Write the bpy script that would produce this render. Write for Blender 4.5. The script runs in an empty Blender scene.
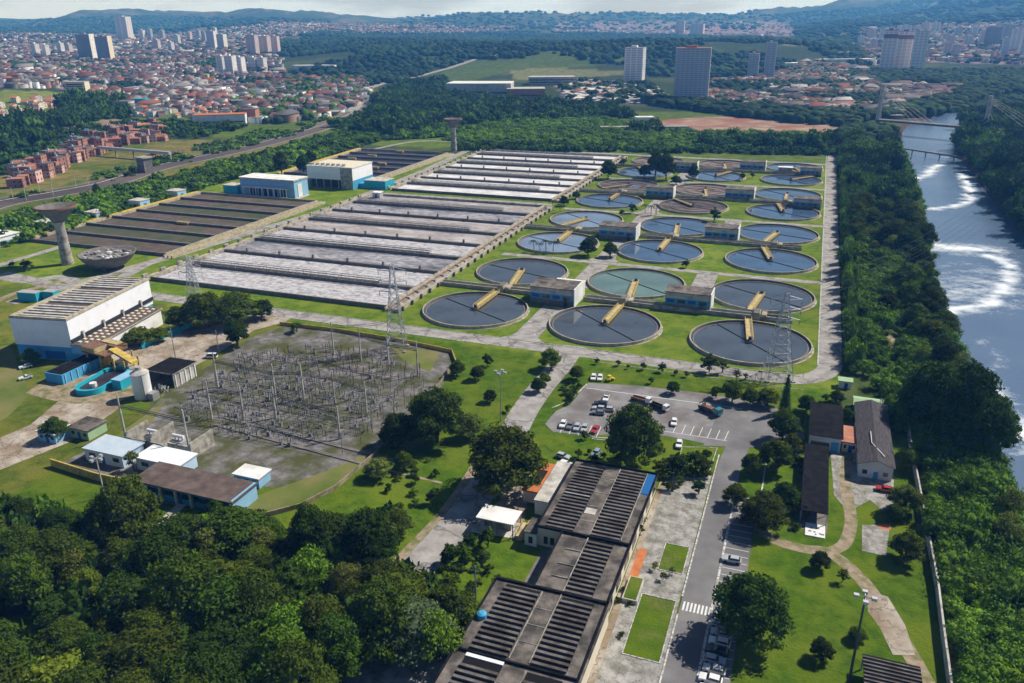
import bpy, bmesh, math, random
import numpy as np
from mathutils import Vector, Matrix
random.seed(7); rng = np.random.default_rng(7)
sc = bpy.context.scene
COL = sc.collection
# ------------------------------------------------------------------ camera frame
# world axes: x runs along the rows of tanks (right), y runs away along the columns, z up, metres
EXPO = 0.22; HAZE = 0.00013; SKYS = 0.05; SUNS = 5.0
FPX = 796.0; PITCH = math.radians(21.76); ROLL = math.radians(-.5); CH = 116.0
TH = math.radians(-20.63); OX, OY = -15.8, 327.5
ct, st = math.cos(TH), math.sin(TH)
def w2p(x, y):
    x -= OX; y -= OY
    return x*ct+y*st, -x*st+y*ct
def p2w(a, b): return OX+a*ct-b*st, OY+a*st+b*ct
CX, CY = w2p(0, 0)
def ray(px, py):
    u2 = (px-512)/FPX; v2 = (py-341.5)/FPX
    a, b = math.cos(ROLL), math.sin(ROLL)
    u = a*u2+b*v2; v = -b*u2+a*v2
    X, Y, Z = u, math.cos(PITCH)-v*math.sin(PITCH), -(math.sin(PITCH)+v*math.cos(PITCH))
    return np.array([X*ct+Y*st, -X*st+Y*ct, Z])
def A(px, py, z=0.0):
    d = ray(px, py); t = (CH-z)/-d[2]
    return CX+d[0]*t, CY+d[1]*t
def proj(a, b, z):
    x, y = p2w(a, b); dz = CH-z
    zz = y*math.cos(PITCH)+dz*math.sin(PITCH); yc = -y*math.sin(PITCH)+dz*math.cos(PITCH)
    u = x/zz; v = yc/zz; c, s = math.cos(ROLL), math.sin(ROLL)
    return 512+FPX*(c*u-s*v), 341.5+FPX*(s*u+c*v), zz
# ------------------------------------------------------------------ terrain
TPX = np.array([-300, 0, 130, 260, 400, 512, 640, 770, 900, 1024, 1300.])
TD = np.array([0, 780, 950, 1300, 1800, 2500, 3300, 4500, 6000, 8500, 11000, 14000.])
TZ = np.array([
 [0]*11, [0]*11,
 [18, 12, 2, 0, 0, 0, 0, 0, 0, 0, 5],
 [45, 36, 14, 3, 0, 0, 0, 0, 0, 2, 15],
 [40, 34, 14, 8, 5, 4, 5, 4, 2, 6, 30],
 [34, 34, 22, 26, 50, 60, 66, 58, 20, 22, 50],
 [60, 55, 40, 55, 55, 40, 34, 38, 34, 60, 120],
 [72, 74, 70, 80, 58, 40, 34, 44, 90, 150, 220],
 [90, 96, 112, 120, 118, 84, 70, 76, 175, 262, 300],
 [190, 202, 252, 236, 166, 222, 178, 208, 300, 410, 430],
 [120, 150, 150, 140, 120, 150, 120, 150, 200, 260, 260],
 [100]*11], float)
def sm(t): return t*t*(3-2*t)
def fbm(x, y, o=4, s=0):
    r = 0*x; am = 1.0; f = 1.0
    for k in range(o):
        q = s*7.3+k*1.7
        r = r+am*(np.sin(x*f+1.3*np.sin(y*f*.8+q)+q)*np.cos(y*f*1.1+1.1*np.sin(x*f*.9-q)+2*q))
        am *= .5; f *= 2.03
    return r
RB = np.array([-500, -66, -17, 82, 167, 335, 591, 727, 800, 1000, 1300.])
RL = np.array([189, 189, 189, 191, 193, 204, 209, 220, 230, 300, 430.])
RR = np.array([256, 255, 254, 253, 253, 254, 260, 279, 291, 362, 495.])
def riv(b): return np.interp(b, RB, RL), np.interp(b, RB, RR)
def hz(a, b):
    a = np.asarray(a, float); b = np.asarray(b, float)
    X = OX+a*ct-b*st; Y = np.maximum(OY+a*st+b*ct, 1)
    px = np.clip(512+FPX*X/(Y*.929+43), -299, 1299); d = np.clip(Y, 0, 13999)
    i = np.clip(np.searchsorted(TPX, px)-1, 0, len(TPX)-2); j = np.clip(np.searchsorted(TD, d)-1, 0, len(TD)-2)
    s = sm((px-TPX[i])/(TPX[i+1]-TPX[i])); t = sm((d-TD[j])/(TD[j+1]-TD[j]))
    z = (TZ[j, i]*(1-s)+TZ[j, i+1]*s)*(1-t)+(TZ[j+1, i]*(1-s)+TZ[j+1, i+1]*s)*t
    n = fbm(a/420., b/420., 5, 1)
    n2 = fbm(a/1300., b/1300., 4, 2)
    far = np.clip((d-1000)/3000, 0, 1)
    f2 = np.clip((d-3200)/3000, 0, 1); rd = 1-2*np.abs(np.sin(a/610.+.9*np.sin(b/830.)+.6*n)); z = z*(1+.10*n*far+.13*rd*f2)+far*(4*n)+f2*(13*n2+10*rd*(z > 90)-8)
    z = np.where(d < 780, 0, z)
    l, r = riv(b); mid = (l+r)/2; hw = (r-l)/2
    q = np.clip((hw+3-np.abs(a-mid))/6., 0, 1)
    z = np.where(b < 1250, z*(1-q)-6.0*sm(q), z)
    return z
def h1(a, b): return float(hz(a, b))
def T(px, py):
    d = ray(px, py); t = 60.0
    for k in range(4000):
        p = (CX+d[0]*t, CY+d[1]*t, CH+d[2]*t)
        z = h1(p[0], p[1])
        if p[2] <= z:
            lo, hi = t/1.012, t
            for m in range(12):
                mm = (lo+hi)/2
                if CH+d[2]*mm > h1(CX+d[0]*mm, CY+d[1]*mm): lo = mm
                else: hi = mm
            return CX+d[0]*hi, CY+d[1]*hi, h1(CX+d[0]*hi, CY+d[1]*hi)
        t *= 1.012
        if t > 13000: break
    return None
def inpoly(x, y, P):
    P = np.asarray(P, float); x = np.asarray(x); y = np.asarray(y)
    c = np.zeros(x.shape, bool); n = len(P); j = n-1
    for i in range(n):
        xi, yi = P[i]; xj, yj = P[j]
        m = ((yi > y) != (yj > y)) & (x < (xj-xi)*(y-yi)/(yj-yi+1e-12)+xi)
        c ^= m; j = i
    return c
def PA(L, z=0.0): return [A(x, y, z) for x, y in L]
# ------------------------------------------------------------------ materials
MATS = {}
def mat(name, c1, c2=None, scale=1.0, rough=.85, bump=0.0, metal=0.0, vary=0.0, detail=4, thr=(.35, .65), c3=None, s3=.1, attr=False, trans=0.0, spec=.12, stretch=(1, 1, 1), bscale=None, hue=0.0, f3=.5, cracks=0.0):
    m = bpy.data.materials.new(name); m.use_nodes = True; nt = m.node_tree; N = nt.nodes; L = nt.links
    bs = N['Principled BSDF']; bs.inputs['Roughness'].default_value = rough; bs.inputs['Metallic'].default_value = metal
    bs.inputs['Specular IOR Level'].default_value = spec
    tc = N.new('ShaderNodeTexCoord'); mp = N.new('ShaderNodeMapping'); mp.inputs['Scale'].default_value = stretch
    L.new(tc.outputs['Object'], mp.inputs[0]); co = mp.outputs[0]
    def rgb(c):
        n = N.new('ShaderNodeRGB'); n.outputs[0].default_value = (*c, 1); return n.outputs[0]
    def mix(f, x, y, mode='MIX'):
        n = N.new('ShaderNodeMix'); n.data_type = 'RGBA'; n.blend_type = mode
        if isinstance(f, float): n.inputs[0].default_value = f
        else: L.new(f, n.inputs[0])
        L.new(x, n.inputs[6]); L.new(y, n.inputs[7]); return n.outputs[2]
    def noise(s, d=detail, lo=thr[0], hi=thr[1]):
        n = N.new('ShaderNodeTexNoise'); n.inputs['Scale'].default_value = s; n.inputs['Detail'].default_value = d; n.inputs['Roughness'].default_value = .6
        L.new(co, n.inputs['Vector'])
        r = N.new('ShaderNodeMapRange'); r.inputs[1].default_value = lo; r.inputs[2].default_value = hi
        L.new(n.outputs[0], r.inputs[0]); return r.outputs[0], n.outputs[0]
    c = rgb(c1)
    if c2:
        f, raw = noise(scale); c = mix(f, c, rgb(c2))
    if c3:
        f, raw3 = noise(s3, 5, f3-.08, f3+.12); c = mix(f, c, rgb(c3))
    if cracks:
        vo = N.new('ShaderNodeTexVoronoi'); vo.feature = 'DISTANCE_TO_EDGE'; vo.inputs['Scale'].default_value = cracks; nd = N.new('ShaderNodeTexNoise'); nd.inputs['Scale'].default_value = cracks*2; L.new(co, nd.inputs['Vector'])
        vm = N.new('ShaderNodeVectorMath'); vm.operation = 'MULTIPLY_ADD'; L.new(nd.outputs['Color'], vm.inputs[0]); vm.inputs[1].default_value = (.9/cracks,)*3; L.new(co, vm.inputs[2]); L.new(vm.outputs[0], vo.inputs['Vector'])
        r = N.new('ShaderNodeMapRange'); r.inputs[1].default_value = .006; r.inputs[2].default_value = .04; r.inputs[3].default_value = .55; r.inputs[4].default_value = 1.0; L.new(vo.outputs['Distance'], r.inputs[0])
        cm = N.new('ShaderNodeCombineColor'); [L.new(r.outputs[0], cm.inputs[q]) for q in range(3)]; c = mix(1.0, c, cm.outputs[0], 'MULTIPLY')
    if attr:
        at = N.new('ShaderNodeAttribute'); at.attribute_name = 'tint'; c = mix(1.0, c, at.outputs[0], 'MULTIPLY')
    if vary or hue:
        oi = N.new('ShaderNodeObjectInfo'); hs = N.new('ShaderNodeHueSaturation')
        r = N.new('ShaderNodeMapRange'); r.inputs[3].default_value = 1-vary; r.inputs[4].default_value = 1+vary; L.new(oi.outputs['Random'], r.inputs[0])
        L.new(r.outputs[0], hs.inputs['Value'])
        ml = N.new('ShaderNodeMath'); ml.operation = 'MULTIPLY'; ml.inputs[1].default_value = 7.31; L.new(oi.outputs['Random'], ml.inputs[0])
        fr = N.new('ShaderNodeMath'); fr.operation = 'FRACT'; L.new(ml.outputs[0], fr.inputs[0])
        r2 = N.new('ShaderNodeMapRange'); r2.inputs[3].default_value = .5-hue*1.5; r2.inputs[4].default_value = .5+hue*.2; L.new(fr.outputs[0], r2.inputs[0])
        L.new(r2.outputs[0], hs.inputs['Hue']); L.new(c, hs.inputs['Color']); c = hs.outputs[0]
    L.new(c, bs.inputs['Base Color'])
    if bump:
        f, raw = noise(bscale or scale*3, 5); b = N.new('ShaderNodeBump'); b.inputs['Strength'].default_value = min(bump, 1); b.inputs['Distance'].default_value = max(1, bump)*.3
        L.new(raw, b.inputs['Height']); L.new(b.outputs[0], bs.inputs['Normal'])
    if trans:
        t = N.new('ShaderNodeBsdfTranslucent'); ms = N.new('ShaderNodeMixShader'); ms.inputs[0].default_value = trans
        L.new(c, t.inputs[0]); L.new(bs.outputs[0], ms.inputs[1]); L.new(t.outputs[0], ms.inputs[2]); L.new(ms.outputs[0], N['Material Output'].inputs[0])
    MATS[name] = m; return m
mat('lawn', (.055, .105, .006), (.12, .17, .010), .12, .97, .8, c3=(.16, .15, .05), s3=.13, bscale=1.5, spec=.05, detail=9, f3=.6)
mat('lawn_dry', (.14, .16, .035), (.2, .17, .07), .08, .95, .3, c3=(.09, .13, .02), s3=.05, bscale=2.0)
mat('asphalt', (.17, .165, .165), (.22, .21, .205), .15, .9, .1, c3=(.13, .125, .125), s3=.06, bscale=8)
mat('asphalt_pale', (.31, .29, .275), (.40, .37, .35), .2, .9, .1, c3=(.25, .23, .21), s3=.22, bscale=8, cracks=.07)
mat('parking_asphalt', (.2, .19, .19), (.27, .255, .25), .2, .9, .1, c3=(.15, .13, .12), s3=.09, bscale=8)
mat('cracked_slab', (.3, .285, .26), (.42, .40, .37), .3, .95, .2, c3=(.19, .18, .15), s3=.35, bscale=3, f3=.5, cracks=.5)
mat('yard_concrete', (.34, .29, .235), (.48, .42, .35), .3, .95, .1, c3=(.24, .18, .12), s3=.09, detail=8, cracks=.22)
mat('dirt', (.24, .18, .12), (.38, .30, .22), .5, .98, .4, c3=(.12, .14, .04), s3=.3, detail=8, f3=.53)
mat('red_earth', (.2, .12, .08), (.4, .3, .22), .03, .98, .1, c3=(.26, .11, .07), s3=.018, detail=8)
mat('gravel', (.10, .09, .085), (.25, .235, .23), .35, .98, .6, c3=(.075, .08, .025), s3=.1, bscale=3, f3=.49, detail=8)
mat('ballast', (.17, .13, .12), (.24, .19, .17), .3, .98, .3)
mat('rail_steel', (.22, .2, .19), None, 1, .4, metal=.6)
mat('concrete', (.36, .33, .28), (.46, .43, .37), .25, .9, .15, c3=(.2, .18, .15), s3=.4)
mat('concrete_dark', (.13, .12, .11), (.2, .185, .17), .4, .9, .15)
mat('concrete_light', (.44, .415, .37), (.58, .55, .5), .5, .9, .1, c3=(.3, .275, .24), s3=.3, f3=.53)
mat('concrete_warm', (.42, .37, .27), (.5, .45, .34), .3, .9, .1, c3=(.3, .26, .18), s3=.5)
mat('roof_concrete', (.12, .10, .085), (.22, .19, .165), .45, .95, .2, c3=(.055, .05, .045), s3=.2)
mat('roof_dark', (.008, .008, .009), (.02, .019, .019), .5, .95, .2, spec=.03)
mat('roof_rib', (.10, .088, .08), (.19, .17, .155), .35, .85, .1, c3=(.07, .055, .045), s3=.25); mat('rib_gap', (.012, .011, .011), None, 1, .9)
mat('roof_rust', (.085, .06, .05), (.15, .115, .10), .3, .9, .2)
mat('white_wall', (.72, .72, .71), (.8, .79, .77), .3, .8, .05, c3=(.6, .58, .54), s3=.15)
mat('white_panel', (.76, .76, .78), (.8, .8, .81), .2, .6, .0, c3=(.7, .68, .67), s3=.25, f3=.6)
mat('cream_wall', (.62, .56, .42), (.7, .63, .5), .3, .85)
mat('blue_paint', (.06, .30, .50), (.075, .35, .58), .3, .6, .05)
mat('blue_pale', (.22, .42, .58), (.28, .48, .64), .3, .65)
mat('cyan_paint', (.02, .32, .42), (.03, .4, .5), .4, .5)
mat('deep_blue', (.02, .12, .32), None, 1, .5)
mat('hut_blue', (.42, .55, .68), (.5, .62, .75), .5, .6)
mat('yellow_paint', (.55, .38, .06), (.62, .45, .1), .5, .7, c3=(.35, .26, .1), s3=.6)
mat('yellow_pale', (.5, .4, .18), (.58, .48, .26), .5, .8, c3=(.34, .27, .16), s3=.5)
mat('orange_tile', (.42, .13, .05), (.52, .19, .07), .5, .85, .2)
mat('terracotta', (.36, .14, .09), (.46, .22, .14), .4, .9)
mat('green_paint', (.05, .18, .12), (.07, .22, .14), .4, .7)
mat('pale_green', (.3, .42, .24), (.36, .48, .3), .4, .7)
mat('steel', (.3, .3, .3), (.4, .39, .38), 1, .5, metal=.4)
mat('galvanised', (.42, .43, .44), (.5, .5, .5), 1, .5, metal=.3)
mat('dark_steel', (.05, .05, .055), (.09, .085, .085), 1, .6, metal=.3)
mat('rust', (.16, .08, .05), (.24, .13, .09), 1, .8)
mat('porcelain', (.2, .1, .08), None, 1, .3)
mat('porcelain_grey', (.5, .52, .55), None, 1, .3)
mat('glass_dark', (.02, .03, .045), None, 1, .08, spec=.8)
mat('shadow_opening', (.03, .035, .04), None, 1, .6)
mat('bark', (.10, .075, .05), (.15, .11, .08), 3, .9, .4)
mat('paint_white', (.75, .75, .73), (.62, .61, .6), .8, .7)
mat('tyre', (.02, .02, .02), None, 1, .8)
mat('lamp_white', (.8, .8, .75), None, 1, .2)
mat('kerb', (.3, .285, .26), (.6, .58, .55), 1.4, .9, thr=(.45, .55))
for nm, c in (('car_white', (.75, .75, .75)), ('car_silver', (.42, .43, .45)), ('car_dark', (.03, .03, .035)), ('car_red', (.4, .03, .03)), ('car_grey', (.16, .17, .18)), ('car_yellow', (.7, .6, .02)), ('car_teal', (.03, .2, .24)), ('car_blue', (.25, .33, .42))):
    m = mat(nm, c, None, 1, .25, spec=.6); m.node_tree.nodes['Principled BSDF'].inputs['Coat Weight'].default_value = .5
LEAF = {}
def leafmat(name, c1, c2, vary=.42, attr=False, hue=.03): LEAF[name] = mat(name, c1, c2, .5, .9, vary=vary, trans=.2, spec=.1, attr=attr, hue=hue)
leafmat('leaves_dark', (.028, .060, .005), (.052, .100, .007))
leafmat('leaves_mid', (.052, .108, .007), (.095, .165, .010))
leafmat('leaves_bright', (.085, .165, .010), (.13, .23, .015))
leafmat('leaves_olive', (.08, .115, .018), (.12, .155, .026))
leafmat('leaves_grey', (.055, .085, .035), (.10, .135, .06))
leafmat('leaves_stuff', (.75, .75, .75), (1.2, 1.2, 1.2), 0, True, 0)
leafmat('palm_leaf', (.04, .07, .015), (.06, .09, .02))
mat('housewall', (.9, .9, .9), (1, 1, 1), .2, .9, attr=True)
# ------------------------------------------------------------------ mesh builder
class MB:
    def __init__(s): s.v = []; s.f = []; s.m = []; s.mats = []
    def mi(s, m):
        m = MATS[m] if isinstance(m, str) else m
        if m not in s.mats: s.mats.append(m)
        return s.mats.index(m)
    def add(s, vs, fs, m):
        k = len(s.v); s.v += [tuple(x) for x in vs]; i = s.mi(m)
        for f in fs: s.f.append([k+q for q in f]); s.m.append(i)
        return s
    def box(s, x0, x1, y0, y1, z0, z1, m, top=None):
        v = [(x0, y0, z0), (x1, y0, z0), (x1, y1, z0), (x0, y1, z0), (x0, y0, z1), (x1, y0, z1), (x1, y1, z1), (x0, y1, z1)]
        s.add(v, [(0, 3, 2, 1), (0, 1, 5, 4), (1, 2, 6, 5), (2, 3, 7, 6), (3, 0, 4, 7)], m); s.add(v[4:], [(0, 1, 2, 3)], top or m); return s
    def obox(s, c, d, L, W, z0, z1, m):
        """box of length L along unit vector d, width W, centred at c"""
        n = (-d[1], d[0]); P = [(c[0]+d[0]*i*L/2+n[0]*j*W/2, c[1]+d[1]*i*L/2+n[1]*j*W/2) for i, j in ((-1, -1), (1, -1), (1, 1), (-1, 1))]
        return s.prism(P, z0, z1, m)
    def seg(s, p, q, W, z0, z1, m):
        L = math.dist(p, q); d = ((q[0]-p[0])/L, (q[1]-p[1])/L)
        return s.obox(((p[0]+q[0])/2, (p[1]+q[1])/2), d, L, W, z0, z1, m)
    def prism(s, P, z0, z1, m, top=None):
        ar = sum(P[i][0]*P[(i+1) % len(P)][1]-P[(i+1) % len(P)][0]*P[i][1] for i in range(len(P)))
        if ar < 0: P = P[::-1]
        n = len(P); v = [(x, y, z0) for x, y in P]+[(x, y, z1) for x, y in P]
        s.add(v, [(i, (i+1) % n, n+(i+1) % n, n+i) for i in range(n)]+[tuple(range(n))[::-1]], m)
        s.add([(x, y, z1) for x, y in P], [tuple(range(n))], top or m); return s
    def tube(s, p, q, r, m, r2=None, n=6, cap=True):
        p = Vector(p); q = Vector(q); r2 = r if r2 is None else r2; d = (q-p).normalized()
        u = d.orthogonal().normalized(); w = d.cross(u)
        v = [p+(u*math.cos(t)+w*math.sin(t))*r for t in [2*math.pi*i/n for i in range(n)]]+[q+(u*math.cos(t)+w*math.sin(t))*r2 for t in [2*math.pi*i/n for i in range(n)]]
        f = [(i, (i+1) % n, n+(i+1) % n, n+i) for i in range(n)]
        if cap: f += [tuple(range(n))[::-1], tuple(range(n, 2*n))]
        return s.add(v, f, m)
    def lathe(s, prof, m, n=48, c=(0, 0)):
        k = len(prof); v = []
        for i in range(n):
            t = 2*math.pi*i/n
            for r, z in prof: v.append((c[0]+r*math.cos(t), c[1]+r*math.sin(t), z))
        f = [(i*k+j, ((i+1) % n)*k+j, ((i+1) % n)*k+j+1, i*k+j+1) for i in range(n) for j in range(k-1)]
        return s.add(v, f, m)
    def disc(s, r, z, m, n=64, c=(0, 0)):
        return s.add([(c[0]+r*math.cos(2*math.pi*i/n), c[1]+r*math.sin(2*math.pi*i/n), z) for i in range(n)], [tuple(range(n))], m)
    def quad(s, a, b, c, d, m): return s.add([a, b, c, d], [(0, 1, 2, 3)], m)
    def build(s, name, parent=None, loc=None, smooth=False):
        me = bpy.data.meshes.new(name); me.from_pydata(s.v, [], s.f)
        for m in s.mats: me.materials.append(m)
        me.polygons.foreach_set('material_index', s.m)
        if smooth: me.polygons.foreach_set('use_smooth', [True]*len(s.f))
        me.update(); o = bpy.data.objects.new(name, me); COL.objects.link(o)
        if parent: o.parent = parent
        if loc: o.location = loc
        return o
def tag(o, label=None, cat=None, group=None, kind=None):
    if label: o['label'] = label
    if cat: o['category'] = cat
    if group: o['group'] = group
    if kind: o['kind'] = kind
    return o
def thing(name, label, cat, loc=(0, 0, 0), rz=0, group=None):
    o = bpy.data.objects.new(name, None); COL.objects.link(o); o.empty_display_size = .5
    o.location = loc; o.rotation_euler = (0, 0, rz); return tag(o, label, cat, group)
def dup(root, loc, rz=0, scale=None, label=None, group=None):
    r = root.copy(); COL.objects.link(r); r.location = loc; r.rotation_euler = (0, 0, rz)
    if scale is not None: r.scale = scale if hasattr(scale, '__len__') else (scale,)*3
    if label: r['label'] = label
    if group: r['group'] = group
    def rec(src, dst):
        for ch in [c for c in PROTO_CH.get(src.as_pointer(), [])]:
            c = ch.copy(); COL.objects.link(c); c.parent = dst
            rec(ch, c)
    rec(root, r); return r
PROTO_CH = {}
def proto(root):
    def rec(o):
        PROTO_CH[o.as_pointer()] = list(o.children)
        for c in o.children: rec(c)
    rec(root); return root
class Kind:
    """a prototype whose first placement is the prototype itself, then copies"""
    def __init__(s, root): s.root = proto(root); s.used = False
    def place(s, loc, rz=0, scale=None, label=None, group=None):
        if not s.used:
            s.used = True; r = s.root; r.location = loc; r.rotation_euler = (0, 0, rz)
            if scale is not None: r.scale = scale if hasattr(scale, '__len__') else (scale,)*3
            if label: r['label'] = label
            if group: r['group'] = group
            return r
        return dup(s.root, loc, rz, scale, label, group)
def npmesh(name, V, Fc, mats, tint=None, mi=None, smooth=False):
    """V (n,3) Fc (m,k) arrays, tint per vertex (n,3)"""
    me = bpy.data.meshes.new(name); n = len(V); m, k = Fc.shape
    me.vertices.add(n); me.vertices.foreach_set('co', np.ascontiguousarray(V, np.float32).ravel())
    me.loops.add(m*k); me.loops.foreach_set('vertex_index', np.ascontiguousarray(Fc, np.int32).ravel())
    me.polygons.add(m); me.polygons.foreach_set('loop_start', np.arange(0, m*k, k, dtype=np.int32))
    for x in mats: me.materials.append(MATS[x] if isinstance(x, str) else x)
    if mi is not None: me.polygons.foreach_set('material_index', np.ascontiguousarray(mi, np.int32))
    if smooth: me.polygons.foreach_set('use_smooth', np.ones(m, bool))
    if tint is not None:
        ca = me.attributes.new('tint', 'FLOAT_COLOR', 'POINT')
        c4 = np.ones((n, 4), np.float32); c4[:, :3] = tint; ca.data.foreach_set('color', c4.ravel())
    me.update(calc_edges=True); me.validate()
    o = bpy.data.objects.new(name, me); COL.objects.link(o); return o
def stamp(TV, TF, P, S, R, tint=None):
    """merge copies of a template (TV,TF) at P (k,3) scaled by S (k,3), turned by R (k)"""
    k = len(P); n = len(TV)
    c, s = np.cos(R)[:, None], np.sin(R)[:, None]
    x = TV[None, :, 0]*S[:, None, 0]; y = TV[None, :, 1]*S[:, None, 1]; z = TV[None, :, 2]*S[:, None, 2]
    V = np.stack([x*c-y*s+P[:, None, 0], x*s+y*c+P[:, None, 1], z+P[:, None, 2]], -1).reshape(-1, 3)
    Fc = (TF[None]+(np.arange(k)*n)[:, None, None]).reshape(-1, TF.shape[1])
    tt = None if tint is None else np.repeat(tint, n, 0)
    return V, Fc, tt
def strip(name, pts, w, z, m, kind='structure', zf=None, hgt=0):
    """ribbon of width w along pts"""
    pts = [Vector((p[0], p[1])) for p in pts]; L = []; R = []
    for i, p in enumerate(pts):
        d = (pts[min(i+1, len(pts)-1)]-pts[max(i-1, 0)]).normalized(); n = Vector((-d.y, d.x))
        ww = w[i] if hasattr(w, '__len__') else w
        L.append(p+n*ww/2); R.append(p-n*ww/2)
    b = MB(); V = []
    for l, r in zip(L, R): V += [(l.x, l.y, (zf(l.x, l.y) if zf else 0)+z), (r.x, r.y, (zf(r.x, r.y) if zf else 0)+z)]
    b.add(V, [(2*i, 2*i+1, 2*i+3, 2*i+2) for i in range(len(pts)-1)], m)
    o = b.build(name); tag(o, kind=kind); return o
def smooth_line(P, n=6):
    """Catmull-Rom through P"""
    P = [np.array(p, float) for p in P]; Q = [2*P[0]-P[1]]+P+[2*P[-1]-P[-2]]; out = []
    for i in range(1, len(Q)-2):
        for t in np.linspace(0, 1, n, endpoint=False):
            out.append(.5*((2*Q[i])+(-Q[i-1]+Q[i+1])*t+(2*Q[i-1]-5*Q[i]+4*Q[i+1]-Q[i+2])*t*t+(-Q[i-1]+3*Q[i]-3*Q[i+1]+Q[i+2])*t**3))
    out.append(P[-1]); return [tuple(p) for p in out]
def sheet(name, P, z, m, kind='structure'):
    bm = bmesh.new(); vs = [bm.verts.new((x, y, z)) for x, y in P]; f = bm.faces.new(vs); bmesh.ops.triangulate(bm, faces=[f])
    bmesh.ops.recalc_face_normals(bm, faces=bm.faces[:])
    for f in bm.faces:
        if f.normal.z < 0: f.normal_flip()
    me = bpy.data.meshes.new(name); bm.to_mesh(me); bm.free(); me.materials.append(MATS[m]); o = bpy.data.objects.new(name, me); COL.objects.link(o)
    return tag(o, kind=kind)
def rect(x0, x1, y0, y1): return [(x0, y0), (x1, y0), (x1, y1), (x0, y1)]
# ------------------------------------------------------------------ camera
cam = bpy.data.cameras.new('camera'); camo = bpy.data.objects.new('camera', cam); COL.objects.link(camo); sc.camera = camo
cam.sensor_width = 36; cam.lens = 36*FPX/1024; cam.clip_start = 1; cam.clip_end = 40000
def W3(x, y, z): return Vector((x*ct+y*st, -x*st+y*ct, z))
r0 = W3(1, 0, 0); u0 = W3(0, math.sin(PITCH), math.cos(PITCH)); f0 = W3(0, math.cos(PITCH), -math.sin(PITCH))
ca_, sa_ = math.cos(ROLL), math.sin(ROLL)
ex = ca_*r0+sa_*u0; ey = ca_*u0-sa_*r0; ez = -f0
M = Matrix((ex, ey, ez)).transposed().to_4x4(); M.translation = Vector((CX, CY, CH)); camo.matrix_world = M
# ------------------------------------------------------------------ light
SUN_DIR_DEG = 46.0; SUN_EL = 46.0
w = bpy.data.worlds.new('World'); sc.world = w; w.use_nodes = True; nt = w.node_tree; N = nt.nodes; L = nt.links
bg = N['Background']; sky = N.new('ShaderNodeTexSky'); sky.sky_type = 'NISHITA'; sky.sun_disc = False
sky.sun_elevation = math.radians(SUN_EL); sky.sun_rotation = math.radians(90-SUN_DIR_DEG); sky.altitude = 700; sky.air_density = 1.0; sky.dust_density = .6; sky.ozone_density = 1.5
tc = N.new('ShaderNodeTexCoord'); mp = N.new('ShaderNodeMapping'); mp.inputs['Scale'].default_value = (1.0, 1.0, 6.0); L.new(tc.outputs['Generated'], mp.inputs[0])
nz = N.new('ShaderNodeTexNoise'); nz.inputs['Scale'].default_value = 5.0; nz.inputs['Detail'].default_value = 7; nz.inputs['Roughness'].default_value = .55; L.new(mp.outputs[0], nz.inputs['Vector'])
mr = N.new('ShaderNodeMapRange'); mr.inputs[1].default_value = .40; mr.inputs[2].default_value = .62; L.new(nz.outputs[0], mr.inputs[0])
mx = N.new('ShaderNodeMix'); mx.data_type = 'RGBA'; sz = N.new('ShaderNodeSeparateXYZ'); L.new(tc.outputs['Generated'], sz.inputs[0]); hr = N.new('ShaderNodeMapRange'); hr.inputs[1].default_value = .02; hr.inputs[2].default_value = .30; hr.inputs[3].default_value = .32; hr.inputs[4].default_value = 0.0; L.new(sz.outputs[2], hr.inputs[0])
ad = N.new('ShaderNodeMath'); ad.operation = 'ADD'; ad.use_clamp = True; L.new(mr.outputs[0], ad.inputs[0]); L.new(hr.outputs[0], ad.inputs[1]); hm = N.new('ShaderNodeMapRange'); hm.inputs[1].default_value = .12; hm.inputs[2].default_value = .45; hm.inputs[3].default_value = 1.0; hm.inputs[4].default_value = .0; hm.inputs[1].default_value = .035; hm.inputs[2].default_value = .17; L.new(sz.outputs[2], hm.inputs[0])
ml = N.new('ShaderNodeMath'); ml.operation = 'MULTIPLY'; L.new(ad.outputs[0], ml.inputs[0]); L.new(hm.outputs[0], ml.inputs[1]); L.new(ml.outputs[0], mx.inputs[0]); L.new(sky.outputs[0], mx.inputs[6]); mx.inputs[7].default_value = (12.5, 17.5, 33.0, 1)
L.new(mx.outputs[2], bg.inputs[0]); bg.inputs[1].default_value = SKYS
sl = bpy.data.lights.new('sun', 'SUN'); sl.energy = SUNS; sl.angle = math.radians(.5); sl.color = (1, .975, .93); so = bpy.data.objects.new('sun', sl); COL.objects.link(so)
sd = Vector((math.cos(math.radians(SUN_DIR_DEG))*math.cos(math.radians(SUN_EL)), math.sin(math.radians(SUN_DIR_DEG))*math.cos(math.radians(SUN_EL)), math.sin(math.radians(SUN_EL))))
so.rotation_euler = sd.to_track_quat('Z', 'Y').to_euler(); so.location = (0, 0, 500)
sc.view_settings.view_transform = 'Standard'; sc.view_settings.look = 'None'; sc.view_settings.gamma = 1; sc.view_settings.exposure = EXPO; sc.view_settings.use_curve_mapping = False
sc.cycles.use_denoising = True; sc.cycles.max_bounces = 6; sc.cycles.diffuse_bounces = 2; sc.cycles.glossy_bounces = 2; sc.cycles.transmission_bounces = 2; sc.cycles.volume_bounces = 0; sc.cycles.transparent_max_bounces = 4
sc.cycles.use_adaptive_sampling = True
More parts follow.
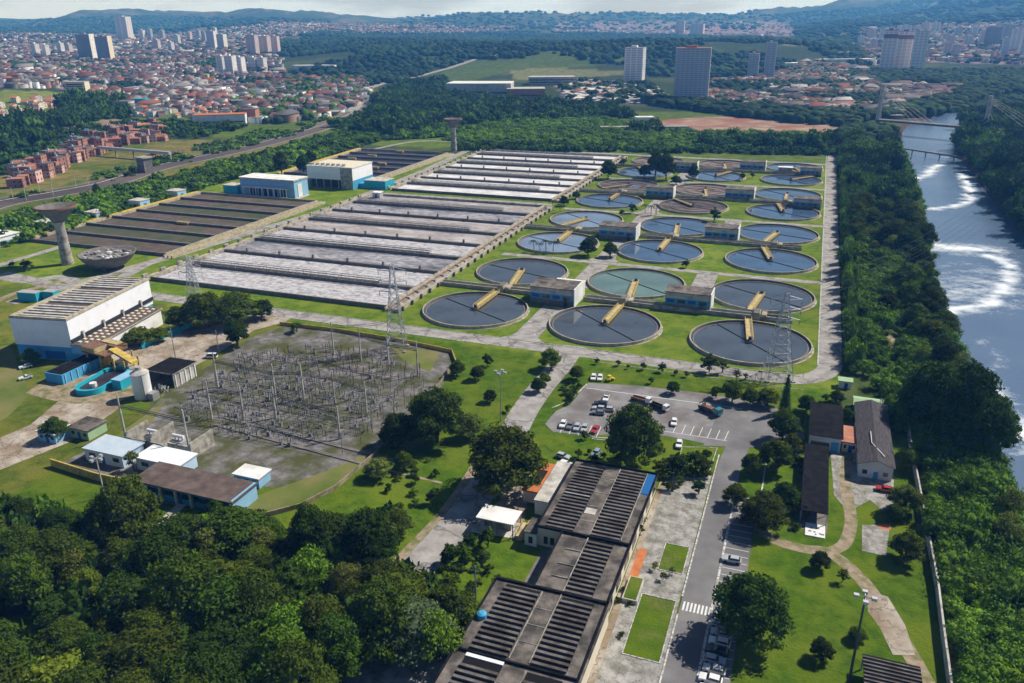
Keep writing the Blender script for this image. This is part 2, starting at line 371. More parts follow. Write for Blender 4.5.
# ------------------------------------------------------------------ haze
def haze():
    b = MB(); m = bpy.data.materials.new('haze_air'); m.use_nodes = True; n = m.node_tree; n.nodes.remove(n.nodes['Principled BSDF'])
    pv = n.nodes.new('ShaderNodeVolumePrincipled'); pv.inputs['Density'].default_value = HAZE; pv.inputs['Color'].default_value = (.12, .41, 1.0, 1); pv.inputs['Absorption Color'].default_value = (1, 1, 1, 1); pv.inputs['Anisotropy'].default_value = .1
    n.links.new(pv.outputs[0], n.nodes['Material Output'].inputs['Volume'])
    cx, cy = p2w(0, 0)
    P = [w2p(x, y) for x, y in ((-13500, -300), (13500, -300), (13500, 13800), (-13500, 13800))]
    b.prism(P, -9, 520, m); tag(b.build('haze'), kind='stuff')
haze()
# ------------------------------------------------------------------ terrain
def pixpoly_tint(px, py, c, base, P, col, soft=None):
    m = inpoly(px, py, P); base[m] = col
nr, ncol = 430, 520
dd = np.concatenate([np.geomspace(40, 900, 250), np.geomspace(905, 12800, nr-250)]); aa = np.radians(np.linspace(-60, 60, ncol))
D, AN = np.meshgrid(dd, aa, indexing='ij'); X = D*np.tan(AN)*.95; Y = D
ga = (X-OX)*ct+(Y-OY)*st; gb = -(X-OX)*st+(Y-OY)*ct
gz = hz(ga, gb)
dz = CH-gz; zz = Y*math.cos(PITCH)+dz*math.sin(PITCH); yc = -Y*math.sin(PITCH)+dz*math.cos(PITCH)
GPX = 512+FPX*X/zz+2.; GPY = 341.5+FPX*(yc/zz)-.0087*(GPX-512)
tint = np.zeros(ga.shape+(3,)); tint[:] = (.095, .165, .012); tint[gb < -38] = (.062, .118, .006); tint[(gb < -38) & (ga < -60)] = (.085, .12, .014)  # cloud shade painted into the tint: front lawns darker, tank lawns brighter
nn = fbm(ga/90, gb/90, 5, 3); n2 = fbm(ga/260, gb/260, 4, 5)
far = D > 780
tint[far] = (.026, .048, .014)
m = far & (nn > .35); tint[m] = (.045, .07, .02)
m = (D > 3800) & (n2 > .45) & (n2 < .8); tint[m] = (.09, .10, .06)
m = (gb > 440) & (D < 1150) & (ga < 150); tint[m] = (.07, .125, .014)
m = (ga < -315) & (D < 900); tint[m] = (.075, .115, .014); m &= (nn > .1); tint[m] = (.12, .13, .03)
CITY = [
 [(-60, 45), (150, 52), (280, 60), (290, 100), (250, 118), (185, 112), (130, 112), (95, 97), (60, 88), (-60, 88)],
 [(-60, 32), (150, 36), (275, 24), (330, 28), (250, 45), (280, 60), (-60, 50)],
 [(190, 100), (300, 78), (372, 80), (368, 100), (330, 118), (270, 124), (215, 120)],
 [(556, 80), (650, 84), (670, 98), (640, 104), (570, 101)],
 [(700, 84), (770, 78), (810, 62), (870, 72), (875, 88), (905, 100), (905, 118), (860, 120), (700, 104)],
 [(256, 22), (520, 27), (510, 34), (300, 34)], [(560, 22), (790, 22), (800, 40), (560, 31)],
 [(868, 88), (950, 86), (960, 98), (900, 112)], [(860, 28), (1080, 20), (1080, 66), (930, 62), (860, 66)],
 [(980, 108), (1080, 112), (1080, 150), (1005, 140), (985, 125)]]
for P in CITY: pixpoly_tint(GPX, GPY, None, tint, P, (.17, .15, .135))
for P, c in (([(-60, 98), (10, 90), (50, 91), (88, 94), (60, 102), (20, 101), (-60, 108)], (.12, .17, .03)),
             ([(430, 78), (470, 62), (520, 52), (600, 52), (640, 58), (600, 66), (520, 70), (470, 82)], (.05, .09, .014)),
             ([(512, 70), (560, 68), (630, 71), (632, 75), (520, 80)], (.12, .15, .05)),
             ([(-60, 130), (20, 128), (70, 140), (60, 150), (-60, 150)], (.08, .13, .02)),
             ([(60, 131), (118, 117), (125, 120), (70, 140)], (.2, .17, .09)), ([(620, 92), (665, 92), (665, 99), (622, 99)], (.12, .17, .04)),
             ([(830, 28), (880, 16), (930, 10), (960, 18), (900, 28), (840, 40)], (.06, .085, .03)),
             ([(780, 40), (830, 38), (830, 46), (790, 46)], (.10, .12, .05)),
             ([(225, 48), (255, 40), (262, 50), (232, 54)], (.11, .16, .05))): pixpoly_tint(GPX, GPY, None, tint, P, c)
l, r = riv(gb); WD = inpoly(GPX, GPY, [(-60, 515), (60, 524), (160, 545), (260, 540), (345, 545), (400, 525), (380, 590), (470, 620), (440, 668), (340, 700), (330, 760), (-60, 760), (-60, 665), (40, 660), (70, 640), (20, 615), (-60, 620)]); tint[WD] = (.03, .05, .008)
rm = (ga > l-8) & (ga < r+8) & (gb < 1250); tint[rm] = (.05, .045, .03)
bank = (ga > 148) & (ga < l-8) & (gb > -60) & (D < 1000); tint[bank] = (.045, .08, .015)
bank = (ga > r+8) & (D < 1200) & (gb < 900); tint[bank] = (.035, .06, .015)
tint *= (1+.12*nn[..., None])
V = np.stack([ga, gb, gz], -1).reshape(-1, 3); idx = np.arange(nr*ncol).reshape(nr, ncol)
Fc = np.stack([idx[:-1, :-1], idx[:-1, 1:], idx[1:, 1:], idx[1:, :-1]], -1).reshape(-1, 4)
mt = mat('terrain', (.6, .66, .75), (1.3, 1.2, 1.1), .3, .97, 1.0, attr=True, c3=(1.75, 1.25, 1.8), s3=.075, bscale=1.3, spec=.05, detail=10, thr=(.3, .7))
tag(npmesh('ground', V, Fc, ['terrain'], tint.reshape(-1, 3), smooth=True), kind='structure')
# ------------------------------------------------------------------ river
def river():
    bs = np.concatenate([np.arange(-420, -120, 6.), np.arange(-120, 480, 1.3), np.arange(480, 1290, 4.)]); k = 52
    l, r = riv(bs); s = np.linspace(0, 1, k)
    a = (l-7)[:, None]*(1-s)+(r+7)[:, None]*s; b = np.repeat(bs[:, None], k, 1)
    f = np.zeros(a.shape); jn = 1.15+.4*fbm(a/7, b/5, 4, 4)+.3*fbm(a/2.5, b/2, 2, 6); aj = a+2.2*fbm(a/12, b/10, 3, 8); bj = b+2.0*fbm(a/11, b/12, 3, 12)
    def line(P, w, amp):
        P = smooth_line(P, 8); best = np.full(a.shape, 1e9)
        for p, q in zip(P[:-1], P[1:]):
            dx, dy = q[0]-p[0], q[1]-p[1]; t = np.clip(((aj-p[0])*dx+(bj-p[1])*dy)/(dx*dx+dy*dy+1e-9), 0, 1)
            best = np.minimum(best, np.hypot(aj-p[0]-t*dx, bj-p[1]-t*dy))
        return amp*jn*np.exp(-(best/(w*2.1))**1.25)
    PX = lambda L: [A(x, y, -4) for x, y in L]
    f = np.maximum(f, line(PX([(912, 207), (935, 209), (955, 206), (968, 198), (970, 185), (962, 174)]), 2.2, 1.0))
    f = np.maximum(f, line(PX([(905, 181), (918, 178), (930, 172), (936, 165)]), 3.0, .95))
    f = np.maximum(f, line(PX([(936, 245), (955, 248), (985, 250)]), 6, .95))
    f = np.maximum(f, line(PX([(990, 255), (1006, 262), (1010, 275), (1004, 290), (985, 303), (968, 309), (950, 312)]), 2.6, 1.0))
    f = np.maximum(f, line(PX([(950, 290), (975, 295), (990, 282)]), 12, .55)); f = np.maximum(f, line(PX([(945, 270), (980, 270)]), 9, .4))
    f = np.maximum(f, line(PX([(985, 388), (995, 402), (1005, 412)]), 3, .8)); f = np.maximum(f, line(PX([(1002, 428), (1015, 432), (1030, 425)]), 5, 1.0)); f = np.maximum(f, line(PX([(1010, 452), (1030, 444)]), 2, .7))
    f = np.maximum(f, line(PX([(905, 150), (930, 152), (950, 158)]), 4, .5)); f = np.maximum(f, line(PX([(985, 340), (1000, 360), (990, 385)]), 3, .35))
    V = np.stack([a, b, np.full(a.shape, -4.)], -1).reshape(-1, 3); n = len(bs); idx = np.arange(n*k).reshape(n, k)
    Fc = np.stack([idx[:-1, :-1], idx[:-1, 1:], idx[1:, 1:], idx[1:, :-1]], -1).reshape(-1, 4)
    m = bpy.data.materials.new('river_water'); m.use_nodes = True; nt = m.node_tree; N = nt.nodes; L = nt.links; bs_ = N['Principled BSDF']
    tc = N.new('ShaderNodeTexCoord'); at = N.new('ShaderNodeAttribute'); at.attribute_name = 'tint'
    n1 = N.new('ShaderNodeTexNoise'); n1.inputs['Scale'].default_value = .5; n1.inputs['Detail'].default_value = 7; n1.inputs['Roughness'].default_value = .7; L.new(tc.outputs['Object'], n1.inputs['Vector'])
    sx = N.new('ShaderNodeSeparateColor'); L.new(at.outputs[0], sx.inputs[0])
    ad = N.new('ShaderNodeMath'); ad.operation = 'ADD'; L.new(sx.outputs[0], ad.inputs[0]); L.new(n1.outputs[0], ad.inputs[1])
    mr = N.new('ShaderNodeMapRange'); mr.inputs[1].default_value = .8; mr.inputs[2].default_value = 1.75; L.new(ad.outputs[0], mr.inputs[0])
    n3 = N.new('ShaderNodeTexNoise'); n3.inputs['Scale'].default_value = .03; n3.inputs['Detail'].default_value = 4; L.new(tc.outputs['Object'], n3.inputs['Vector'])
    c0 = N.new('ShaderNodeMix'); c0.data_type = 'RGBA'; L.new(n3.outputs[0], c0.inputs[0]); c0.inputs[6].default_value = (.07, .115, .19, 1); c0.inputs[7].default_value = (.13, .19, .28, 1)
    c1 = N.new('ShaderNodeMix'); c1.data_type = 'RGBA'; L.new(mr.outputs[0], c1.inputs[0]); L.new(c0.outputs[2], c1.inputs[6]); c1.inputs[7].default_value = (.72, .76, .8, 1)
    L.new(c1.outputs[2], bs_.inputs['Base Color'])
    r = N.new('ShaderNodeMapRange'); r.inputs[3].default_value = .2; r.inputs[4].default_value = .9; L.new(mr.outputs[0], r.inputs[0]); L.new(r.outputs[0], bs_.inputs['Roughness'])
    n2 = N.new('ShaderNodeTexNoise'); n2.inputs['Scale'].default_value = .55; n2.inputs['Detail'].default_value = 6; n2.inputs['Roughness'].default_value = .65; L.new(tc.outputs['Object'], n2.inputs['Vector'])
    bp = N.new('ShaderNodeBump'); bp.inputs['Strength'].default_value = .5; bp.inputs['Distance'].default_value = .35; L.new(n2.outputs[0], bp.inputs['Height']); L.new(bp.outputs[0], bs_.inputs['Normal'])
    t3 = np.repeat(f.reshape(-1, 1), 3, 1); tag(npmesh('river', V, Fc, [m], t3), kind='structure')
river()
# ------------------------------------------------------------------ roads and yards
def arc(c, r, a0, a1, n=8): return [(c[0]+r*math.cos(math.radians(a0+(a1-a0)*i/n)), c[1]+r*math.sin(math.radians(a0+(a1-a0)*i/n))) for i in range(n+1)]
ROADZ = .03
MAIN = smooth_line([(-204, -60), (-196, -6), (-190, 32), (-186, 66), (-181, 107), (-176, 147), (-176, 216), (-181, 319), (-188, 392), (-194, 448)], 3)
strip('road', MAIN, 8, ROADZ, 'asphalt_pale')
strip('road', smooth_line([(-250, -28), (-225, -31), (-205, -34), (-180, -30), (-140, -31), (-60, -31), (30, -31), (100, -31), (125, -31), (137, -28), (144, -18), (145, 0), (145, 60), (145, 240), (145, 420), (147, 570)], 4), 8, ROADZ+.01, 'asphalt_pale')
for b in (90, 210, 330): strip('road', [(-24 if b > 90 else -22, b), (50, b), (141, b)], 5, ROADZ+.014, 'asphalt_pale')
strip('road', [(-200, 455), (-60, 455), (60, 452), (141, 450)], 7, ROADZ+.014, 'asphalt_pale')
strip('road', [(-165, 217), (-100, 218), (-34, 218)], 6, ROADZ+.014, 'asphalt_pale')
for y0, y1 in ((-27, 16), (46, 87), (93, 137), (165, 207), (213, 257), (285, 327), (333, 377)):
    b = MB(); z = ROADZ+.018; w0 = 5
    x = 31 if y0 < 0 else 33
    P = [(x-w0-5, y0), (x-w0-1, y0+4), (x-w0, y0+8), (x-w0, y1), (x+w0, y1), (x+w0, y0+8), (x+w0+1, y0+4), (x+w0+5, y0)]
    sheet('road', P, z, 'asphalt_pale')
for y0, y1 in ((46, 87), (166, 207), (286, 327)): sheet('road', rect(83, 93, y0, y1), ROADZ+.018, 'asphalt_pale')
# left big road, lot, long road
def off0(P, d):
    P = [Vector(p) for p in P]; o = []
    for i, p in enumerate(P):
        t = (P[min(i+1, len(P)-1)]-P[max(i-1, 0)]).normalized(); o.append((p.x-t.y*d, p.y+t.x*d))
    return o[len(o)//3:]
BIG = smooth_line(PA([(574, 346), (560, 366), (541, 388), (524, 412), (505, 448), (478, 495), (452, 530), (418, 567), (398, 590), (372, 628), (345, 665), (330, 690)]), 4)
strip('road', BIG, 9, ROADZ+.022, 'asphalt_pale')
sheet('parking_lot', PA([(588, 383), (640, 386), (700, 393), (742, 399), (752, 412), (745, 428), (737, 441), (715, 446), (688, 440), (640, 432), (592, 436), (553, 432), (545, 424), (556, 411), (570, 405)]), ROADZ+.03, 'parking_asphalt')
LR = smooth_line([(119, -60), (120, -72), (119.5, -86), (118.5, -100), (118.3, -140), (118.3, -180), (118.5, -260)], 4)
strip('road', LR, 6.4, ROADZ+.036, 'asphalt'); sheet('road', [(112, -56), (124, -52), (136, -60), (138, -74), (125, -84), (110, -88)], ROADZ+.033, 'asphalt')
sheet('parking_strip', rect(121.7, 127.5, -260, -112), ROADZ+.028, 'asphalt')
b = MB()
for k in range(8): b.box(115.6+k*.78, 116.0+k*.78, -161.3, -158.4, ROADZ+.04, ROADZ+.044, 'paint_white')
tag(b.build('crosswalk'), kind='structure')
b = MB(); y = -112.5
while y > -230: b.box(121.9, 127.2, y-.07, y+.07, ROADZ+.034, ROADZ+.038, 'paint_white'); y -= 2.6
for p, q in (((586, 388), (742, 409)), ((653, 442), (592, 437))): b.seg(A(*p), A(*q), .25, ROADZ+.04, ROADZ+.044, 'paint_white')
for k in range(7):
    p = A(673+k*8.6, 433+k*1.2); q = A(677+k*8.6, 424+k*1.2); b.seg(p, q, .18, ROADZ+.04, ROADZ+.044, 'paint_white')
b.seg(A(662, 431), A(727, 441), .18, ROADZ+.04, ROADZ+.044, 'paint_white')
for k in range(5): b.seg(A(560+k*9, 433+k*1.2), A(565+k*9, 422+k*1.2), .18, ROADZ+.04, ROADZ+.044, 'paint_white')
tag(b.build('parking_markings'), kind='structure')
# kerbs
def kerb(P, w=.35): 
    b = MB()
    for p, q in zip(P[:-1], P[1:]): b.seg(p, q, w, 0, .16, 'kerb')
    tag(b.build('kerb'), kind='structure')
kerb([(121.55, -112), (121.55, -250)], .5); kerb([(115, -92), (115, -157)]); kerb([(115, -163), (115, -250)]); kerb([(-165, -26.7), (135, -26.7)], .25); kerb([(-135, -35.2), (20, -35.2)], .25); kerb([(140.7, -14), (140.7, 86)], .5); kerb([(140.7, 94), (140.7, 206)], .5); kerb([(140.7, 214), (140.7, 560)], .5)
kerb([(128.0, -110), (128.0, -82), (134, -76)]); kerb(PA([(552, 408), (570, 401), (587, 384)])); kerb(PA([(592, 439), (655, 446)])); kerb([(65, -38), (113, -38), (137, -38)], .2)
sheet('walkway', rect(101.7, 104.2, -205, -112), .018, 'yard_concrete')
strip('dirt_patch', off0(BIG, -5.5), 2.6, .026, 'dirt')
# centre-right forecourt slabs
sheet('pavement', [(103, -108), (114.5, -104), (114.8, -200), (103.5, -200)], .02, 'cracked_slab')
for P in (rect(108.2, 113.8, -149.5, -139), rect(106.6, 114.0, -178, -159), [(104.6, -109), (113.5, -106), (114, -88), (104.3, -91)]): sheet('lawn', P, .05, 'lawn'); kerb(P+[P[0]], .2)
sheet('dirt_patch', rect(102.6, 104.6, -158, -143), .045, 'orange_tile')
# yards by the hall
sheet('yard', PA([(120, 335), (200, 330), (262, 312), (300, 312), (285, 322), (255, 330), (215, 355), (160, 385), (120, 408), (70, 442), (0, 470), (-40, 475), (-40, 455), (30, 425), (60, 400), (40, 395), (30, 390), (60, 380), (95, 345)]), .035, 'yard_concrete')
sheet('yard', PA([(25, 393), (60, 372), (100, 385), (140, 372), (150, 400), (100, 402), (75, 404), (50, 400)]), .04, 'dirt')
sheet('lawn', PA([(118, 402), (135, 395), (150, 402), (145, 412), (122, 415)]), .06, 'lawn')
strip('path', smooth_line(PA([(-30, 275), (0, 277), (30, 281), (60, 277), (85, 285), (110, 283), (150, 262)]), 5), 7, .045, 'asphalt_pale')
strip('path', smooth_line(PA([(-20, 310), (8, 296), (28, 290), (62, 281)]), 5), 4, .05, 'dirt')
strip('road', smooth_line(PA([(-40, 283), (0, 265), (50, 250), (140, 220), (240, 188), (300, 172), (356, 154), (384, 147), (420, 141), (470, 142)]), 4), 5.5, .03, 'asphalt_pale')
sheet('dirt_field', PA([(-30, 350), (10, 345), (22, 372), (30, 395), (10, 415), (-30, 440)]), .03, 'lawn_dry')
# substation yard
SUBP = PA([(168, 392), (250, 338), (285, 326), (340, 330), (400, 338), (448, 350), (452, 368), (436, 398), (400, 428), (375, 452), (330, 490), (260, 487), (246, 520), (150, 500), (62, 462), (110, 440), (140, 420)])
sheet('gravel_yard', SUBP, .03, 'gravel')
for P in ([(390, 345), (440, 352), (430, 372), (405, 362)], [(245, 500), (330, 470), (372, 452), (330, 490), (240, 525)], [(110, 440), (150, 412), (166, 400), (150, 425), (128, 444)]): sheet('lawn', PA(P), .045, 'lawn_dry')
b = MB(); tr = PA([(215, 425), (385, 470)]); tr2 = PA([(225, 418), (400, 462)])
for P in (tr, tr2): b.seg(P[0], P[1], 1.2, .05, .3, 'concrete_dark')
tag(b.build('cable_trench', ), 'dark concrete cable trench running beside the substation yard', 'trench')
# SE paths
strip('path', smooth_line(PA([(748, 520), (775, 540), (805, 549), (830, 553), (860, 578), (885, 612), (908, 650), (930, 690)]), 5), 3.4, .03, 'dirt')
strip('path', smooth_line(PA([(830, 552), (845, 543), (851, 522), (848, 500), (845, 480), (848, 455)]), 5), 3.0, .034, 'dirt')
sheet('yard', PA([(830, 447), (862, 447), (864, 466), (894, 470), (893, 520), (870, 500), (848, 512), (834, 495)]), .028, 'cracked_slab')
strip('path', smooth_line(PA([(925, 400), (930, 440), (936, 480), (952, 540), (957, 570), (955, 600)]), 5), 3, .04, 'dirt')
strip('path', smooth_line(PA([(866, 300), (880, 325), (905, 355), (915, 372)]), 5), 2.5, .04, 'dirt')
sheet('court', PA([(862, 525), (890, 525), (886, 556), (862, 551)]), .05, 'cracked_slab'); sheet('dirt_patch', PA([(878, 524), (891, 524), (891, 530), (879, 529)]), .055, 'orange_tile')
sheet('paving_slabs', PA([(866, 590), (888, 597), (905, 625), (915, 655), (893, 655), (880, 628), (868, 612)]), .04, 'yard_concrete')
sheet('pavement', PA([(476, 520), (530, 524), (525, 540), (470, 532)]), .04, 'concrete_light'); sheet('yard', PA([(510, 470), (545, 478), (528, 500), (522, 535), (470, 527), (500, 500)]), .03, 'yard_concrete')
strip('path', PA([(374, 467), (442, 483)]), .9, .04, 'yard_concrete'); strip('path', PA([(196, 492), (160, 524)]), 2.6, .04, 'concrete_light')
sheet('yard', PA([(320, 690), (340, 655), (400, 642), (450, 650), (430, 700)]), .03, 'concrete')
# railway
RAIL = smooth_line([A(x, y) for x, y in ((-60, 226), (0, 205), (60, 194), (110, 184), (160, 168), (215, 156), (270, 143), (320, 129), (352, 117), (372, 105))], 6)
mat('track', (.10, .065, .05), (.17, .12, .10), .5, .98, .3)

def off(P, d):
    P = [Vector(p) for p in P]; o = []
    for i, p in enumerate(P):
        t = (P[min(i+1, len(P)-1)]-P[max(i-1, 0)]).normalized(); o.append((p.x-t.y*d, p.y+t.x*d))
    return o
for d in (-8, -4, 0, 4, 8, 14, 18): strip('railway_tracks', off(RAIL, d), 2.7, .14, 'track', zf=h1)
b = MB()
for d in (-8.7, -7.3, -4.7, -3.3, -.7, .7, 3.3, 4.7, 7.3, 8.7, 13.3, 14.7, 17.3, 18.7):
    Q = off(RAIL, d)
    for p, q in zip(Q[:-1], Q[1:]): b.seg(p, q, .2, .16+h1(*p), .4+h1(*p), 'rail_steel')
tag(b.build('railway_tracks'), kind='structure')
strip('railway_bed', off(RAIL, 5), 34, .05, 'ballast', zf=h1)
strip('platform_edge', off(RAIL, 11), 1.6, .5, 'concrete_light', zf=h1); strip('platform_edge', off(RAIL, -10.6), 1.2, .3, 'concrete_light', zf=h1)
strip('path', off(RAIL, -13), 3.5, .05, 'lawn_dry', zf=h1); strip('path', off(RAIL, 24), 5, .04, 'lawn_dry', zf=h1)
sheet('dirt_field', [A(x, y) for x, y in ((655, 121), (700, 117), (770, 117), (830, 121), (868, 127), (862, 133), (840, 135), (760, 133), (700, 131), (640, 128))], .3, 'red_earth')
FARROAD = [T(x, y) for x, y in ((352, 112), (370, 88), (385, 83), (420, 76), (450, 68), (480, 58), (510, 52))]
strip('road', [(p[0], p[1]) for p in FARROAD], 16, .5, 'asphalt_pale', zf=h1)
# ------------------------------------------------------------------ settling tanks
CS, RS = 57.77, 60.1
def water_mat(name, c1, c2):
    m = mat(name, c1, c2, .06, .06, spec=.5, c3=tuple(x*1.5 for x in c1), s3=.045, f3=.55); b = m.node_tree.nodes['Principled BSDF']
    nt = m.node_tree; n = nt.nodes.new('ShaderNodeTexNoise'); n.inputs['Scale'].default_value = .8; n.inputs['Detail'].default_value = 3
    tc = nt.nodes.new('ShaderNodeTexCoord'); nt.links.new(tc.outputs['Object'], n.inputs['Vector'])
    bp = nt.nodes.new('ShaderNodeBump'); bp.inputs['Strength'].default_value = .06; bp.inputs['Distance'].default_value = .1; nt.links.new(n.outputs[0], bp.inputs['Height']); nt.links.new(bp.outputs[0], b.inputs['Normal'])
water_mat('tank_water', (.050, .060, .072), (.085, .098, .112)); water_mat('tank_water_blue', (.045, .08, .14), (.075, .12, .19)); water_mat('tank_water_green', (.10, .16, .14), (.14, .2, .17)); water_mat('tank_water_pale', (.15, .2, .28), (.2, .25, .33))
mat('sludge', (.05, .04, .04), (.09, .07, .065), .15, .8, .3, c3=(.16, .13, .12), s3=.05)
mat('sludge_brown', (.13, .10, .09), (.17, .135, .12), .2, .9, .3, c3=(.22, .17, .15), s3=.05)
mat('foam_water', (.2, .19, .2), (.6, .58, .59), .9, .9, 1.0, c3=(.55, .53, .54), s3=.35, stretch=(.45, 1, 1), bscale=1.6, f3=.56, detail=9, spec=.1)
mat('foam_water_pale', (.42, .40, .41), (.62, .60, .61), .6, .9, .8, c3=(.72, .71, .71), s3=.2, stretch=(.4, 1, 1), bscale=1.2, f3=.5, detail=8, spec=.1)
mat('foam_grey', (.15, .15, .17), (.46, .44, .46), .5, .9, 1.0, c3=(.10, .10, .12), s3=.05, stretch=(.45, 1, 1), bscale=1.6, f3=.56, detail=9, spec=.1)
mat('foam_brown', (.22, .19, .185), (.42, .385, .375), .7, .9, 1.0, c3=(.5, .46, .45), s3=.12, stretch=(.4, 1, 1), bscale=1.6, f3=.55, detail=9, spec=.1)
mat('weed_water', (.085, .06, .05), (.15, .11, .09), .15, .8, .6, c3=(.07, .085, .035), s3=.06, bscale=1.5, f3=.54); mat('weed_green', (.055, .07, .03), (.10, .09, .055), .12, .8, .6, bscale=1.5)
mat('dark_water', (.03, .026, .035), (.05, .042, .05), .1, .25)
COLN = ['left', 'middle', 'right']; ROWN = ['first', 'second', 'third', 'fourth', 'fifth', 'sixth', 'seventh', 'eighth']
def ring(b, r0, r1, z0, z1, m, n=80): b.lathe([(r0, z0), (r0, z1), (r1, z1), (r1, z0)], m, n)
def tank(c, r):
    kind = {(1, 1): 'green', (0, 2): 'pale', (0, 3): 'pale', (0, 5): 'half', (1, 4): 'dry', (1, 5): 'brown', (0, 7): 'brown', (1, 7): 'brown', (0, 6): 'tank_blue'}.get((c, r), 'water' if r < 2 else 'tank_blue')
    desc = {'green': 'milky green water', 'pale': 'pale grey water', 'half': 'dark sludge and two water patches', 'dry': 'an empty dark sludge floor', 'brown': 'a drained brown floor', 'water': 'dark blue-grey water', 'tank_blue': 'sky-blue water'}[kind]
    ca, cb = c*CS, r*RS
    t = thing('settling_tank', '%s-column round tank, %s, %s row from the front' % (COLN[c], desc, ROWN[r]), 'settling tank', (ca, cb, 0), 0, 'round settling tanks')
    b = MB(); b.lathe([(22.99, -.3), (22.99, 1.3), (22.55, 1.3)], 'concrete_warm', 96); b.lathe([(22.54, 1.3), (22.41, -.2)], 'concrete_dark', 96); b.build('outer_wall', t, smooth=False)
    b = MB(); ring(b, 23.7, 23.02, 0, .1, 'concrete', 96); b.build('apron', t)
    b = MB(); ring(b, 21.7, 21.2, -1.2, .45, 'concrete_dark', 96); b.build('launder', t)
    wz = .28
    if kind in ('dry', 'brown', 'half'):
        b = MB(); b.lathe([(22.2, .9), (22.2, .12), (3, .06), (0.01, .06)], 'sludge' if kind != 'brown' else 'sludge_brown', 72); b.build('floor', t, smooth=False); b = MB(); b.lathe([(15, .1), (15, .45), (14.6, .45), (14.6, .1)], 'concrete_dark', 48); b.lathe([(7, .1), (7, .4), (6.7, .4), (6.7, .1)], 'sludge_brown', 32); b.build('floor_ring', t)
        if kind == 'half':
            b = MB()
            for x0, x1 in ((-11, -1.5), (1.5, 9)): b.add([(x0, -6, .2), (x1, -6, .2), (x1, 5, .2), (x0+1, 5, .2)], [(0, 1, 2, 3)], 'tank_water_pale')
            b.build('water', t)
    else:
        b = MB(); b.disc(22.4, wz, {'green': 'tank_water_green', 'pale': 'tank_water_pale', 'water': 'tank_water', 'tank_blue': 'tank_water_blue'}[kind], 96); b.build('water', t)
    bz = 1.5 if wz else 1.5
    up = (r % 2 == 0); base = math.pi/2 if up else -math.pi/2
    BR = {(0, 0): ((476, 310), (501, 291)), (1, 0): ((603, 326), (625, 302)), (2, 0): ((749, 342), (747, 318)), (1, 1): ((636, 279), (629, 297)), (2, 1): ((764, 290), (751, 308)), (0, 1): ((524, 268), (513, 284)), (2, 2): ((770, 261), (763, 249)), (2, 3): ((777, 233), (765, 242)), (1, 2): ((658, 253), (668, 241)), (0, 2): ((557, 244), (571, 233)), (1, 3): ((677, 225), (675, 233)), (0, 4): ((608, 203), (619, 195))}
    if (c, r) in BR:
        p, q = BR[(c, r)]; P = A(*p, 1.5); Q = A(*q, 1.5); ang = math.atan2(Q[1]-P[1], Q[0]-P[0])
    else: ang = base+rng.uniform(-.7, .7)
    d = (math.cos(ang), math.sin(ang)); L = 24.2
    br = MB(); cen = (d[0]*L/2, d[1]*L/2); br.obox(cen, d, L, 2.6, bz-.25, bz, 'yellow_pale'); br.build('bridge', t)
    n = (-d[1], d[0]); rl = MB()
    col = 'yellow_paint' if r < 4 else 'rust'
    for s in (-1, 1):
        o = (n[0]*s*1.3, n[1]*s*1.3)
        for zz in (.45, 1.0): rl.tube((o[0], o[1], bz+zz), (o[0]+d[0]*L, o[1]+d[1]*L, bz+zz), .09, col, n=4)
        for k in range(13): x = L*k/12; rl.tube((o[0]+d[0]*x, o[1]+d[1]*x, bz), (o[0]+d[0]*x, o[1]+d[1]*x, bz+1.0), .07, col, n=4)
        gb_ = [(o[0]*1.02, o[1]*1.02)]; rl.obox((o[0]+d[0]*L/2, o[1]+d[1]*L/2), d, L, .12, bz-.55, bz+.02, 'yellow_paint')
    rl.build('railing', t)
    b = MB(); b.tube((0, 0, -3), (0, 0, bz-.2), 1.3, 'concrete_dark', n=16); b.tube((0, 0, bz), (0, 0, bz+1.1), .7, 'dark_steel', n=10); b.build('centre_column', t)
    a2 = ARM+rng.uniform(-.3, .3); b = MB(); d2 = (math.cos(a2), math.sin(a2)); b.obox((0, 0), d2, 43.5, .28, .31, .55, 'dark_steel'); b.build('scraper_arm', t)
    b = MB(); e = (d[0]*23.3, d[1]*23.3); b.obox(e, n, 3.4, .8, .96, 1.25, 'dark_steel'); b.build('end_carriage', t)
_p, _q = A(453, 298), A(505, 322); ARM = math.atan2(_q[1]-_p[1], _q[0]-_p[0])
for c in range(3):
    for r in range(8): tank(c, r)
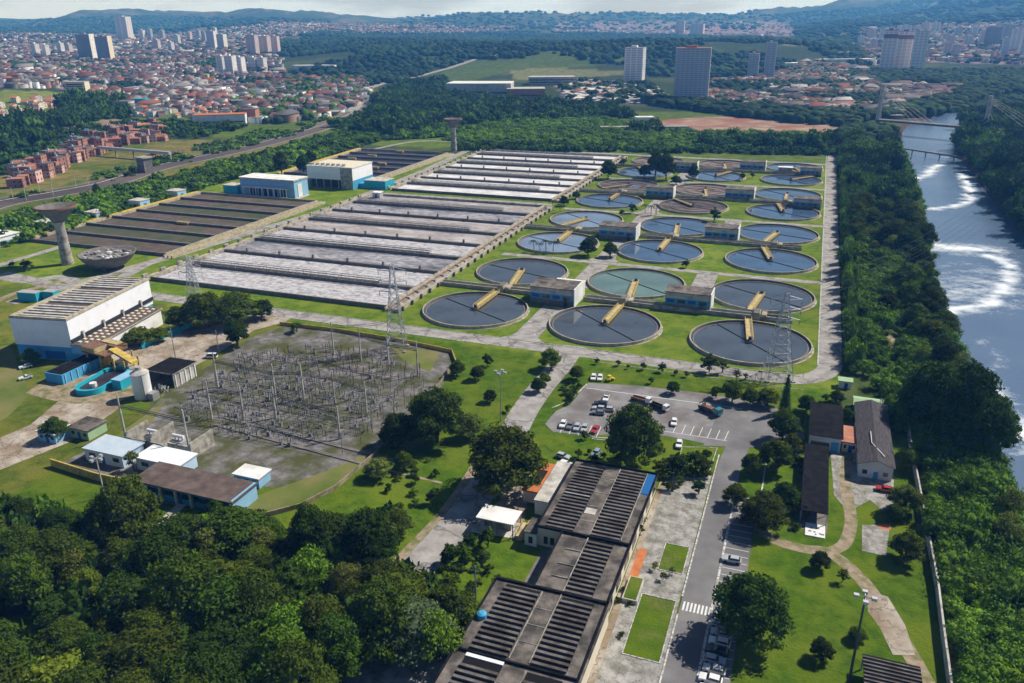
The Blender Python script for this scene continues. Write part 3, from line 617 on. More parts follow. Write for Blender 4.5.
# pairs share a raised channel with valve boxes
for k, cb in enumerate((30, 150.2, 270.4, 390.6)):
    t = thing('feed_channel', 'raised grey concrete channel between the %s and %s rows of round tanks' % (ROWN[2*k], ROWN[2*k+1]), 'channel', (0, cb, 0), 0, 'channels between tank rows')
    b = MB(); b.box(-30, 18.5, -2.2, -1.7, 0, 1.8, 'concrete_warm'); b.box(-30, 18.5, 1.7, 2.2, 0, 1.8, 'concrete_warm'); b.box(41, 130, -2.2, -1.7, 0, 1.8, 'concrete'); b.box(41, 130, 1.7, 2.2, 0, 1.8, 'concrete'); b.build('channel_wall', t)
    b = MB(); b.box(-30, 18.5, -1.7, 1.7, 0, 1.0, 'concrete_dark'); b.box(41, 130, -1.7, 1.7, 0, 1.0, 'concrete_dark'); b.build('channel_floor', t)
    for c in range(3):
        x = c*CS+(3 if c < 2 else 2)
        b = MB(); b.box(x-3.2, x-.4, -3.2, 3.2, 0, 3.0, 'concrete_warm'); b.box(x+.2, x+2.2, -2.6, 2.6, 1.8, 2.6, 'concrete_warm'); b.box(x-3.0, x-.6, -3.0, 3.0, 3.0, 3.3, 'concrete_dark'); b.build('valve_box', t)
    b = MB()
    for x0, x1 in ((-29, 18), (42, 120)):
        for s in (-1.95, 1.95):
            for zz in (2.3, 2.8): b.tube((x0, s, zz), (x1, s, zz), .05, 'galvanised', n=4)
            for i in range(int((x1-x0)/3)): b.tube((x0+i*3, s, 1.8), (x0+i*3, s, 2.8), .05, 'galvanised', n=4)
    b.build('railing', t)
# pump houses
def pump_house(x, y, W, D, H, label, white_end=True, wide_roof=False):
    t = thing('pump_house', label, 'pump house', (x, y, 0), 0, 'pump houses between the round tanks')
    b = MB(); b.box(0, W, 0, D, 0, H*.32, 'concrete_dark'); b.box(0, W, .0, D, H*.32, H*.66, 'blue_paint'); b.box(0, W, 0, D, H*.66, H, 'concrete_light'); b.build('wall', t)
    b = MB(); b.box(-.4, W+.2, -.5, D+.5, H, H+.35, 'roof_concrete'); b.build('roof', t)
    if white_end:
        b = MB(); b.box(W+.2, W+.6, -.6, D+.6, 0, H+.7, 'white_wall'); b.build('end_wall', t)
    for k in range(4):
        b = MB(); x0 = W*(.04+.24*k); b.box(x0, x0+W*.17, -.06, .0, H*.40, H*.60, 'glass_dark' if k % 2 else 'deep_blue'); b.build('window', t)
    b = MB(); b.box(W*.78, W*.86, -.08, 0, H*.02, H*.5, 'shadow_opening'); b.build('door', t)
    b = MB(); b.box(W*.1, W*.9, -.5, -.06, H*.33, H*.36, 'concrete'); b.build('ledge', t)
    return t
NM = 'blue-banded pump house, %s pair of rows, %s'
PH = [(19, 18, 20, 13, 0, 'between left and middle tanks'), (77, 30, 19, 10, 0, 'between middle and right tanks'),
      (19, 139, 21, 11, 1, 'between left and middle tanks'), (77, 154, 18, 10, 1, 'between middle and right tanks'),
      (21, 262, 19, 9, 2, 'between left and middle tanks'), (75, 272, 19, 9, 2, 'between middle and right tanks'), (121, 258, 17, 9, 2, 'at the right end'),
      (22, 376, 18, 9, 3, 'between left and middle tanks'), (73, 396, 20, 9, 3, 'between middle and right tanks'), (121, 386, 16, 8, 3, 'at the right end')]
for x, y, W, D, g, s in PH: pump_house(x, y, W, D, 7.6 if W > 17.5 else 6.5, NM % (ROWN[g], s))
t = thing('annex_shed', 'low white-roofed annex behind the nearest pump house', 'shed', (26, 32, 0)); b = MB(); b.box(0, 13, 0, 5, 0, 6.2, 'cream_wall'); b.build('wall', t); b = MB(); b.box(-.3, 13.3, -.3, 5.3, 6.2, 6.6, 'white_wall'); b.build('roof', t)
t = thing('sludge_tank_shed', 'small white-roofed shed on the far right pair of tanks', 'shed', (104, 391, 0)); b = MB(); b.box(0, 11, 0, 6, 0, 5, 'concrete'); b.build('wall', t); b = MB(); b.box(-.3, 11.3, -.3, 6.3, 5, 5.4, 'white_wall'); b.build('roof', t)
# ------------------------------------------------------------------ aeration basins
def aeration(name, label, x0, x1, y0, y1, n, water, pipes, skew=0.0, posts=True, wallm='concrete', hw=1.9, railm='concrete_light'):
    t = thing(name, label, 'aeration basin', ((x0+x1)/2, y0, 0)); ox = (x0+x1)/2
    def X(x, y): return x-ox+skew*(y-y0)/(y1-y0)*((x1-x)/(x1-x0))
    dy = (y1-y0)/n; H = hw
    b = MB()
    def bar(xa, xb, ya, yb, z0, z1, m): b.prism([(X(xa, ya), ya-y0), (X(xb, ya), ya-y0), (X(xb, yb), yb-y0), (X(xa, yb), yb-y0)], z0, z1, m)
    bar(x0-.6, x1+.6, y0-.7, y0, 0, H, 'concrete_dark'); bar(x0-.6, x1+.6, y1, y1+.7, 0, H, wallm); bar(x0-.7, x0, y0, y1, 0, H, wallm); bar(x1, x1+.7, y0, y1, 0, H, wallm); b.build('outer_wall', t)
    for k in range(n):
        ya, yb = y0+k*dy, y0+(k+1)*dy; b = MB(); wm = water[k % len(water)]
        b.add([(X(x0, ya), ya-y0, H-1.5), (X(x1, ya), ya-y0, H-1.5), (X(x1, yb), yb-y0, H-1.5), (X(x0, yb), yb-y0, H-1.5)], [(0, 1, 2, 3)], wm); b.build('water', t)
    for k in range(1, n):
        yy = y0+k*dy; b = MB(); pipe = pipes and k % 2 == 1; hw_ = 1.3 if pipe else .75
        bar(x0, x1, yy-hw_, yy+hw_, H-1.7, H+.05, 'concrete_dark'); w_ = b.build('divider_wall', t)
        if posts and not pipe:
            for j in range(6): b = MB(); xx = x0+(x1-x0)*(j+.7)/6.2; b.box(X(xx, yy)-.5, X(xx, yy)+.5, yy-y0-.5, yy-y0+.5, H+.05, H+1.9, 'concrete_dark'); b.build('air_valve', t)
        if pipe:
            xa, xb = x0+3, x0+(x1-x0)*.86; b = MB()
            for s, zz, r in ((-1.3, 1.2, .2), (1.3, 1.2, .2), (-1.3, 2.3, .16), (1.3, 2.3, .16), (0, .6, .35)): b.tube((X(xa, yy), yy-y0+s, H+zz), (X(xb, yy), yy-y0+s, H+zz), r, railm, n=5)
            m_ = int((xb-xa)/4.2)
            for j in range(m_+1):
                xx = xa+(xb-xa)*j/m_
                for s in (-1.3, 1.3): b.tube((X(xx, yy), yy-y0+s, H), (X(xx, yy), yy-y0+s, H+2.3), .15, railm, n=4)
                b.tube((X(xx, yy), yy-y0-1.3, H+1.2), (X(xx, yy), yy-y0+1.3, H+1.2), .09, railm, n=4)
            b.build('air_pipe', t)
    return t
t1 = aeration('aeration_basin', 'near aeration basin with grey foaming lanes and pipe walkways', -168, -38, -11, 207, 8, ['foam_water', 'foam_water', 'foam_grey', 'foam_water', 'foam_brown', 'foam_brown', 'foam_grey', 'foam_brown'], True)
t2 = aeration('aeration_basin', 'far aeration basin with almost white foaming lanes', -164, -39, 229, 436, 8, ['foam_water_pale'], True, skew=-8)
t3 = aeration('primary_basin', 'left settling basin of brown weedy lanes beside the funnel tower', -294, -194, 26, 172, 7, ['weed_water', 'weed_green', 'weed_water'], False, posts=False, wallm='concrete_warm')
t4 = aeration('primary_basin', 'far left settling basin of dark lanes behind the blue-trimmed sheds', -284, -200, 240, 404, 7, ['dark_water'], False, skew=-10, posts=False, wallm='concrete_warm')
t3['category'] = t4['category'] = 'settling basin'
mat('yellow_walk', (.62, .42, .04), (.7, .5, .08), .3, .8, c3=(.4, .28, .1), s3=.3, f3=.58)
for t, x0, x1, y0, y1, sk in ((t3, -294, -194, 26, 172, 0), (t4, -284, -200, 240, 404, -10)):
    ox = (x0+x1)/2; b = MB()
    b.prism([(x0-4.6-ox, 0), (x0-.8-ox, 0), (x0-.8-ox+sk, y1-y0), (x0-4.6-ox+sk, y1-y0)], 0, 2.0, 'yellow_walk')
    for k in range(int((y1-y0)/5)): yy = k*5+1; s_ = sk*yy/(y1-y0); b.tube((x0-1.0-ox+s_, yy, 1.7), (x0-1.0-ox+s_, yy, 2.8), .09, 'yellow_paint', n=4)
    for zz in (2.2, 2.8): b.tube((x0-1.0-ox, 0, zz), (x0-1.0-ox+sk, y1-y0, zz), .09, 'yellow_paint', n=4)
    b.build('yellow_walkway', t)
    for off_, mm in ((1.5, 'concrete_warm'), (4.0, 'yellow_pale'), (6.6, 'concrete_warm')):
        b = MB(); b.prism([(x1+off_-ox, -3), (x1+off_+.8-ox, -3), (x1+off_+.8-ox+sk*.0, y1-y0), (x1+off_-ox, y1-y0)], 0, 1.5, mm); b.build('side_channel', t)
for px, py, l in ((183, 222, 9), (372, 155, 9), (382, 163, 8), (355, 162, 8), (374, 167, 9), (400, 151, 7), (352, 158, 8)):
    a, b_ = A(px, py, 2); b = MB(); b.box(a-l*.5, a+l*.5, b_-1, b_+1, .9, 2.2, 'yellow_pale')
    for s in (-1, 1): b.tube((a-l*.5, b_+s, 3.1), (a+l*.5, b_+s, 3.1), .09, 'yellow_paint', n=4)
    for s in (-1, 1):
        for k in range(4): b.tube((a-l*.5+l*k/3, b_+s, 2.2), (a-l*.5+l*k/3, b_+s, 3.1), .08, 'yellow_paint', n=4)
    if px == 183: tag(b.build('scraper_bridge'), 'short yellow scraper bridge across the brown weedy basin', 'bridge', 'yellow scraper bridges')
    else: tag(b.build('scraper_bridge'), 'short yellow scraper bridge across the far dark basin', 'bridge', 'yellow scraper bridges on the dark basin')
# side channel right of the basins
def side_channel(name, label, x0, y0, y1, sk=0):
    t = thing(name, label, 'channel', (x0, y0, 0)); L_ = y1-y0
    for o, m in ((0, 'concrete_warm'), (3.2, 'concrete'), (6.2, 'concrete_warm')):
        b = MB(); b.box(o, o+.7, -3, L_, 0, 1.7, m); b.build('channel_wall', t)
    b = MB(); b.box(.7, 3.2, -2.5, L_, 0, .8, 'rust'); b.box(3.9, 6.2, -2.5, L_, 0, 1.2, 'concrete'); b.build('channel_floor', t)
    for k in range(int(L_/9)): b = MB(); b.box(7.0, 8.0, k*9, k*9+.7, 0, 2.0, 'concrete_dark'); b.build('buttress', t); b = MB(); b.box(2.6, 4.6, k*9+3, k*9+4, .8, 2.3, 'concrete'); b.build('sluice_gate', t)
side_channel('outlet_channel', 'pair of long concrete channels right of the near grey basin', -37.2, -11, 207); side_channel('outlet_channel', 'pair of long concrete channels right of the far white basin', -38.2, 229, 436)
def left_rail(label, P, m='concrete_warm'):
    t = thing('inlet_channel', label, 'channel', (P[0][0], P[0][1], 0)); o = P[0]
    b = MB()
    for p, q in zip(P[:-1], P[1:]): b.seg((p[0]-o[0], p[1]-o[1]), (q[0]-o[0], q[1]-o[1]), 2.2, 0, 1.6, m); 
    b.build('channel_wall', t)
    for p, q in zip(P[:-1], P[1:]):
        n = max(1, int(math.dist(p, q)/12))
        for k in range(n): b = MB(); x = p[0]+(q[0]-p[0])*k/n-o[0]; y = p[1]+(q[1]-p[1])*k/n-o[1]; b.box(x-.6, x+.6, y-1.5, y+1.5, 1.6, 3.2, 'concrete'); b.build('gate_frame', t)
left_rail('low concrete inlet channel with gate frames left of the near grey basin', [(-171.5, -12), (-171.5, 205)]); left_rail('low concrete inlet channel left of the far white basin', [(-168, 230), (-174, 436)])
t = thing('switch_kiosk', 'small grey kiosk at the corner where the two foam basins meet', 'kiosk', (*A(378, 198), 0)); b = MB(); b.box(-3, 3, -2.5, 2.5, 0, 4.2, 'galvanised'); b.build('wall', t); b = MB(); b.box(-3.3, 3.3, -2.8, 2.8, 4.2, 4.5, 'white_panel'); b.build('roof', t); b = MB(); b.box(-1, 1, -2.6, -2.5, .3, 3.2, 'deep_blue'); b.build('door', t)
for i, (px, py, nm) in enumerate(((48, 229, 'nearest'), (97, 219, 'second'), (140, 207, 'third'), (177, 197, 'farthest'))):
    a, b_ = A(px, py); t = thing('gate_house', '%s of the four small white and blue gate houses along the weedy basin' % nm, 'gate house', (a, b_, 0), 0, 'gate houses beside the weedy basin')
    b = MB(); b.box(-5, 5, -4.5, 4.5, 0, 5, 'white_wall'); b.box(5, 5.2, -4.5, 4.5, 0, 4.8, 'blue_pale'); b.build('wall', t)
    b = MB(); b.box(-5.3, 5.5, -4.8, 4.8, 5, 5.4, 'concrete_light'); b.build('roof', t); b = MB(); b.box(5.2, 5.35, -1.2, 1.2, 0, 3, 'deep_blue'); b.build('door', t)
# ------------------------------------------------------------------ blue trimmed buildings
def shed1():
    x0, y0 = -264, 180; W, D, H = 47, 17, 12
    t = thing('blower_building', 'pale blue building with white roof and columned front above the weedy basin', 'building', (x0, y0, 0), 0)
    b = MB(); b.box(0, W, 0, D, 0, H, 'blue_pale'); b.build('wall', t); b = MB(); b.box(-.5, W+.5, -.8, D+.5, H, H+1.2, 'concrete_light', 'white_wall'); b.build('roof', t)
    b = MB(); b.box(4, W-4, -3.5, -.05, H*.55, H*.6, 'white_wall'); b.build('canopy', t)
    for k in range(8): b = MB(); x = 5+k*(W-10)/7; b.box(x-.3, x+.3, -3.4, -2.8, 0, H*.55, 'white_wall'); b.build('column', t)
    for k in range(8): b = MB(); x = 7+k*(W-12)/8; b.box(x, x+3, -.06, 0, .5, H*.5, 'glass_dark'); b.build('window', t)
    b = MB(); b.box(W, W+.3, 4, 9, 0, H*.8, 'white_wall'); b.box(W+.3, W+3.0, -1, 14, 0, .5, 'concrete_light'); b.build('end_wall', t)
    t2 = thing('annex_shed', 'small cyan annex left of the pale blue columned building', 'shed', (-280, 180, 0)); b = MB(); b.box(0, 13, 0, 10, 0, 6, 'cyan_paint'); b.build('wall', t2); b = MB(); b.box(-.3, 13.3, -.3, 10.3, 6, 6.4, 'concrete_light'); b.build('roof', t2)
shed1()
def shed2():
    x0, y0 = -234, 222; W, D, H = 40, 30, 16
    t = thing('machine_hall', 'white upper storey machine hall with blue base and rooftop ventilators', 'building', (x0, y0, 0))
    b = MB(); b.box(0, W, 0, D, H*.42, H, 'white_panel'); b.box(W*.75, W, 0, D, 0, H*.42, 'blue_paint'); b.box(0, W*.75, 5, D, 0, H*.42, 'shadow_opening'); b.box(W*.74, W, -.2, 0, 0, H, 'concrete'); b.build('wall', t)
    b = MB(); b.box(-.4, W+.4, -.4, D+.4, H, H+.6, 'white_wall', 'cream_wall'); b.build('roof', t)
    for k in range(7): b = MB(); x = 3+k*4.6; b.tube((x, 4, H+.6), (x, 4, H+2.2), 1.5, 'galvanised', r2=1.7, n=12); b.build('ventilator', t)
    for k in range(5): b = MB(); x = 1+k*6.5; b.box(x-.3, x+.3, .2, .8, 0, H*.42, 'concrete'); b.build('column', t)
    t2 = thing('annex_shed', 'bright cyan annex right of the white machine hall', 'shed', (-189, 230, 0)); b = MB(); b.box(0, 18, 0, 14, 0, 6, 'cyan_paint'); b.box(-5, -.2, 0, 6, 0, 3.5, 'blue_paint'); b.build('wall', t2); b = MB(); b.box(-.3, 18.3, -.3, 14.3, 6, 6.4, 'concrete_light'); b.build('roof', t2)
shed2()
# small white building at the left edge
t = thing('office_block', 'long low white office with blue base at the left edge of the lawn', 'building', (-318, 5, 0)); b = MB(); b.box(0, 18, 0, 20, 0, 2.5, 'blue_pale'); b.box(0, 18, 0, 20, 2.5, 5, 'white_wall'); b.build('wall', t); b = MB(); b.box(-.5, 18.5, -.5, 20.5, 5, 5.5, 'white_wall'); b.build('roof', t)
# ------------------------------------------------------------------ funnel towers and bowl
def funnel(px, py, R, H, name, label):
    a, b_ = A(px, py); t = thing('water_tower', label, 'water tower', (a, b_, 0), 0, 'funnel-topped concrete towers')
    b = MB(); b.lathe([(3.1, 0), (2.6, H*.35), (2.4, H*.68), (3.0, H*.74)], 'concrete', 20); b.build('shaft', t, smooth=True)
    b = MB(); b.lathe([(2.9, H*.73), (R*.45, H*.81), (R*.8, H*.92), (R*.97, H*.985), (R, H), (R-.5, H), (R*.7, H*.93), (R*.3, H*.86), (.01, H*.85)], 'concrete_dark', 40); b.build('funnel', t, smooth=True)
    b = MB(); b.lathe([(R+.02, H-.9), (R+.25, H-.9), (R+.25, H+.05), (R-.5, H+.05)], 'rust', 40); b.build('rim', t)
funnel(68, 264, 9.6, 31, 'near', 'funnel-topped concrete tower on the lawn by the weedy basin'); funnel(454, 151, 8.8, 31, 'far', 'distant funnel-topped concrete tower at the corner of the far basins')
a, b_ = A(106, 270, 0); t = thing('concrete_bowl', 'wide dark concrete dish resting on the lawn below the funnel tower', 'dish', (a-1.5, b_+4, 0))
b = MB(); b.lathe([(.01, .2), (4.5, .3), (8.5, 2.0), (12.2, 5.4), (13.6, 7.6), (14, 8.3), (13.5, 8.3), (12.6, 7.4), (9, 6.8), (.01, 6.7)], 'concrete_dark', 56); b.build('shell', t, smooth=True)
b = MB()
for k in range(70):
    r = 12*math.sqrt(rng.random()); q = rng.random()*6.28; x, y = r*math.cos(q), r*math.sin(q); s = rng.uniform(.4, 1.3); b.box(x-s, x+s, y-s*.6, y+s*.6, 6.7, 6.9+rng.random()*.8, ['galvanised', 'concrete', 'concrete_dark', 'white_panel'][k % 4])
b.build('rubble_fill', t)
b = MB()
for k in range(5): q = k*1.257; b.tube((5*math.cos(q), 5*math.sin(q), 0), (6*math.cos(q), 6*math.sin(q), 1.0), .8, 'concrete_dark', n=8)
b.build('foot', t)
# ------------------------------------------------------------------ the white hall and its yard
def hall():
    t = thing('treatment_hall', 'long white hall with slatted concrete roof and low skylit annex', 'building', (-143, -106, 0), math.radians(10.3))
    b = MB(); b.box(0, 24, 0, 51, 5.5, 16, 'white_panel'); b.box(.3, 23.7, .3, 50.7, 0, 5.5, 'blue_paint'); b.build('wall', t)
    b = MB(); b.box(0, 24, 0, 51, 15.9, 16.1, 'roof_rust')
    for x0, x1, y0, y1 in ((0, 24, 0, 1), (0, 24, 50, 51), (0, 2.2, 1, 50), (22.6, 24, 1, 50)): b.box(x0, x1, y0, y1, 16.1, 16.9, 'concrete_warm')
    b.build('roof', t)
    b = MB()
    for k in range(18):
        y = 2.2+k*2.7
        if 13 < y < 17 or 32 < y < 36: continue
        b.box(2.2, 22.6, y, y+1.25, 16.1, 16.7, 'concrete_light')
    b.build('roof_slats', t)
    b = MB(); b.box(24.02, 24.5, 0, 51, 7.2, 8.6, 'shadow_opening'); b.build('window_strip', t)
    b = MB(); b.box(24, 33, -.4, 42, 0, 3.4, 'blue_paint'); b.box(24, 33.2, -.5, 42, 3.4, 6.6, 'blue_pale' ); b.box(33.2, 33.4, 0, 42, 0, 6.6, 'white_wall'); b.build('annex_wall', t)
    b = MB(); b.box(24, 34, -.8, 42.6, 6.6, 7.1, 'concrete_warm', 'roof_rust'); b.build('annex_roof', t)
    for i in range(14):
        for j in range(3): b = MB(); x = 25.4+j*2.8; y = 1.5+i*2.9; b.box(x, x+1.1, y, y+1.1, 7.1, 7.4, 'cream_wall'); b.build('skylight', t)
    for k in range(4): b = MB(); b.box(24.1, 24.9, 6+k*12, 6.8+k*12, 7.1, 10, 'concrete_light'); b.build('column', t)
    b = MB(); b.box(33.4, 33.6, 7, 12, 0, 4.6, 'deep_blue'); b.build('door', t); b = MB(); b.box(12, 20, -.05, .28, .5, 3.5, 'deep_blue'); b.build('door', t)
hall()
t = thing('settling_trough', 'long bright blue steel trough on the yard beside the white hall', 'trough', (-114, -119, 0)); b = MB(); b.box(0, 8, 0, 18, 0, 3.6, 'blue_paint'); b.build('hull', t); b = MB(); b.box(.4, 7.6, .4, 17.6, 3.6, 3.75, 'roof_dark'); b.build('lid', t)
b = MB()
for k in range(7): b.box(8, 8.25, 1+k*2.6, 1.3+k*2.6, 0, 3.6, 'blue_pale')
b.build('rib', t)
a, b_ = A(104, 383); t = thing('round_trough', 'stadium-shaped dark basin with a cyan rim on the yard', 'basin', (a, b_, 0), math.radians(8))
P = arc((0, 6), 5, 0, 180, 14)+arc((0, -6), 5, 180, 360, 14); P2 = [(x*.86, y*.9) for x, y in P]; b = MB(); n_ = len(P)
b.add([(x, y, 0) for x, y in P]+[(x, y, 2) for x, y in P]+[(x, y, 2) for x, y in P2]+[(x, y, .6) for x, y in P2], [(i+k*n_, (i+1) % n_+k*n_, (i+1) % n_+(k+1)*n_, i+(k+1)*n_) for k in range(3) for i in range(n_)], 'cyan_paint'); b.build('rim', t)
b = MB(); b.add([(x, y, .9) for x, y in P2], [tuple(range(n_))], 'dark_water'); b.build('water', t); b = MB(); b.tube((0, -5, .9), (0, -5, 2.4), 1.2, 'white_wall', n=10); b.build('pump', t)
a, b_ = A(124, 386); t = thing('steel_container', 'cyan steel container between the oval basin and the white silo', 'container', (a-2, b_-3, 0)); b = MB(); b.box(0, 4, 0, 8, 0, 3.4, 'cyan_paint'); b.build('body', t); b = MB(); b.box(-.1, 4.1, -.1, 8.1, 3.4, 3.55, 'blue_pale'); b.build('lid', t)
for px, py, nm in ((31, 300, 'left'), (52, 299, 'right')):
    a, b_ = A(px, py); t = thing('steel_container', '%s of the two cyan containers on the lawn behind the white hall' % ('longer' if nm == 'left' else 'shorter'), 'container', (a, b_, 0), .15); L_ = 5 if nm == 'left' else 3; b = MB(); b.box(-L_, L_, -2, 2, 0, 4, 'cyan_paint'); b.build('body', t); b = MB(); b.box(-L_-.1, L_+.1, -2.1, 2.1, 4, 4.15, 'galvanised'); b.build('lid', t)
# yellow screening machine
a, b_ = A(112, 366); t = thing('screening_machine', 'yellow steel conveyor machine with a rusty deck beside the white hall', 'machine', (a, b_, 0), math.radians(-6))
for x, y in ((-7, -4), (-7, 4), (0, -4), (0, 4), (7, -4), (7, 4), (11, -3), (11, 3)): b = MB(); b.tube((x, y, 0), (x, y, 6 if x < 9 else 5), .35, 'yellow_paint', n=6); b.build('leg', t)
b = MB(); b.box(-8, 4, -5, 5, 6, 6.6, 'rust'); b.box(-8, -1, -5, 1, 6.6, 8.4, 'yellow_pale', 'rust'); b.box(-5, 3, 1, 4, 8.4, 8.8, 'yellow_pale'); b.build('deck', t)
b = MB(); b.add([(2, -1.5, 6.8), (13, -1.5, 3.5), (13, 1.5, 3.5), (2, 1.5, 6.8), (2, -1.5, 7.6), (13, -1.5, 4.3), (13, 1.5, 4.3), (2, 1.5, 7.6)], [(0, 3, 2, 1), (4, 5, 6, 7), (0, 1, 5, 4), (1, 2, 6, 5), (2, 3, 7, 6), (3, 0, 4, 7)], 'yellow_paint'); b.build('conveyor', t)
b = MB()
for s in (-5, 5):
    for zz in (7.1, 7.7): b.tube((-8, s, zz), (4, s, zz), .12, 'yellow_paint', n=4)
for x in range(-8, 5, 2): b.tube((x, -5, 6.6), (x, -5, 7.7), .1, 'yellow_paint', n=4)
b.build('railing', t); b = MB(); b.box(-6, -2, -2, 2, 0, 3, 'yellow_paint'); b.box(2, 5, -2, 3, 0, 2.4, 'dark_steel'); b.build('hopper', t)
a, b_ = A(144, 397); t = thing('storage_silo', 'stout white cylindrical silo with conical cap on the yard', 'silo', (a, b_, 0)); b = MB(); b.lathe([(2.9, 0), (2.9, 9)], 'white_wall', 24); b.build('body', t, smooth=True); b = MB(); b.lathe([(3.05, 9), (1.2, 10.2), (1.0, 11.2), (.01, 11.2)], 'concrete_light', 24); b.build('cap', t); b = MB(); b.tube((2.6, -1.8, 0), (2.6, -1.8, 9.3), .25, 'galvanised', n=6); b.box(3, 5.5, -1.5, 1.5, 0, 2.5, 'steel'); b.build('ladder', t)
t = thing('equipment_shed', 'open grey concrete shed beside the white silo', 'shed', (-78, -108, 0)); b = MB(); b.box(0, .4, 0, 11, 0, 5, 'concrete_dark'); b.box(0, 11, 10.6, 11, 0, 5, 'concrete_dark'); b.box(10.6, 11, 0, 11, 0, 5, 'concrete_light'); b.build('wall', t); b = MB(); b.box(-.4, 11.4, -.5, 11.4, 5, 5.5, 'concrete', 'roof_dark'); b.build('roof', t)
for k in range(5): b = MB(); b.box(11.0, 11.25, .5+k*2.4, 1.0+k*2.4, 0, 5, 'white_wall'); b.build('column', t)
b = MB()
for k in range(26): x, y = rng.uniform(-7, -1), rng.uniform(-9, -1); s = rng.uniform(.2, .5); b.tube((x, y, 0), (x+rng.uniform(-1, 1), y+rng.uniform(-1, 1), rng.uniform(.8, 2.6)), s*.5, ['white_wall', 'galvanised', 'dark_steel'][k % 3], n=6)
b2 = b.build('pump_set', None, (-65, -109, 0)); tag(b2, 'tangle of white pipes and pumps beside the silo and the open shed', 'pumps')
def wall(name, label, P, h, m, th=.3, cat='wall', zf=None):
    b = MB()
    for p, q in zip(P[:-1], P[1:]):
        z = zf((p[0]+q[0])/2, (p[1]+q[1])/2) if zf else 0; b.seg(p, q, th, z-.3, z+h, m)
    return tag(b.build(name), label, cat)
wall('boundary_wall', 'low cyan wall between the yard and the bushes by the hall', PA([(142, 349), (160, 340), (189, 328)]), 2.0, 'cyan_paint', .5)
wall('boundary_wall', 'yellow wall in front of the two blue huts', PA([(52, 466), (96, 480), (142, 490)]), 2.4, 'yellow_paint', .4); wall('boundary_wall', 'yellow wall along the far edge of the substation yard', PA([(280, 325), (340, 332), (400, 342), (452, 353), (456, 364)]), 1.5, 'yellow_paint', .3)
wall('boundary_wall', 'low rusty yellow wall at the near right edge of the substation yard', PA([(452, 366), (440, 385), (380, 452), (335, 490), (300, 508), (255, 520)]), 1.4, 'dirt', .3); wall('boundary_wall', 'long pale grey wall between the track and the riverside trees at right', PA([(903, 400), (910, 450), (922, 515), (936, 590), (942, 640), (950, 700)]), 2.6, 'concrete_light', .4)
mat('hut_roof', (.42, .5, .58), (.5, .56, .62), .4, .6)
def hut(name, label, x0, x1, y0, y1, h, wm, rm, door=True, cat='hut', nw=2, over=.4):
    W, D = x1-x0, y1-y0; t = thing(name, label, cat, (x0, y0, 0)); b = MB(); b.box(0, W, 0, D, 0, h, wm); b.build('wall', t)
    b = MB(); b.box(-over, W+over, -over, D+over, h, h+.3, rm); b.build('roof', t)
    for k in range(nw): b = MB(); x = W*(.12+.62*k/max(1, nw-1)); b.box(x, x+W*.16, -.05, 0, h*.4, h*.75, 'glass_dark'); b.build('window', t)
    if door: b = MB(); b.box(W*.44, W*.44+1.1, -.06, 0, 0, min(2.3, h*.8), 'deep_blue'); b.build('door', t)
    return t
hut('equipment_hut', 'pale blue box hut with light roof, left of the pair behind the yellow wall', -56, -42, -156, -148, 3.8, 'hut_blue', 'hut_roof'); hut('equipment_hut', 'white-roofed pale blue hut, right of the pair beside the blast walls', -38, -23, -155, -148, 3.8, 'hut_blue', 'white_panel')
hut('gravel_hut', 'small teal hut with white roof alone on the gravel by the trees', -7, 1, -152, -147, 3, 'blue_pale', 'white_wall', cat='hut'); hut('green_hut', 'small pale green hut with grey roof beside the yard track', -72, -64.5, -147, -140, 3.2, 'pale_green', 'roof_concrete', nw=3); hut('white_hut', 'small white and blue hut under the round dark tree', -79, -72, -152, -146, 3.2, 'blue_pale', 'white_wall')
t = hut('control_building', 'long low substation building with brown flat roof and blue end wall', -28, 3, -165, -156.5, 4.4, 'blue_paint', 'roof_rust', cat='building', nw=6, over=.9); b = MB(); b.box(31.0, 31.5, -.5, 9, 0, 4.9, 'blue_pale'); b.build('end_wall', t)
for k in range(3): b = MB(); b.box(8+k*5, 8.4+k*5, -.8, -.1, 0, 4.4, 'cream_wall'); b.build('column', t)
# blast walls and transformers
t = thing('blast_wall', 'row of grey concrete blast walls around the transformers', 'wall', (-50, -147, 0)); 
for x0, x1, y0, y1, h in ((0, 14, 0, .5, 4), (0, .5, .5, 9, 5.2), (9, 9.5, .5, 10, 5.8), (14.5, 22.5, 1.5, 2, 4), (22.5, 23, 1.5, 11, 5.2)): b = MB(); b.box(x0, x1, y0, y1, 0, h, 'concrete'); b.build('wall_panel', t)
for x, lab in ((-44.5, 'left'), (-35, 'right')):
    t = thing('transformer', 'grey power transformer in the %s bay of the blast walls' % lab, 'transformer', (x, -141.5, 0)); b = MB(); b.box(-2.2, 2.2, -1.5, 1.5, .4, 3, 'galvanised'); b.build('tank', t)
    b = MB(); b.tube((-2, 0, 4.2), (2, 0, 4.2), .5, 'white_panel', n=10); b.build('conservator', t)
    for k in range(3): b = MB(); b.tube((-1.3+k*1.3, 0, 3), (-1.3+k*1.3, .2, 4.6), .16, 'porcelain', n=6); b.build('bushing', t)
    b = MB(); [b.box(-2.2+k*.5, -2+k*.5, 1.5, 2.6, .6, 2.6, 'steel') for k in range(9)]; b.build('radiator', t)
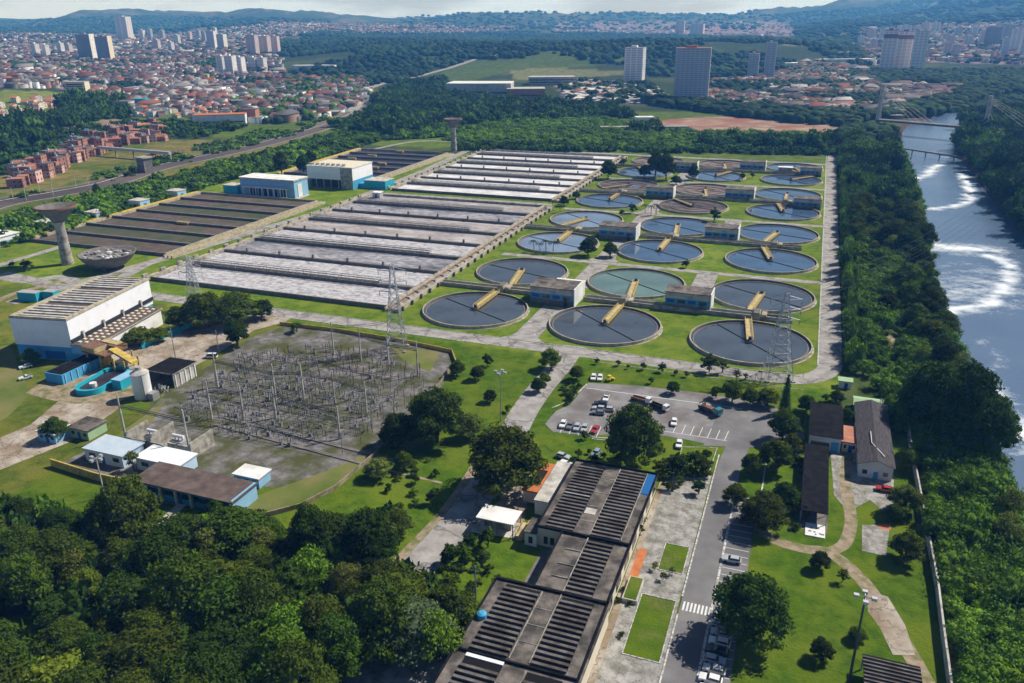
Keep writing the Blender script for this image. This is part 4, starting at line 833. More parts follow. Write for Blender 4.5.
# ------------------------------------------------------------------ substation
def gantry(label, P, H, beam=.72):
    P = PA(P); t = thing('substation_gantry', label, 'gantry', (P[0][0], P[0][1], 0), 0, 'concrete mast gantries of the substation'); o = P[0]
    for p in P: b = MB(); b.tube((p[0]-o[0], p[1]-o[1], 0), (p[0]-o[0], p[1]-o[1], H), .38, 'concrete_light', .2, n=8); b.build('mast', t)
    for p, q in zip(P[:-1], P[1:]):
        b = MB(); x0, y0, x1, y1 = p[0]-o[0], p[1]-o[1], q[0]-o[0], q[1]-o[1]; z = H*beam
        L = math.hypot(x1-x0, y1-y0); n = max(2, int(L/1.6)); d = ((x1-x0)/L, (y1-y0)/L); nn_ = (-d[1]*.35, d[0]*.35)
        for s in (-1, 1):
            for zz in (z, z+.7): b.tube((x0+nn_[0]*s, y0+nn_[1]*s, zz), (x1+nn_[0]*s, y1+nn_[1]*s, zz), .08, 'dark_steel', n=4)
        for k in range(n): u, v = k/n, (k+1)/n; b.tube((x0+(x1-x0)*u, y0+(y1-y0)*u, z), (x0+(x1-x0)*v, y0+(y1-y0)*v, z+.7 if k % 2 else z), .06, 'dark_steel', n=4)
        b.build('crossbeam', t)
gantry('farthest gantry of four tall masts at the top edge of the substation', [(334, 355), (361, 361), (389, 370), (418, 376)], 13.5)
gantry('gantry of three masts in the left middle of the substation', [(218, 387), (276, 400), (304, 400)], 13)
gantry('gantry of three masts in the right middle of the substation', [(304, 399), (335, 404), (367, 416)], 12); gantry('short gantry of two masts at the left front of the substation', [(212, 419), (244, 421)], 13); gantry('gantry from the yard edge to the blast walls', [(126, 438), (190, 454)], 14.5)
gantry('single-span gantry at the near right of the substation', [(276, 418), (340, 439)], 11)
def pole(label, px, py, H, m='concrete_light', lamp=False, r=.22, cat='pole'):
    a, b_ = A(px, py); t = thing('floodlight_pole' if lamp else 'utility_pole', label, cat, (a, b_, 0)); b = MB(); b.tube((0, 0, 0), (0, 0, H), r, m, r*.6, n=8); b.build('pole', t)
    if lamp:
        b = MB(); b.tube((-1.5, 0, H-.2), (1.5, 0, H-.2), .1, 'steel', n=6); b.tube((0, -1.5, H-.2), (0, 1.5, H-.2), .1, 'steel', n=6); b.build('crossarm', t)
        for x, y in ((-1.5, 0), (1.5, 0), (0, -1.5), (0, 1.5)): b = MB(); b.box(x-.45, x+.45, y-.35, y+.35, H-.5, H+.1, 'galvanised'); b.build('lamp_head', t)
    else: b = MB(); b.tube((-1.1, 0, H-.6), (1.1, 0, H-.6), .09, 'dark_steel', n=4); b.build('crossarm', t)
    return t
pole('tall dark utility pole standing behind the grey open shed', 177, 366, 16, 'steel'); pole('thin utility pole at the far right of the white hall yard', 219, 352, 9, 'steel')
pole('floodlight pole with four lamp heads in front of the yellow wall', 105, 497, 12, 'concrete_light', True, cat='floodlight'); pole('tall floodlight pole on the lawn left of the big road', 501, 421, 17, 'steel', True, cat='floodlight'); pole('very tall dark floodlight pole beside the slab path at lower right', 849, 682, 20, 'dark_steel', True, .28, cat='floodlight')
pole('floodlight pole among the garden bushes beside the white canopy', 476, 600, 9, 'steel', cat='pole')
mat('sub_steel', (.09, .09, .09), (.14, .135, .13), 1, .7); mat('sub_grey', (.2, .2, .21), (.28, .28, .29), 1, .6)
def vb(b, x, y, z0, z1, r, m, n=6): b.tube((x, y, z0), (x, y, z1), r, m, n=n)
def eq1():
    t = thing('post_insulator', '', 'insulator'); b = MB(); vb(b, 0, 0, 0, 2.2, .12, 'sub_steel', 5); b.build('stand', t); b = MB()
    for k in range(5): vb(b, 0, 0, 2.2+k*.36, 2.42+k*.36, .22, 'porcelain', 6); vb(b, 0, 0, 2.42+k*.36, 2.56+k*.36, .12, 'porcelain', 6)
    b.build('insulator', t); return t
def eq2():
    t = thing('disconnector', '', 'disconnector'); b = MB()
    for x in (-1.3, 1.3): vb(b, x, 0, 0, 2.4, .13, 'sub_steel', 5)
    b.box(-1.6, 1.6, -.18, .18, 2.4, 2.65, 'sub_steel'); b.build('stand', t)
    for x in (-1.2, 0, 1.2): b = MB(); vb(b, x, 0, 2.65, 4.1, .17, 'sub_grey'); b.build('insulator', t)
    b = MB(); b.tube((-1.2, 0, 4.1), (1.2, 0, 4.15), .07, 'galvanised', n=4); b.build('blade', t); return t
def eq3():
    t = thing('circuit_breaker', '', 'breaker'); b = MB(); b.box(-.6, .6, -.45, .45, 0, 1.6, 'sub_grey'); b.build('cabinet', t)
    for x in (-.45, .45): b = MB(); b.tube((x, 0, 1.7), (x*1.6, 0, 3.6), .18, 'sub_grey', n=6); b.build('bushing', t)
    return t
EQ = [Kind(eq1()), Kind(eq2()), Kind(eq3())]
SUBE = [(172, 412), (245, 357), (330, 347), (424, 368), (424, 395), (362, 436), (300, 448), (205, 432)]
ELAB = [('brown post insulator on a thin steel stand in the dark red cluster', 'brown post insulators'), ('grey disconnector frame with three insulators standing on the gravel', 'grey disconnector frames'), ('white breaker cabinet with two bushings standing on the gravel', 'white breaker cabinets')]
cnt = 0; yy = -150
while yy < -45:
    xx = -80+(yy*7.3)%2
    while xx < 20:
        x, y = xx+rng.uniform(-.4, .4), yy+rng.uniform(-.3, .3); px, py, _ = proj(x, y, 0)
        if inpoly(px, py, SUBE) and rng.random() < .8:
            k = 0 if (px > 318 and py < 392 and rng.random() < .8) else int(rng.choice([0, 1, 1, 2, 1]))
            EQ[k].place((x, y, 0), rng.choice([0, math.pi/2]) if k == 1 else 0, rng.uniform(.5, .95), *ELAB[k]); cnt += 1
        xx += 2.8
    yy += 3.4
for e, l in zip(EQ, ELAB): e.root['label'] = l[0]; e.root['group'] = l[1]
for k in range(11):
    y = -128+k*7; pts = [x for x in np.arange(-70, 15, 2.) if inpoly(*proj(x, y, 5)[:2], SUBE)]
    if len(pts) > 3: b = MB(); b.tube((pts[0], y, 5.2), (pts[-1], y, 5.2), .07, 'sub_steel', n=4); b.tube((pts[0], y+1.6, 5.2), (pts[-1], y+1.6, 5.2), .07, 'sub_steel', n=4); [b.tube((x, y, 0), (x, y, 5.2), .09, 'sub_steel', n=4) for x in (pts[0], pts[len(pts)//2], pts[-1])]; tag(b.build('busbar'), 'long straight tubular busbar pair crossing above the substation gravel', 'busbar', 'busbars over the gravel')
# ------------------------------------------------------------------ pylons
def pylon(label, px, py, H, base=4.2, m='galvanised', th=.13):
    a, b_ = A(px, py); t = thing('transmission_pylon', label, 'pylon', (a, b_, 0), .3); b = MB(); prev = None; nl = 11
    W = lambda z: base*(1-z/H)**1.1*.92+.55
    zs = [H*(1-(1-k/nl)**1.25) for k in range(nl+1)]
    for z in zs:
        w = W(z); c = [(-w, -w, z), (w, -w, z), (w, w, z), (-w, w, z)]
        for i in range(4): b.tube(c[i], c[(i+1) % 4], th*.7, m, n=3, cap=False)
        if prev:
            for i in range(4): b.tube(prev[i], c[i], th, m, n=4, cap=False); b.tube(prev[i], c[(i+1) % 4], th*.7, m, n=3, cap=False); b.tube(prev[(i+1) % 4], c[i], th*.7, m, n=3, cap=False)
        prev = c
    b.build('lattice_body', t)
    for z in (H*.68, H*.80, H*.92):
        b = MB(); L_ = 5.2
        for s in (-1, 1):
            b.tube((s*.6, -.5, z), (s*L_, 0, z+.3), th*.8, m, n=3); b.tube((s*.6, .5, z), (s*L_, 0, z+.3), th*.8, m, n=3); b.tube((s*.6, 0, z+1.6), (s*L_, 0, z+.3), th*.8, m, n=3)
        b.build('crossarm', t)
        for s in (-1, 1): b = MB(); b.tube((s*L_, 0, z+.3), (s*L_, 0, z-1.6), .12, 'sub_grey', n=5); b.build('insulator', t)
    for x in (-1, 1):
        for y in (-1, 1): b = MB(); w = W(0); b.box(x*w-.6, x*w+.6, y*w-.6, y*w+.6, 0, .5, 'concrete'); b.build('footing', t)
pylon('lattice pylon standing on the verge in front of the right front tank', 777, 377, 31); pylon('lattice pylon with green foot before the near grey basin', 397, 349, 34, 3.2); pylon('slim lattice pylon at the left front corner of the near grey basin', 196, 308, 24, 2.6)
def wires(label, P, h, offs, sag=3, r=.06):
    b = MB()
    for p, q in zip(P[:-1], P[1:]):
        L_ = math.dist(p, q); n = (-(q[1]-p[1])/L_, (q[0]-p[0])/L_)
        for o, dz in offs:
            pr = None
            for k in range(15): u = k/14; c = (p[0]+(q[0]-p[0])*u+n[0]*o, p[1]+(q[1]-p[1])*u+n[1]*o, h+dz-sag*4*u*(1-u)); pr and b.tube(pr, c, r, 'dark_steel', n=3, cap=False); pr = c
    tag(b.build('power_line'), label, 'power line')
OF = [(s*5, z) for s in (-1, 1) for z in (-3.5, 0, 3.5)]
wires('sagging power cables strung from the right pylon over the tanks towards the river', [A(777, 377), (215, 160)], 25, OF, 5); wires('sagging power cables strung between the middle pylon and the substation', [A(397, 349), A(334, 356)], 12, [(-1, 0), (1, 0)], 1)
# ------------------------------------------------------------------ long ribbed-roof building
def ribs(b, x0, x1, y0, y1, z, step=1.5):
    y = y0; b.box(x0, x1, y0, y1, z, z+.02, 'rib_gap')
    while y < y1-step:
        b.box(x0, x1, y, y+step*.42, z+.02, z+.45, 'roof_rib'); y += step
def long_building():
    t = thing('long_office_building', 'long dark flat-roofed building with bands of ribbed roof sheets', 'building', (0, 0, 0)); H = 5
    b = MB(); b.box(79.5, 101.5, -150, -117.5, 0, H, 'cream_wall'); b.box(86, 101.5, -171, -150.02, 0, H-.15, 'cream_wall'); b.box(77.5, 102, -250, -171.02, 0, H, 'cream_wall'); b.build('wall', t)
    b = MB(); b.box(79.2, 101.9, -150.2, -117.2, H, H+.25, 'roof_concrete'); b.box(85.5, 101.9, -171, -150.2, H-.15, H+.1, 'roof_concrete'); b.box(77.2, 102.3, -250, -171, H, H+.25, 'roof_concrete')
    for x0, x1, y0, y1 in ((79.2, 79.5, -150.2, -117.2), (101.6, 101.9, -250, -117.2), (79.5, 101.6, -117.5, -117.2), (79.2, 101.9, -150.4, -149.9), (85.5, 85.8, -170.8, -150.4), (77.2, 101.9, -171.4, -170.8), (77.2, 77.5, -250, -171.4), (77.5, 101.6, -193.2, -192.8), (77.5, 101.6, -216, -215.7)): b.box(x0, x1, y0, y1, H+.25, H+.75, 'roof_dark')
    b.build('roof', t)
    for x0, x1, y0, y1 in ((81.2, 88, -149.4, -118.5), (92.2, 99, -149.4, -118.5), (92.2, 98.2, -170.4, -150.8), (80, 87.6, -192, -172), (92.4, 99.2, -192, -172), (80, 87.6, -215, -194), (92.4, 99.2, -215, -194), (80, 87.6, -240, -217), (92.4, 99.2, -240, -217)):
        b = MB(); ribs(b, x0, x1, y0, y1, H+.26 if not (y1 == -150.8) else H+.11); b.build('ribbed_roof', t)
    b = MB(); 
    for x, y0, y1 in ((92.0, -149.4, -118), (92.0, -192, -150.6), (88.0, -192, -172), (92.1, -240, -194), (99.3, -149, -118)): b.box(x-.09, x+.09, y0, y1, H+.27, H+.5, 'concrete')
    for y in (-124, -131, -137.5, -144, -156, -161.5, -166, -177, -182, -187, -198, -204): b.box(88.1, 91.9, y-.07, y+.07, H+.12, H+.36, 'concrete')
    b.box(88.3, 91, -141, -138.5, H+.25, H+.33, 'concrete_light'); b.box(80, 87.6, -194.2, -193.3, H+.27, H+.5, 'white_panel'); b.box(81.4, 87.9, -134.6, -134.3, H+.8, H+.9, 'concrete'); b.build('roof_flashing', t)
    b = MB(); b.lathe([(1.0, H+.25), (1.0, H+1.2), (.5, H+1.5), (.01, H+1.5)], 'blue_paint', 16, (78.9, -183.3)); b.build('water_cistern', t)
    b = MB(); b.box(99.4, 101.4, -128, -118, H+.26, H+.4, 'deep_blue'); b.build('blue_tarp', t)
    for k in range(9):
        y = -120-k*8; b = MB(); b.box(102.35 if y < -171 else 101.52, 102.42 if y < -171 else 101.6, y-2.2, y+2.2, 1.2, 3.4, 'glass_dark')
        if not (-250 < y < -172): b.build('window', t)
    for k in range(3): b = MB(); b.box(81+k*1.6, 82+k*1.6, -150.1, -150.02, .8, 2.8, 'glass_dark'); b.build('window', t)
    t2 = thing('side_wing', 'lower wing with pale flat roof left of the ribbed roofs', 'building', (74.6, -138, 0)); b = MB(); b.box(0, 4.4, 0, 20, 0, 4, 'white_wall'); b.build('wall', t2); b = MB(); b.box(-.2, 4.6, -.2, 20.2, 4, 4.3, 'concrete_light'); b.build('roof', t2)
    t3 = thing('courtyard_wall', 'small white block with dark window below the ribbed roof', 'block', (76.5, -151, 0)); b = MB(); b.box(0, 3, 0, 6, 0, 3.6, 'white_wall'); b.build('wall', t3); b = MB(); b.box(-.2, 3, -.2, 6, 3.6, 3.9, 'roof_concrete'); b.build('roof', t3); b = MB(); b.box(1, 2, -.06, 0, .8, 2.6, 'glass_dark'); b.build('window', t3)
    sheet('pavement', rect(81, 86, -171, -151), .03, 'concrete_dark')
long_building()
t = thing('white_canopy', 'ribbed white canopy roof on posts in the courtyard', 'canopy', (63.5, -150, 0)); b = MB(); b.box(0, 9.8, 0, 6.2, 3.9, 4.1, 'white_wall')
for k in range(20): b.box(k*.5, k*.5+.15, 0, 6.2, 4.1, 4.2, 'white_wall')
b.build('roof', t)
for x in (.3, 4.8, 9.5):
    for y in (.3, 5.9): b = MB(); b.box(x-.12, x+.12, y-.12, y+.12, 0, 3.9, 'steel'); b.build('post', t)
b = MB(); b.box(1, 8, 3, 5.8, 0, 3, 'concrete'); b.build('wall', t)
t = thing('yellow_stair', 'yellow railed ramp beside the white canopy', 'ramp', (73.8, -150, 0)); b = MB(); b.box(0, 1.6, 0, 6, 0, 1.2, 'yellow_pale'); b.build('ramp', t); b = MB()
for x in (0, 1.6):
    b.tube((x, 0, 2.2), (x, 6, 2.2), .09, 'yellow_paint', n=4)
    for k in range(5): b.tube((x, k*1.5, 1.2), (x, k*1.5, 2.2), .08, 'yellow_paint', n=4)
b.build('railing', t)
t = thing('orange_roof_pavilion', 'orange tiled hollow-square pavilion beside the ribbed roof', 'pavilion', (69.5, -134, 0)); b = MB()
for x0, x1, y0, y1 in ((0, 6, 0, 3.5), (0, 6, 11, 15), (3.8, 6, 3.5, 11)): b.box(x0, x1, y0, y1, 3.4, 3.8, 'orange_tile')
b.build('roof', t); b = MB()
for x0, x1, y0, y1 in ((.4, 5.6, .5, 3), (.4, 5.6, 11.5, 14.5), (4.4, 5.6, 3, 11.5)): b.box(x0, x1, y0, y1, 0, 3.4, 'cream_wall')
b.build('wall', t)
t = thing('planter', 'raised concrete planter with grass beside the long building', 'planter', (103, -163, 0)); b = MB(); b.box(0, 3.3, 0, 8, 0, 1, 'concrete_light'); b.build('kerb', t); b = MB(); b.box(.3, 3, .3, 7.7, 1, 1.08, 'lawn'); b.build('turf', t)
# ------------------------------------------------------------------ south-east buildings
def gable(name, label, x0, x1, y0, y1, h, rise, wm, rm, along='y', cat='house', extra=None, over=.5):
    W, D = x1-x0, y1-y0; t = thing(name, label, cat, (x0, y0, 0)); b = MB(); b.box(0, W, 0, D, 0, h, wm)
    if along == 'y': b.add([(0, 0, h), (W, 0, h), (W/2, 0, h+rise), (0, D, h), (W, D, h), (W/2, D, h+rise)], [(0, 1, 2), (3, 5, 4)], wm)
    else: b.add([(0, 0, h), (0, D, h), (0, D/2, h+rise), (W, 0, h), (W, D, h), (W, D/2, h+rise)], [(0, 2, 1), (3, 4, 5)], wm)
    b.build('wall', t); b = MB(); o = over; e = rise*o/(W/2 if along == 'y' else D/2)
    for dz in (0,):
        if along == 'y':
            for s in (0, 1):
                P = [(-o, -o, h-e), (W/2, -o, h+rise), (W/2, D+o, h+rise), (-o, D+o, h-e)]
                if s: P = [(W-p[0], p[1], p[2]) for p in P][::-1]
                b.add([(x, y, z+.05) for x, y, z in P]+[(x, y, z+.2) for x, y, z in P], [(0, 1, 2, 3)[::-1], (4, 5, 6, 7), (0, 1, 5, 4), (1, 2, 6, 5), (2, 3, 7, 6), (3, 0, 4, 7)], rm)
        else:
            for s in (0, 1):
                P = [(-o, -o, h-e), (W+o, -o, h-e), (W+o, D/2, h+rise), (-o, D/2, h+rise)]
                if s: P = [(p[0], D-p[1], p[2]) for p in P][::-1]
                b.add([(x, y, z+.05) for x, y, z in P]+[(x, y, z+.2) for x, y, z in P], [(0, 1, 2, 3)[::-1], (4, 5, 6, 7), (0, 1, 5, 4), (1, 2, 6, 5), (2, 3, 7, 6), (3, 0, 4, 7)], rm)
    b.build('roof', t); return t
mat('roof_corrugated', (.04, .037, .04), (.09, .08, .083), .8, .8, .5, stretch=(4, .4, 1))
t = gable('gabled_house', 'grey corrugated roofed house with white gable near the river wall', 152, 160.5, -91, -52, 4.2, 1.5, 'white_wall', 'roof_corrugated'); b = MB(); b.box(3.8, 5, -.06, 0, 0, 2.2, 'blue_paint'); b.build('door', t)
for k in range(2): b = MB(); b.box(1+k*5.2, 2.2+k*5.2, -.06, 0, 1.2, 2.4, 'glass_dark'); b.build('window', t)
b = MB(); b.tube((3.2, 10, 5.8), (6.2, 3, 5.7), .12, 'white_wall', n=4); b.tube((3.2, 10, 5.8), (3.2, 17, 5.8), .12, 'white_wall', n=4); b.build('roof_pipe', t)
t = gable('workshop_building', 'dark corrugated roofed workshop with white front strip', 139, 147.5, -79, -57, 4.5, .9, 'white_wall', 'roof_dark', 'x'); b = MB(); b.box(6, 8, -.3, -.02, 0, 3, 'blue_paint'); b.build('door', t); b = MB(); b.box(.5, 5.5, -.06, 0, 1, 2.6, 'glass_dark'); b.build('window', t)
hut('link_building', 'low flat link with striped pink roof between the two grey roofs', 148, 151.8, -78, -68, 3.2, 'cream_wall', 'terracotta', cat='building'); gable('garage_shelter', 'small green-grey roof behind the gabled house', 152, 161, -50, -44, 2.8, .8, 'green_paint', 'pale_green', 'x', cat='shelter')
t = thing('carport', 'long black flat-roofed carport left of the concrete yard', 'carport', (137.8, -119, 0)); b = MB(); b.box(0, 6.4, 0, 36, 3.4, 3.6, 'roof_dark'); b.build('roof', t)
for k in range(9):
    for x in (.2, 6.2): b = MB(); b.box(x-.1, x+.1, .3+k*4.4, .5+k*4.4, 0, 3.4, 'steel'); b.build('post', t)
sheet('pavement', rect(137.8, 144.4, -122, -83), .03, 'concrete_dark')
t = thing('corner_carport', 'dark ribbed carport roof at the lower right edge', 'carport', (150.5, -185, 0)); b = MB(); b.box(0, 10, 0, 19, 3.4, 3.55, 'roof_dark')
for k in range(19): b.box(0, 10, k, k+.35, 3.55, 3.75, 'roof_rib')
b.build('roof', t)
for x in (.2, 9.8):
    for y in (.3, 9, 18.6): b = MB(); b.box(x-.12, x+.12, y-.12, y+.12, 0, 3.4, 'steel'); b.build('post', t)
t = thing('slab_pile', 'square of white stained slabs at the end of the black carport', 'slabs', (139.3, -124.5, 0)); b = MB(); b.box(0, 4.6, 0, 5.5, 0, .25, 'paint_white'); b.build('slab', t); b = MB()
for k in range(7): x, y = rng.uniform(.2, 3.6), rng.uniform(.2, 4.8); b.box(x, x+rng.uniform(.3, .9), y, y+.5, .25, .3, 'concrete_dark')
b.build('debris', t)
hut('meter_hut', 'tiny white and green hut at the end of the long right road', 147.5, 151.5, -32, -29, 2.5, 'white_wall', 'pale_green', nw=0)
# ------------------------------------------------------------------ bridges
def bridge():
    z = 11; P = [T(878, 118), T(905, 124), T(1024, 131), T(1060, 134)]; P = [(*A(878, 119, z),), (*A(905, 121, z),), (*A(1024, 131, z),), (*A(1075, 136, z),)]; o = P[0]
    t = thing('cable_stayed_bridge', 'cable-stayed road bridge with two slanted pylons over the river', 'bridge', (o[0], o[1], 0)); b = MB()
    for p, q in zip(P[:-1], P[1:]): b.seg((p[0]-o[0], p[1]-o[1]), (q[0]-o[0], q[1]-o[1]), 13, z-2, z, 'concrete_dark'); b.seg((p[0]-o[0], p[1]-o[1]), (q[0]-o[0], q[1]-o[1]), 11, z, z+.1, 'asphalt')
    b.build('deck', t)
    for pb, top in (((985, 127), (980, 99)), ((878, 119), (878, 88))):
        B = A(*pb, z); d = proj(B[0], B[1], z)[2]; H = (pb[1]-top[1])/FPX*d/.93; b = MB()
        for s in (-5, 5): b.tube((B[0]-o[0]+s*.2, B[1]-o[1]+s, -6), (B[0]-o[0], B[1]-o[1]+s*.3, z+H), 2.4, 'concrete_light', 1.8, n=6)
        b.build('pylon', t); b = MB()
        for s in (-1, 1):
            for k in range(1, 9):
                x = B[0]-o[0]+s*k*7.0; u = (x+o[0]-P[0][0])/(P[3][0]-P[0][0]); y = P[0][1]+(P[3][1]-P[0][1])*u-o[1]; b.tube((B[0]-o[0], B[1]-o[1], z+H*(.55+.05*k)), (x, y, z), .07, 'steel', n=3)
        b.build('stay_cable', t)
bridge()
b = MB(); p, q = A(893, 147, 1), A(962, 157, 1); b.seg(p, q, 1.6, .2, 1.4, 'concrete_dark'); pb = b
for k in range(5): x = p[0]+(q[0]-p[0])*(k+.5)/5; y = p[1]+(q[1]-p[1])*(k+.5)/5; b.tube((x, y, -6), (x, y, .3), .5, 'concrete_dark', n=6)
tag(b.build('pipe_bridge'), 'thin dark pipe bridge low across the far river', 'bridge')
# station and footbridge
t = thing('railway_station', 'low orange and white station platform shelter beside the tracks', 'station', (*A(168, 158), 0), math.radians(78)); b = MB(); b.box(-22, 22, -3, 3, 0, 1, 'concrete'); b.build('platform', t); b = MB(); b.box(-20, 20, -3.5, 3.5, 5, 5.5, 'orange_tile', 'roof_rust'); b.build('roof', t)
for k in range(8): b = MB(); b.box(-18+k*5, -17.5+k*5, -.3, .3, 1, 5, 'concrete_light'); b.build('column', t)
p, q = A(98, 148, 7), A(170, 154, 7); t = thing('footbridge', 'long pale covered footbridge crossing the railway near the brick houses', 'footbridge', (p[0], p[1], 0)); b = MB(); b.seg((0, 0), (q[0]-p[0], q[1]-p[1]), 3, 6.5, 9, 'galvanised'); b.build('deck', t)
for k in range(5): b = MB(); u = k/4; b.box((q[0]-p[0])*u-.6, (q[0]-p[0])*u+.6, (q[1]-p[1])*u-.6, (q[1]-p[1])*u+.6, 0, 6.5, 'concrete'); b.build('pier', t)
t = thing('metro_building', 'grey raised building with open ground floor beside the railway', 'building', (*A(146, 172), 0), math.radians(78)); b = MB(); b.box(-4, 4, -5, 5, 0, 12, 'concrete_dark'); b.box(-5, 5, -6, 6, 12, 13, 'concrete'); b.build('wall', t)
for px in (20, 47, 83, 140, 205, 240, 262, 300):
    py = np.interp(px, [0, 60, 110, 160, 215, 270, 320], [204, 193, 183, 167, 155, 142, 128]); a, b_ = A(px, py); b = MB()
    for s in (-6.5, 6.5): b.tube((a+s, b_, 0), (a+s, b_, 9), .22, 'concrete_light', n=5)
    b.tube((a-6.5, b_, 8), (a+6.5, b_, 8), .16, 'steel', n=4); tag(b.build('catenary_mast'), 'overhead wire portal standing across the railway tracks', 'mast', 'overhead wire portals along the railway')
# ------------------------------------------------------------------ vehicles
def car(name, paint, label, cat='car', L_=4.3, W=1.75, kind='hatch'):
    t = thing(name, label, cat); b = MB()
    prof = [(-L_/2, .35), (-L_/2, .85), (-L_/2+.9, .98), (L_/2-.45, .98), (L_/2, .8), (L_/2, .35)]
    n = len(prof); v = [(x, -W/2, z) for x, z in prof]+[(x, W/2, z) for x, z in prof]; b.add(v, [tuple(range(n)), tuple(range(n, 2*n))[::-1]]+[(i+n, (i+1) % n+n, (i+1) % n, i) for i in range(n)], paint)
    x0, x1 = (-.55, 1.85) if kind == 'hatch' else (-.35, .95)
    if kind == 'van': x0, x1 = -1.3, L_/2-.05
    h = 1.45 if kind != 'van' else 1.9
    b.box(x0+.28, x1-.25, -W/2+.2, W/2-.2, h-.05, h, paint)
    for x in (x0+.3, x1-.3): b.box(x-.05, x+.05, -W/2+.16, -W/2+.22, .98, h-.05, paint); b.box(x-.05, x+.05, W/2-.22, W/2-.16, .98, h-.05, paint)
    if kind == 'pickup': b.box(1.1, L_/2-.05, -W/2+.05, -W/2+.12, .98, 1.15, paint); b.box(1.1, L_/2-.05, W/2-.12, W/2-.05, .98, 1.15, paint); b.box(1.15, L_/2-.1, -W/2+.13, W/2-.13, .98, 1.0, 'shadow_opening')
    b.build('body', t)
    b = MB(); v = [(x0-.25, -W/2+.1, .98), (x1+.1, -W/2+.1, .98), (x1+.1, W/2-.1, .98), (x0-.25, W/2-.1, .98), (x0+.3, -W/2+.22, h-.05), (x1-.25, -W/2+.22, h-.05), (x1-.25, W/2-.22, h-.05), (x0+.3, W/2-.22, h-.05)]
    b.add(v, [(0, 1, 5, 4), (1, 2, 6, 5), (2, 3, 7, 6), (3, 0, 4, 7)], 'glass_dark'); b.build('window', t)
    for x in (-L_/2+.8, L_/2-.8):
        for s in (-1, 1): b = MB(); b.tube((x, s*(W/2-.22), .33), (x, s*(W/2+.02), .33), .33, 'tyre', n=12); b.build('wheel', t)
    for s in (-1, 1): b = MB(); b.box(-L_/2-.02, -L_/2+.06, s*.6-.18, s*.6+.18, .6, .8, 'lamp_white'); b.build('headlight', t)
    return t
CARS = {}
def put_car(paint, px, py, ang, label, kind='hatch', name='parked_car', L_=4.3, group=None, at=None, cat='car'):
    k = (paint, kind, L_)
    if k not in CARS: CARS[k] = Kind(car(name, paint, label, cat, L_, kind=kind))
    p = at or A(px, py); o = CARS[k].place((p[0], p[1], .07), math.radians(ang), None, label, group); o.name = name; o['category'] = cat
    return o
g = 'cars parked along the long road'
put_car('car_silver', 0, 0, 2, 'silver car parked alone above the crosswalk in the right strip', at=(123.7, -141), group=g)
roww = [(c_, 0) for c_ in ('car_silver', 'car_silver', 'car_white', 'car_dark', 'car_silver', 'car_silver', 'car_white', 'car_white', 'car_white', 'car_silver', 'car_white', 'car_silver')]
ordn = ['second', 'third', 'fourth', 'fifth', 'sixth', 'seventh', 'eighth', 'ninth', 'tenth', 'eleventh', 'twelfth', 'first']
nmc = {'car_grey': 'grey', 'car_dark': 'black', 'car_silver': 'silver', 'car_teal': 'teal', 'car_white': 'white'}
for (pt, y), o_ in zip(roww, ordn):
    y = -158-2.62*(ordn.index(o_)+1 if o_ != 'first' else 0)-3; put_car(pt, 0, 0, rng.uniform(-2, 2)+(180 if rng.random() < .4 else 0), '%s car, %s below the crosswalk in the roadside row' % (nmc[pt], o_), at=(124.1+rng.uniform(-.3, .3), y), group=g, kind='van' if o_ == 'tenth' else 'hatch')
lot = [('car_white', 593.5, 379, 100, 'white car at the left of the pair in the top left corner of the lot'), ('car_white', 600, 379.5, 100, 'white car beside the small yellow machine in the lot corner'), ('car_white', 606, 400, 95, 'white pickup in the middle left of the parking lot', 'pickup'),
 ('car_dark', 600.6, 405, 10, 'black car at the top of the middle column in the lot'), ('car_silver', 599, 410, 8, 'silver car in the middle column of the lot'), ('car_grey', 598, 414.5, 8, 'dark grey car at the foot of the middle column in the lot'), ('car_silver', 607.5, 411, 10, 'pale silver car right of the middle column in the lot'),
 ('car_white', 563, 426, 95, 'white car at the left end of the lower row in the lot'), ('car_grey', 570, 427.5, 95, 'dark grey car second from left in the lower row of the lot'), ('car_silver', 577, 429, 95, 'silver car in the centre of the lower row of the lot'), ('car_silver', 584.5, 430, 95, 'silver car left of the red one in the lower row'), ('car_red', 595, 431.5, 85, 'red car at the right end of the lower row of the lot'),
 ('car_white', 674, 424, 95, 'white car in the marked bays right of the big tree'), ('car_white', 679, 446, 95, 'white car alone below the marked bays by the lawn'), ('car_blue', 596, 455, 80, 'pale blue car on the lawn behind the ribbed-roof building'), ('car_silver', 563, 458, 170, 'silver car beside the orange roof'), ('car_white', 566, 466, 170, 'white car nearest the pale flat roof wing')]
for c_ in lot: put_car(c_[0], c_[1], c_[2], c_[3], c_[4], c_[5] if len(c_) > 5 else 'hatch')
put_car('car_white', 26, 368, 60, 'white car farther left on the grass left of the blue trough', group=None); put_car('car_white', 26, 379, 60, 'white pickup on the grass nearer the dirt patch at left', 'pickup'); put_car('car_white', 211, 358, 20, 'white van parked at the far edge of the hall yard', 'van', L_=4.9, name='parked_van', cat='van'); put_car('car_red', 884, 491, 0, 'dark red car beside the tree below the gabled house')
